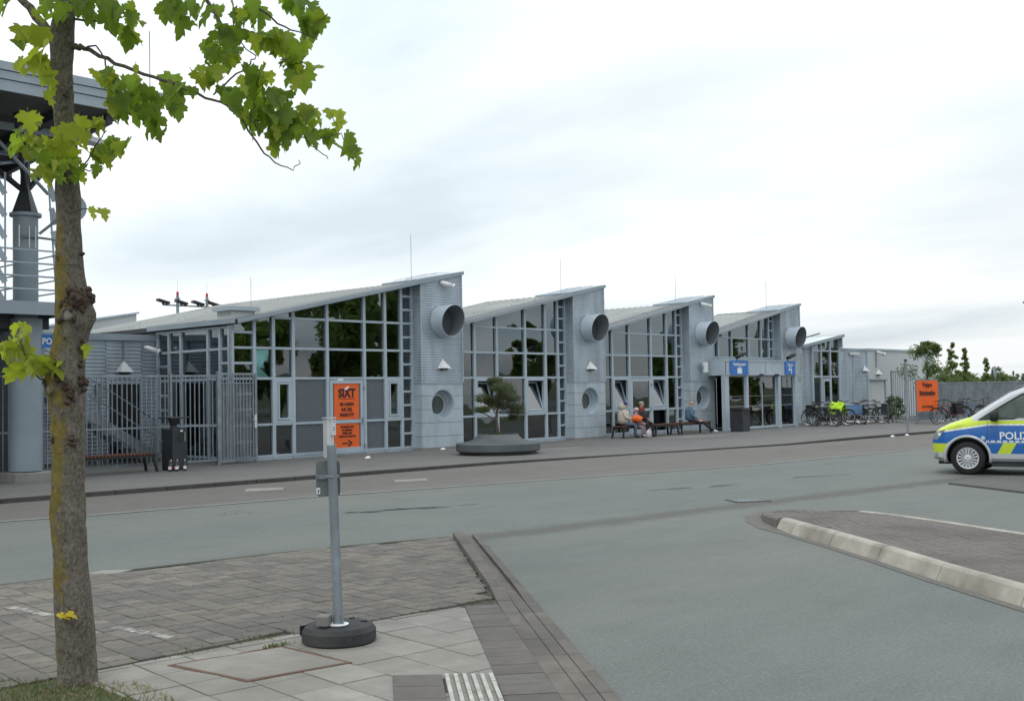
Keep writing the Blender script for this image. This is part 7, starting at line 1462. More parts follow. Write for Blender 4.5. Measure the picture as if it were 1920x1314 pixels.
LEAVES = [(2.973,7.064,4.339,0.175,0.11),(2.931,6.88,4.268,0.175,0.08),(3.022,6.796,4.053,0.108,0.34),(2.945,6.704,4.005,0.112,0.47),(3.075,6.967,4.119,0.098,0.37),(3.09,7.004,4.102,0.105,0.23),(3.028,6.664,4.018,0.176,0.34),(3.088,7.053,4.143,0.151,0.49),(3.01,6.733,4.046,0.101,0.2),(3.066,6.843,4.047,0.085,0.39),(3.057,7.004,4.064,0.131,0.26),(2.96,6.554,3.825,0.178,0.26),(2.978,6.504,3.89,0.16,0.38),(2.982,6.523,3.833,0.102,0.58),(3.185,6.925,3.897,0.174,0.37),(3.127,6.879,3.894,0.095,0.51),(2.934,6.596,3.866,0.175,0.28),(3.088,7.049,3.924,0.117,0.57),(2.957,6.768,3.875,0.102,0.28),(3.147,7.041,3.934,0.1,0.27),(3.032,6.75,3.882,0.108,0.46),(3.09,6.675,3.77,0.09,0.57),(3.165,6.798,3.747,0.097,0.51),(3.184,6.832,3.79,0.095,0.4),(3.071,6.612,3.643,0.128,0.6),(3.105,6.68,3.789,0.131,0.51),(3.048,6.714,4.196,0.099,0.18),(3.197,6.707,4.238,0.132,0.17),(3.17,6.765,4.227,0.167,0.18),(3.159,6.794,4.293,0.148,0.32),(3.021,6.658,4.146,0.131,0.32),(3.186,6.941,4.317,0.147,0.25),(3.099,6.551,4.169,0.149,0.21),(3.354,6.654,4.309,0.118,0.18),(3.226,6.48,4.244,0.165,0.25),(3.276,6.646,4.3,0.134,0.14),(3.397,6.711,4.229,0.13,0.19),(3.179,6.406,4.21,0.159,0.15),(3.27,6.624,4.269,0.159,0.17),(3.186,6.393,4.164,0.127,0.18),(3.306,6.595,4.178,0.089,0.12),(3.305,6.247,4.131,0.115,0.01),(3.385,6.392,4.189,0.121,0.16),(3.449,6.626,4.293,0.085,0.09),(3.29,6.252,4.102,0.164,0.08),(3.351,6.17,4.126,0.137,0.07),(3.394,6.627,4.294,0.125,0.23),(3.274,6.283,4.178,0.142,0.15),(3.488,6.379,4.24,0.118,0.26),(3.429,6.413,4.217,0.143,0),(3.308,6.41,4.232,0.126,0.03),(3.341,6.382,4.125,0.176,0.27),(3.467,6.662,4.308,0.132,0.1),(3.354,6.446,4.147,0.112,0.12),(3.476,6.286,4.03,0.113,0.22),(3.472,6.35,4.104,0.111,0.28),(3.41,6.23,4.097,0.1,0.3),(3.446,6.342,4.017,0.146,0.16),(3.523,6.453,4.163,0.114,0.14),(3.455,6.369,4.052,0.129,0.08),(3.348,6.134,4.085,0.109,0.11),(3.512,6.314,4.139,0.086,0.22),(3.478,6.469,4.092,0.145,0.12),(3.715,5.982,4.193,0.166,0),(3.555,5.933,4.033,0.164,0.09),(3.712,6.259,4.209,0.172,0),(3.616,6.165,4.175,0.116,0),(3.504,5.984,4.154,0.107,0.14),(3.588,5.861,4.173,0.154,0.19),(3.656,5.807,4.106,0.165,0),(3.683,6.238,4.291,0.098,0),(3.752,6.095,4.217,0.124,0),(3.575,5.936,4.131,0.121,0),(3.825,6.11,4.195,0.168,0),(3.665,6.185,4.178,0.132,0.18),(3.724,6.188,4.2,0.099,0.07),(3.608,6.213,4.197,0.144,0),(3.705,6.244,4.24,0.134,0),(3.758,6.181,4.164,0.102,0.1),(3.716,6.174,4.233,0.094,0),(3.712,6.322,4.328,0.131,0),(3.705,6.223,4.296,0.09,0),(3.626,5.957,4.213,0.096,0.19),(3.523,6.01,4.226,0.144,0),(3.677,6.177,4.24,0.118,0),(3.723,6.152,4.239,0.161,0.0),(3.917,5.906,4.17,0.139,0.21),(3.716,5.737,4.002,0.104,0),(3.971,5.966,4.183,0.085,0.11),(3.886,5.825,4.135,0.129,0),(3.844,5.839,4.04,0.122,0.26),(3.823,5.794,4.016,0.1,0.05),(3.74,5.713,3.95,0.173,0.08),(3.966,5.911,4.155,0.13,0.28),(3.851,5.774,4.003,0.149,0.21),(3.75,5.695,3.98,0.107,0),(3.762,5.922,4.015,0.115,0.11),(3.905,6.015,4.041,0.101,0.03),(3.861,6.003,4.211,0.126,0.29),(4.04,5.901,4.237,0.124,0),(3.888,5.882,4.221,0.118,0),(4.003,5.742,4.155,0.174,0),(3.92,5.765,4.156,0.091,0.04),(3.795,5.66,4.094,0.089,0.29),(3.942,5.747,4.122,0.135,0),(3.95,5.834,4.174,0.173,0.16),(3.833,5.591,4.14,0.136,0.12),(3.825,6.04,3.967,0.154,0.37),(3.893,6.11,3.942,0.106,0.09),(3.884,6.081,3.956,0.163,0.16),(3.758,5.848,3.882,0.093,0.2),(3.682,5.801,3.881,0.152,0.07),(3.857,5.833,3.872,0.094,0.2),(3.886,5.929,3.885,0.17,0.28),(3.87,5.863,3.94,0.163,0.28),(3.972,5.936,3.953,0.11,0.33),(3.89,5.576,3.924,0.101,0.14),(3.89,5.571,3.979,0.158,0.25),(3.939,5.567,3.948,0.119,0.35),(4.002,5.568,3.985,0.126,0.18),(4.048,5.767,4.014,0.164,0.3),(3.976,5.557,3.925,0.152,0.21),(3.975,5.518,3.974,0.115,0.37),(3.969,5.752,3.988,0.158,0.38),(4.087,5.734,3.994,0.095,0.33),(4.252,5.825,4.016,0.088,0.25),(4.033,5.652,3.931,0.105,0.15),(4.106,5.552,3.86,0.156,0.13),(4.246,5.835,3.985,0.165,0.35),(3.994,5.516,3.948,0.164,0.22),(4.043,5.436,3.886,0.153,0.37),(4.1,5.535,3.841,0.15,0.35),(4.048,5.62,4.004,0.086,0.23),(4.071,5.606,3.964,0.115,0.06),(4.107,5.633,3.893,0.152,0.19),(4.317,5.715,4.029,0.151,0.28),(4.028,5.634,3.959,0.141,0.29),(3.972,5.497,3.902,0.093,0.17),(4.135,5.764,4.035,0.114,0.38),(4.035,5.436,3.694,0.157,0.28),(4.277,5.6,3.87,0.165,0.31),(4.148,5.62,3.852,0.17,0.13),(4.18,5.5,3.817,0.085,0.19),(4.304,5.724,3.815,0.171,0.26),(4.204,5.682,3.832,0.138,0.3),(4.042,5.526,3.728,0.114,0.14),(4.027,5.505,3.833,0.145,0.32),(4.187,5.614,3.811,0.164,0.36),(4.137,5.566,3.868,0.135,0.37),(4.216,5.595,4.111,0.177,0.12),(4.231,5.546,4.154,0.142,0.11),(4.253,5.584,4.092,0.151,0.31),(4.328,5.631,4.175,0.176,0.16),(4.344,5.673,4.298,0.107,0.29),(4.097,5.364,4.152,0.103,0.1),(4.246,5.567,4.145,0.095,0.32),(4.276,5.659,4.308,0.153,0.37),(4.372,5.672,4.252,0.095,0.09),(4.097,5.555,4.198,0.129,0.29),(4.086,5.586,4.222,0.137,0.18),(4.104,5.548,4.184,0.15,0.22),(4.033,5.412,4.162,0.157,0.3),(4.231,5.492,4.06,0.119,0.31),(4.194,5.397,4.071,0.132,0.29),(4.184,5.41,4.1,0.117,0.35),(4.209,5.473,4.074,0.108,0.28),(3.719,5.792,3.759,0.13,0.39),(3.897,6.185,3.907,0.094,0.17),(3.879,6.087,3.876,0.119,0.06),(3.777,5.932,3.768,0.134,0.07),(3.801,5.949,3.755,0.13,0.08),(3.818,6.102,3.789,0.133,0.07),(3.735,6.014,3.771,0.141,0.37),(3.637,5.839,3.761,0.087,0.32),(3.832,6.182,3.828,0.172,0.18),(4.155,5.879,3.831,0.099,0.32),(4.064,6.052,3.814,0.106,0.2),(3.923,5.709,3.701,0.148,0.09),(3.891,5.594,3.678,0.121,0.36),(3.875,5.569,3.733,0.164,0.39),(3.894,5.702,3.759,0.172,0.38),(3.996,5.728,3.762,0.11,0.31),(3.851,5.692,3.688,0.134,0.39),(3.873,5.636,3.746,0.146,0.18),(3.68,6.182,3.693,0.177,0.03),(3.671,6.165,3.721,0.154,0),(3.514,5.959,3.637,0.158,0.1),(3.715,6.291,3.746,0.09,0.13),(3.682,6.014,3.677,0.087,0.05),(3.749,6.347,3.75,0.12,0.14),(3.737,6.374,3.822,0.179,0.16),(3.537,5.983,3.646,0.128,0.31),(3.72,6.376,3.79,0.113,0.24),(3.869,5.817,3.642,0.132,0.15),(3.791,5.702,3.523,0.093,0.07),(3.869,5.76,3.537,0.111,0.22),(3.987,6.024,3.72,0.144,0.09),(3.817,5.811,3.634,0.168,0.1),(3.819,5.721,3.608,0.09,0.21),(3.772,5.708,3.578,0.163,0.12),(3.931,5.917,3.657,0.096,0.2),(3.792,5.808,3.641,0.175,0),(3.976,5.521,3.582,0.091,0.11),(4.051,5.875,3.756,0.092,0.18),(4.119,5.827,3.719,0.11,0.05),(4.104,5.677,3.662,0.171,0.11),(3.987,5.629,3.6,0.175,0.02),(3.954,5.536,3.582,0.125,0.17),(3.914,5.617,3.644,0.132,0.19),(4.093,5.968,3.696,0.099,0.04),(4.088,5.964,3.713,0.138,0.18),(4.068,5.943,3.671,0.113,0),(4.141,5.903,3.662,0.11,0.17),(3.879,5.637,3.675,0.158,0.07),(4.18,5.828,3.665,0.14,0),(4.151,5.716,3.585,0.154,0.04),(3.941,5.566,3.496,0.091,0.2),(3.915,5.571,3.481,0.114,0.01),(4.238,5.804,3.628,0.133,0),(3.925,5.535,3.491,0.139,0.05),(4.234,5.837,3.587,0.175,0.11),(4.008,5.507,3.484,0.136,0),(4.012,5.728,3.544,0.111,0.14),(3.944,5.642,3.521,0.134,0.27),(4.075,6.001,3.556,0.116,0.23),(3.848,5.637,3.5,0.174,0.11),(3.963,5.879,3.532,0.133,0.05),(3.981,5.783,3.585,0.157,0.16),(4.061,5.857,3.545,0.154,0),(3.918,5.641,3.508,0.094,0.11),(3.901,5.66,3.456,0.151,0),(3.969,5.723,3.45,0.09,0.2),(4.031,5.645,3.385,0.141,0.17),(4.094,5.984,3.493,0.112,0.07),(4.03,5.701,3.457,0.124,0.29),(4.145,5.817,3.434,0.154,0),(4.169,5.855,3.502,0.148,0.1),(4.018,5.656,3.479,0.155,0.13),(4.206,5.773,3.524,0.1,0.12),(4.289,5.67,3.457,0.165,0),(3.976,5.551,3.399,0.104,0.29),(4.256,5.744,3.497,0.147,0.08),(4.049,5.578,3.434,0.086,0.18),(4.078,5.708,3.465,0.126,0.06),(4.16,5.684,3.489,0.157,0.11),(4.061,5.557,3.42,0.165,0.0),(4.223,5.737,3.455,0.095,0.11),(4.065,5.707,3.402,0.135,0),(4.192,5.667,3.51,0.164,0.16),(4.154,5.703,3.515,0.087,0.26),(4.048,5.435,3.381,0.117,0),(3.993,5.607,3.323,0.085,0.2),(4.038,5.679,3.311,0.101,0.38),(4.037,5.556,3.359,0.123,0.21),(4.063,5.696,3.355,0.158,0.29),(4.186,5.777,3.427,0.168,0.37),(4.269,5.606,3.561,0.148,0.46),(4.117,5.442,3.506,0.116,0.24),(4.107,5.453,3.514,0.136,0.44),(4.236,5.607,3.51,0.119,0.2),(4.111,5.421,3.464,0.125,0.19),(4.481,5.588,3.558,0.164,0.46),(4.205,5.319,3.474,0.086,0.37),(4.239,5.511,3.54,0.161,0.51),(4.349,5.433,3.535,0.101,0.5),(4.157,5.428,3.455,0.113,0.64),(4.253,5.317,3.452,0.148,0.56),(4.313,5.385,3.464,0.115,0.65),(4.352,5.529,3.565,0.097,0.53),(4.422,5.628,3.45,0.145,0.16),(4.207,5.527,3.423,0.099,0.25),(4.299,5.591,3.441,0.108,0.25),(4.414,5.647,3.457,0.113,0.18),(4.111,5.385,3.339,0.118,0.22),(4.253,5.239,3.321,0.167,0),(4.488,5.528,3.405,0.091,0),(4.479,5.505,3.354,0.133,0),(4.373,5.441,3.35,0.128,0.08),(4.364,5.353,3.279,0.098,0.0),(4.377,5.297,3.27,0.142,0.06),(4.487,5.439,3.255,0.089,0),(4.272,5.199,3.268,0.093,0.07),(3.293,6.214,3.69,0.128,0.11),(3.387,6.446,3.759,0.166,0.34),(3.287,6.317,3.784,0.13,0.16),(3.488,6.596,3.861,0.12,0.32),(3.463,6.276,3.795,0.166,0.4),(3.519,6.454,3.791,0.128,0.15),(3.544,6.57,3.823,0.123,0.14),(3.435,6.468,3.744,0.128,0.15),(3.57,6.356,3.699,0.108,0.22),(3.49,6.609,3.775,0.159,0.16),(3.336,6.263,3.604,0.174,0.07),(3.411,6.434,3.699,0.089,0.13),(3.463,6.164,3.66,0.128,0.06),(3.597,6.555,3.735,0.115,0.14),(3.599,6.56,3.749,0.155,0.37),(3.432,6.218,3.716,0.101,0.14),(3.539,6.432,3.71,0.132,0.05),(3.568,6.5,3.591,0.154,0.21),(3.534,6.204,3.623,0.139,0.05),(3.541,6.251,3.596,0.096,0),(3.622,6.515,3.623,0.131,0.24),(3.463,6.237,3.644,0.122,0.06),(3.526,6.497,3.7,0.113,0.0),(3.507,6.127,3.572,0.086,0.06),(3.555,6.382,3.598,0.141,0.05),(3.606,6.503,3.698,0.096,0.16),(3.485,6.328,3.669,0.168,0.17),(3.318,6.302,3.574,0.129,0.34),(3.4,6.328,3.549,0.13,0.33),(3.427,6.445,3.632,0.143,0.38),(3.38,6.436,3.565,0.142,0.38),(3.436,6.438,3.575,0.104,0.19),(3.404,6.428,3.601,0.113,0.16),(3.314,6.445,3.789,0.171,0.38),(3.358,6.555,3.813,0.087,0.43),(3.565,6.22,3.486,0.109,0.12),(3.609,6.326,3.578,0.153,0.12),(3.654,6.479,3.632,0.143,0),(3.503,6.205,3.542,0.15,0.08),(3.598,6.338,3.619,0.173,0.2),(3.569,6.059,3.594,0.143,0.17),(3.596,6.03,3.542,0.132,0.13),(3.554,6.249,3.497,0.174,0.01),(3.495,6.213,3.46,0.153,0.18),(3.629,6.3,3.457,0.136,0.13),(3.307,6.53,3.503,0.143,0.49),(3.417,6.651,3.54,0.091,0.4),(3.398,6.62,3.544,0.117,0.52),(3.29,6.655,3.516,0.167,0.5),(3.331,6.509,3.496,0.147,0.45),(3.403,6.315,3.357,0.132,0),(3.366,6.328,3.33,0.113,0.23),(3.419,6.474,3.365,0.17,0.12),(3.357,6.397,3.358,0.085,0),(3.115,6.906,3.543,0.174,0.67),(3.075,6.852,3.524,0.13,0.59),(2.957,6.639,3.486,0.16,0.59),(2.986,6.924,3.4,0.168,0.36),(3.128,7.016,3.469,0.125,0.25),(3.074,6.953,3.364,0.155,0.53),(3.061,6.787,3.413,0.171,0.57),(3.083,6.829,3.361,0.114,0.28),(2.979,6.869,3.39,0.114,0.58),(3.052,7.016,3.445,0.108,0.4),(3.163,7.051,3.451,0.144,0.43),(3.009,6.879,3.48,0.12,0.3),(3.034,6.774,3.403,0.086,0.49),(3.048,6.671,3.288,0.132,0.32),(3.032,6.513,3.33,0.093,0.56),(3.119,6.871,3.38,0.089,0.56),(3.047,6.485,3.31,0.125,0.54),(3.023,6.64,3.328,0.091,0.43),(3.204,6.911,3.334,0.171,0.42),(3.203,6.946,3.412,0.167,0.42),(3.17,6.812,3.385,0.116,0.57),(3.28,6.701,3.485,0.092,0.45),(3.186,6.771,3.48,0.089,0.47),(3.111,6.536,3.346,0.134,0.48),(3.231,6.747,3.377,0.142,0.61),(3.249,6.724,3.429,0.094,0.42),(3.21,6.698,3.477,0.13,0.6),(3.097,6.547,3.357,0.096,0.36),(3.23,6.492,3.402,0.124,0.45),(3.127,6.477,3.412,0.169,0.68),(3.179,6.459,3.354,0.146,0.48),(3.17,6.748,3.256,0.133,0.32),(3.181,6.802,3.359,0.127,0.43),(3.232,6.665,3.321,0.16,0.4),(3.1,6.508,3.204,0.087,0.39),(3.037,6.483,3.204,0.087,0.39),(3.166,6.801,3.265,0.171,0.4),(3.104,6.524,3.178,0.14,0.38),(3.167,6.756,3.226,0.152,0.2),(3.204,6.715,3.335,0.155,0.26),(3.216,6.964,3.208,0.147,0.41),(3.017,6.673,3.181,0.092,0.29),(3.175,7.006,3.255,0.144,0.55),(3.142,6.652,3.183,0.13,0.38),(3.036,6.554,3.187,0.176,0.43),(3.133,6.776,3.232,0.14,0.29),(3.224,6.512,3.167,0.097,0.34),(3.199,6.56,3.259,0.098,0.32),(3.28,6.695,3.19,0.111,0.05),(3.205,6.697,3.257,0.179,0.13),(3.239,6.653,3.266,0.114,0.13),(3.431,6.704,3.349,0.142,0.12),(3.331,6.458,3.331,0.11,0.19),(3.294,6.334,3.241,0.119,0.19),(3.43,6.638,3.369,0.116,0.07),(3.362,6.436,3.348,0.169,0),(3.415,6.7,3.344,0.103,0.23),(3.226,6.522,3.215,0.148,0.17),(3.301,6.485,3.211,0.097,0.19),(3.28,6.35,2.927,0.1,0.58),(3.281,6.489,2.951,0.1,0.38),(3.131,7.097,2.248,0.162,0.99),(3.112,7.119,2.218,0.142,0.83),(3.06,7.081,2.265,0.11,0.82),(3.031,6.94,2.241,0.126,0.84),(3.048,7.093,2.122,0.147,0.96),(3.046,7.161,2.142,0.14,1),(2.975,7.035,2.136,0.108,1),(3.096,7.139,2.129,0.143,1),(3.014,6.996,2.146,0.154,1),(3.017,7.069,2.117,0.166,1),(3.161,7.097,2.072,0.112,0.92),(3.098,7.013,2.132,0.148,0.95),(3.059,6.981,2.115,0.138,1.0),(3.158,7.079,2.12,0.118,0.97),(3.202,7.055,2.032,0.125,1),(3.153,6.872,2.048,0.13,0.81),(3.103,6.922,2.017,0.148,0.93),(3.094,6.925,2.021,0.108,0.9),(3.149,6.898,2.028,0.154,0.84),(3.141,7.107,2.018,0.116,0.98),(3.038,7.083,1.974,0.138,0.74),(3.113,7.123,2.011,0.15,0.8),(3.224,6.866,2.006,0.126,1),(3.217,6.839,2.008,0.167,1),(3.409,6.829,2.145,0.08,0.83),(3.399,6.825,2.103,0.08,0.74),(3.375,6.768,2.124,0.08,0.72),(3.3,6.821,0.471,0.075,1),(3.275,6.848,0.466,0.058,1),(3.249,6.876,0.47,0.053,0.89),(3.275,6.848,0.463,0.069,0.87)]
BURRS = [(3.316,6.807,2.441,0.0589),(3.357,6.8,2.414,0.0353),(3.257,6.852,2.41,0.0235),(3.251,6.863,2.318,0.0275),(3.418,6.831,2.468,0.0392),(3.41,6.821,2.434,0.0314),(3.308,6.809,2.291,0.0314),(3.37,6.828,2.155,0.0275),(3.237,6.889,2.043,0.0196),(3.222,6.954,2.043,0.0392),(3.234,6.883,1.965,0.0353),(3.249,6.865,1.944,0.0275),(3.278,6.847,1.893,0.0314),(3.305,6.842,1.832,0.0353),(3.29,6.844,1.859,0.0235),(3.391,6.849,1.893,0.0314),(3.365,6.835,2.029,0.0196),(3.371,6.838,1.944,0.0235),(3.369,6.809,2.503,0.0118),(3.267,6.848,2.199,0.0118),(3.279,6.829,3.744,0.0196),(3.381,6.837,2.738,0.0196),(3.246,6.894,2.704,0.0118),(3.238,6.944,1.552,0.0157),(3.319,6.857,1.552,0.0314),(3.207,6.963,1.927,0.0235),(3.333,6.801,2.404,0.0235),(3.29,6.82,2.468,0.0275)]
SCARS = [(3.28, 6.818, 2.349, 0.034, -0.636, -0.771, 0.0), (3.209, 6.934, 1.883, 0.031, -0.984, -0.177, 0.0)]

maple = thing('maple_tree', 'street maple with lichen-covered trunk and hanging branches at the left', 'tree')
mb = MB(); rg = random.Random(9); P3 = []; RR = []
for i in range(len(TRUNK)-1):
    a, b = TRUNK[i], TRUNK[i+1]; n = max(1, int(abs(b[2]-a[2])/.035)) if a[2] < 5 else 2
    for k in range(n):
        t = k/n; P3.append(tuple(a[j]+(b[j]-a[j])*t for j in range(3))); RR.append((a[3]+(b[3]-a[3])*t)*.92)
P3.append(TRUNK[-1][:3]); RR.append(TRUNK[-1][3])
n = 28; vs = []
import mathutils.noise as mno
for i, (p, r_) in enumerate(zip(P3, RR)):
    for k in range(n):
        a = 2*math.pi*k/n; d = Vector((math.cos(a), math.sin(a), 0)); q = Vector(p)+d*r_
        f_ = 1+.10*mno.noise(q*5)+.05*mno.noise(q*17)+.03*mno.noise(q*45)
        knob = sum(amp*math.exp(-((q-Vector(c)).length/w_)**2) for c, w_, amp in (((3.46, 6.80, 2.36), .09, .05), ((3.24, 6.93, 1.98), .08, .035), ((3.30, 6.80, 2.30), .1, .02), ((3.42, 6.78, 1.02), .07, .02))) if 1 < p[2] < 2.6 else 0
        vs.append(Vector(p)+d*(r_*f_+knob))
mb.add(vs, [[i*n+k, i*n+(k+1) % n, (i+1)*n+(k+1) % n, (i+1)*n+k] for i in range(len(P3)-1) for k in range(n)])
tag(mb.build('trunk', m_bark, maple, smooth=True, fix=False))
# burrs and pruning scars
for (x, y, z, r_) in BURRS:
    sq = rg.uniform(.7, 1.1)
    mb = MB(); nl = 3+int(r_*260)
    for l_ in range(nl):
        ox, oy, oz = [rg.gauss(0, r_*.42) for _ in range(3)]; rl = r_*rg.uniform(.28, .62); base = len(mb.v)
        for i in range(6):
            for j in range(8):
                a = math.pi*i/5; b_ = 2*math.pi*j/8; q = rl*(1+rg.uniform(-.25, .25)); mb.v.append((ox+q*math.sin(a)*math.cos(b_), oy+q*math.sin(a)*math.sin(b_), oz*1.3+q*math.cos(a)))
        mb.f += [[base+i*8+j, base+(i+1)*8+j, base+(i+1)*8+(j+1) % 8, base+i*8+(j+1) % 8] for i in range(5) for j in range(8)]
    mb.m = [0]*len(mb.f)
    mb.build('burr', m_burr, maple, loc=(x, y, z), smooth=True, fix=False)
for (x, y, z, r_, nx, ny, nz) in SCARS:
    vd = Vector((nx, ny, nz))
    mb = MB(); mb.lathe([(r_*1.5, -.03), (r_*1.35, .006), (r_*.95, .012), (r_*.85, .002)], 20, caps=False); o = mb.build('scar_collar', m_bark, maple, loc=(x, y, z), smooth=True); o.rotation_euler = vd.to_track_quat('Z', 'Y').to_euler()
    mb = MB(); mb.lathe([(.001, .006), (r_*.9, .003)], 20, caps=False); o = mb.build('pruning_scar', m_scar, maple, loc=(x, y, z)); o.rotation_euler = vd.to_track_quat('Z', 'Y').to_euler()
for L_ in LIMBS:
    pts = []; rs = []
    for i in range(len(L_)-1):
        a, b = Vector(L_[i][:3]), Vector(L_[i+1][:3]); m_n = 3
        for k in range(m_n): pts.append(a.lerp(b, k/m_n)+(Vector((rg.gauss(0, .006), rg.gauss(0, .006), rg.gauss(0, .006))) if k else Vector())); rs.append(L_[i][3]+(L_[i+1][3]-L_[i][3])*k/m_n)
    pts.append(Vector(L_[-1][:3])); rs.append(L_[-1][3]); mb = MB(); mb.tube(pts, rs, 8); mb.build('branch', m_bark if L_[0][3] > .02 else m_twig, maple, smooth=True)
# maple leaves: five-lobed blades with folded lobes
def maple_mesh(nm, seed, m_):
    rq = random.Random(seed); lob = []
    ctrl = [(0, 0), (-.13, -.09), (-.32, -.08), (-.31, .03), (-.41, .10), (-.52, .22), (-.43, .29), (-.46, .40), (-.31, .385), (-.235, .41), (-.28, .55), (-.27, .68), (-.16, .69), (-.10, .82), (0, .93)]
    L1 = [(x+rq.uniform(-.025, .025), y+rq.uniform(-.025, .025)) for x, y in ctrl[:-1]]; out_ = L1+[ctrl[-1]]+[(-x+rq.uniform(-.03, .03), y+rq.uniform(-.03, .03)) for x, y in reversed(L1[1:])]
    fold = rq.uniform(.15, .45); droop = rq.uniform(.25, .6); cup = rq.uniform(-.2, .2)
    def z_(x, y): return fold*abs(x)*.6-droop*max(0, y)**2*.5-cup*x*x*2-.25*abs(x)*abs(x)+.05*math.sin(12*x+5*y)
    mid = [(0, .0), (0, .2), (0, .42), (0, .68)]
    vs = [(x, y, z_(x, y)) for x, y in out_]+[(x, y, z_(x, y)-.03) for x, y in mid]+[(-.18, .12, z_(-.18, .12)-.02), (.18, .12, z_(.18, .12)-.02), (-.14, .42, z_(-.14, .42)-.02), (.14, .42, z_(.14, .42)-.02)]
    no = len(out_); a0 = no; l1, r1, l2, r2 = no+4, no+5, no+6, no+7; mb_ = MB(); fs = []
    fs += [[0, 1, a0], [1, 2, l1], [1, l1, a0], [2, 3, l1], [3, 4, l1], [4, 5, 6], [4, 6, l1], [6, 7, 8], [6, 8, l1], [8, 9, l1], [9, l2, l1], [9, 10, l2], [10, 11, 12], [10, 12, l2], [12, 13, l2], [13, 14, a0+3], [13, a0+3, l2], [l1, a0+1, a0], [l1, l2, a0+1], [l2, a0+2, a0+1], [l2, a0+3, a0+2]]
    mir = lambda i: (no-i) % no if i < no else {a0: a0, a0+1: a0+1, a0+2: a0+2, a0+3: a0+3, l1: r1, l2: r2}[i]
    # mirrored indices: outline is symmetric about index 14
    def mi2(i):
        if i < no: return 0 if i == 0 else (28-i) % no if i <= 14 else i
        return mir(i)
    fs += [[mi2(i) for i in f_][::-1] for f_ in fs]
    mb_.add(vs, fs); mb_.add([(-.008, -.02, 0), (.008, -.02, 0), (.006, -.2, .03), (-.006, -.2, .03)], [[0, 1, 2, 3]])
    o = mb_.build(nm, m_, fix=False, smooth=True); me = o.data; bpy.data.objects.remove(o); return me
lm_d = [maple_mesh('leaf', s_i, m_leaf) for s_i in range(5)]; lm_b = [maple_mesh('leaf', s_i+20, m_leafb) for s_i in range(3)]; lm_y = [maple_mesh('leaf', 40, m_leafy)]
LS = sorted(LEAVES, key=lambda l: -l[3]); stuff = {}
def leaf_matrix(l, q):
    x, y, z, s_, b_ = l
    yaw = q.uniform(0, 6.28); tilt = q.gauss(-62, 22)  # blade points down
    if z < 1.0: tilt = q.gauss(-20, 10)
    M_ = Matrix.Translation((x, y, z)) @ Matrix.Rotation(yaw, 4, 'Z') @ Matrix.Rotation(R(tilt), 4, 'X') @ Matrix.Rotation(q.uniform(-.5, .5), 4, 'Y') @ Matrix.Diagonal((s_*.97, s_*.97, s_*.97, 1)) @ Matrix.Translation((0, -.35, 0))
    return M_
for k, l in enumerate(LS):
    q = random.Random(k+77); me = lm_y[0] if l[2] < 1.0 else (lm_b[k % 3] if l[4] > .30+q.uniform(-.15, .15) else lm_d[k % 5]); M_ = leaf_matrix(l, q)
    if k < 300: o = obj('leaf', me, maple); o.matrix_world = M_
    else: stuff.setdefault(me.materials[0].name, MB()).add([M_ @ v.co for v in me.vertices], [list(p.vertices) for p in me.polygons])
for nm, s_mb in stuff.items(): tag(s_mb.build('small_leaves', MATS[nm], maple, fix=False, smooth=True), kind='stuff')
# the crown above the picture
mb = MB(); q = random.Random(31); me = lm_d[0]
for k in range(2200):
    a = q.uniform(0, 6.283); rr_ = 2.4*math.sqrt(q.random()); z = q.uniform(4.95, 9.0); sc_ = 1-((z-6.6)/2.9)**2
    if sc_ <= 0: continue
    l = (3.35+rr_*sc_*math.cos(a), 6.9+rr_*sc_*math.sin(a), z, q.uniform(.12, .2), 0)
    # keep clear of the picture's top edge
    v = Vector((l[0], l[1], l[2]-1.8)); dp = v.dot(Fw)
    if dp > .5 and abs(v.dot(Rt)/dp) < .5 and v.dot(Up)/dp < .36: continue
    M_ = leaf_matrix(l, q); me = lm_d[k % 5]; mb.add([M_ @ vv.co for vv in me.vertices], [list(p.vertices) for p in me.polygons])
tag(mb.build('upper_foliage', m_leaf, maple, fix=False, smooth=True), kind='stuff')

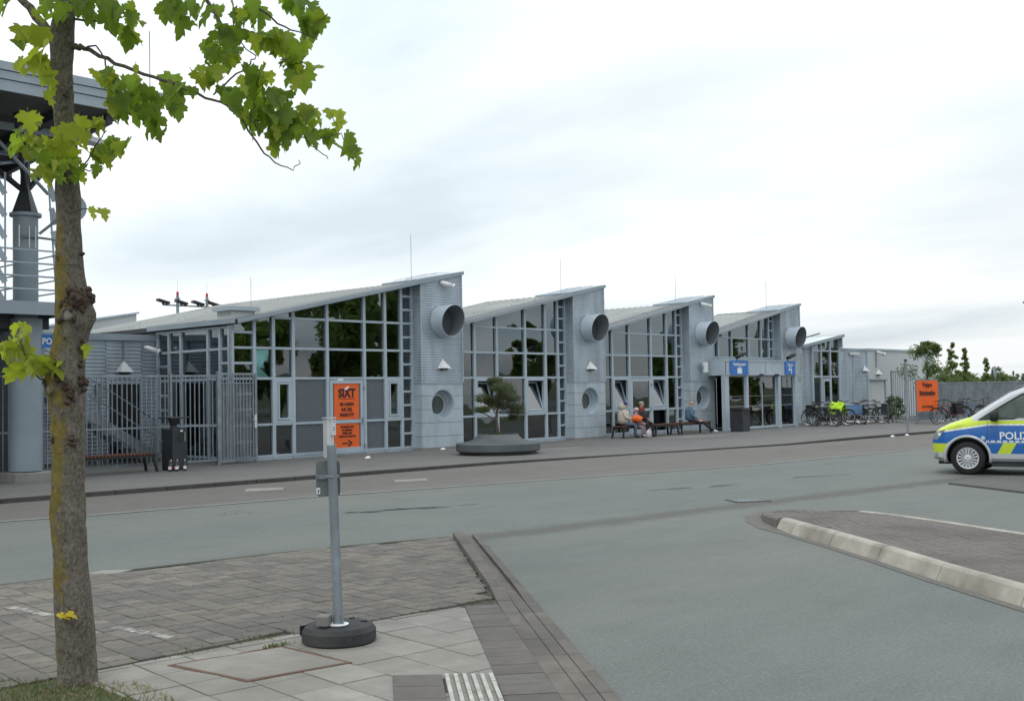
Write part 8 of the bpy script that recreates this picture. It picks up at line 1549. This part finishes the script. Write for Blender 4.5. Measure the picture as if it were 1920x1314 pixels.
# ------------------------------------------------------------------ other trees and hedges
def clump_tree(name, lb, cat, x, y, h, r_, z0, nleaf, lsize, m_, seed, trunkr=.12, shape='round', group=None, ncl=26):
    q = random.Random(seed); t = thing(name, lb, cat, (x, y, 0), 0, group)
    mb_ = MB(); top_ = (q.uniform(-.2, .2), q.uniform(-.2, .2), h*.92); mb_.tube([(0, 0, 0), (q.uniform(-.1, .1), q.uniform(-.1, .1), h*.35), (q.uniform(-.15, .15), 0, h*.65), top_], [trunkr, trunkr*.75, trunkr*.45, trunkr*.1], 8)
    cl = []
    for k in range(ncl):
        z = z0+(h-z0)*q.random()**.9
        f_ = (z-z0)/(h-z0)
        rad_ = r_*(math.sin(math.pi*min(.97, max(.08, f_*.85+.12)))**.7 if shape == 'round' else (1-f_)**.8*1.0+.08)
        a = q.uniform(0, 6.28); d = rad_*q.uniform(.35, 1.0); c_ = (d*math.cos(a), d*math.sin(a), z); cl.append((c_, max(.18 if shape == 'round' else .13, rad_*q.uniform(.28, .5))))
        mb_.tube([(0, 0, max(.2, z-.5*d-.2)), (c_[0]*.6, c_[1]*.6, z-.15), c_], [trunkr*.3, trunkr*.18, .01], 5)
    mb_.build('trunk', m_twig, t)
    mb_ = MB(); per = nleaf//ncl
    for c_, cr_ in cl:
        for k in range(per):
            v = Vector((q.gauss(0, 1), q.gauss(0, 1), q.gauss(0, .8))).normalized()*cr_*q.random()**.45; p = Vector(c_)+v; n1 = Vector((q.gauss(0, 1), q.gauss(0, 1), q.gauss(0, 1))).normalized(); n2 = n1.orthogonal().normalized(); s_ = lsize*q.uniform(.6, 1.3)
            mb_.add([p-n1*s_, p+n2*s_*.5, p+n1*s_, p-n2*s_*.5], [[0, 1, 2, 3]])
    mb_.build('crown', m_, t, fix=False); return t
# right side beyond the fence
clump_tree('young_tree', 'bushy young maple in front of the pale building, cut by the orange board', 'tree', 58.3, 24.0, 4.0, 1.35, 1.5, 3600, .085, m_leafm, 3, .06, ncl=22)
for k, (x, y, h, r_, lb) in enumerate([(74.6, 29, 4.75, .75, 'tallest slender sapling right of the pale building'), (76.9, 29, 4.2, .75, 'second slender sapling right of the pale building'), (79.3, 28.5, 3.55, .6, 'third slender sapling beyond the long fence'), (80.6, 28.2, 2.9, 1.0, 'low broad sapling at the right end of the thicket'), (72.2, 30, 3.0, 1.0, 'dense dark bush at the corner of the pale building'), (78.0, 29.6, 2.7, 1.3, 'dense dark bush in the middle of the thicket'), (75.6, 30, 2.9, 1.2, 'dense dark bush behind the tallest sapling')]):
    clump_tree('sapling' if h > 3 else 'bush', lb, 'tree' if h > 3 else 'bush', x, y, h, r_, .4 if h < 3.1 else .8, 3200 if h > 3.1 else 3600, .075, m_leafm, 60+k, .05, 'cone' if h > 3.1 else 'round', ncl=46)
for k, (x, y, h, lb) in enumerate([(84.5, 27, 2.7, 'wispy sapling just left of the far round sign'), (87.5, 25.5, 3.1, 'wispy sapling right of the far round sign'), (91.5, 25, 2.9, 'wispy reddish sapling at the far right edge')]): clump_tree('sapling', lb, 'tree', x, y, h, .5, .9, 260, .09, m_leafm, 90+k, .03, 'cone', ncl=14)
mb = MB(); q = random.Random(44)
for k in range(9000):
    x = q.uniform(58, 150); y = 32+q.uniform(-3, 10)-(x-58)*.12; h = 1.5+.5*mno.noise(Vector((x*.25, 0, 0)))+.3*mno.noise(Vector((x*.9, 3, 0))); z = q.uniform(0, h); n1 = Vector((q.gauss(0, 1), q.gauss(0, 1), q.gauss(0, 1))).normalized(); n2 = n1.orthogonal().normalized(); s_ = .2*q.uniform(.5, 1.3); p = Vector((x, y, z)); mb.add([p-n1*s_, p+n2*s_*.6, p+n1*s_, p-n2*s_*.6], [[0, 1, 2, 3]])
tag(mb.build('scrub', m_leafm, fix=False), 'low green scrub growing behind the long grey fence', 'scrub', kind='stuff')
mb = MB()
for k in range(12000):
    x = q.uniform(160, 640); y = q.uniform(60, 120)-(x-160)*.05; h = 3.0+2*mno.noise(Vector((x*.02, 0, 5))); z = q.uniform(-.5, h); s_ = q.uniform(.3, .7); p = Vector((x, y, z)); n1 = Vector((q.gauss(0, 1), q.gauss(0, 1), q.gauss(0, 1))).normalized(); n2 = n1.orthogonal().normalized(); mb.add([p-n1*s_, p+n2*s_, p+n1*s_, p-n2*s_], [[0, 1, 2, 3]])
tag(mb.build('distant_wood', m_leafd, fix=False), 'far-off dark line of woods on the horizon', 'wood', kind='stuff')
# small plants by the fence below the orange board
for k, (x, y) in enumerate([(51.8, 22.6), (51.0, 22.0)]): clump_tree('bush', 'dark weedy bush at the foot of the tall fence panel, %s one' % ('farther', 'nearer')[k], 'bush', x, y+.5, 1.3, .45, .1, 420, .07, m_leafd, 120+k, .02, ncl=10)
# trees across the car park (behind the viewer), mirrored in the glazing
tA = clump_tree('car_park_tree', 'broad dark tree across the car park, mirrored in the left glazing', 'tree', 52, -12, 11.5, 3.7, 2.0, 9000, .28, m_leafm, 200, .3, ncl=46, group='trees across the car park')
for x, y, s_, lb in [(44.5, -13, .72, 'second dark tree across the car park'), (37, -9, .75, 'third dark tree across the car park'), (60.5, -16, .72, 'fourth dark tree across the car park'), (69, -10, .60, 'small rounded tree across the car park'), (88, -9, .75, 'fifth dark tree across the car park'), (98, -12, .8, 'sixth dark tree across the car park'), (110, -8, .7, 'seventh dark tree across the car park'), (31, -14, .7, 'eighth dark tree across the car park')]:
    c_ = copy_tree(tA, (x, y, 0), rz=x, label=lb+', seen only as a reflection'); c_.scale = (s_, s_, s_)
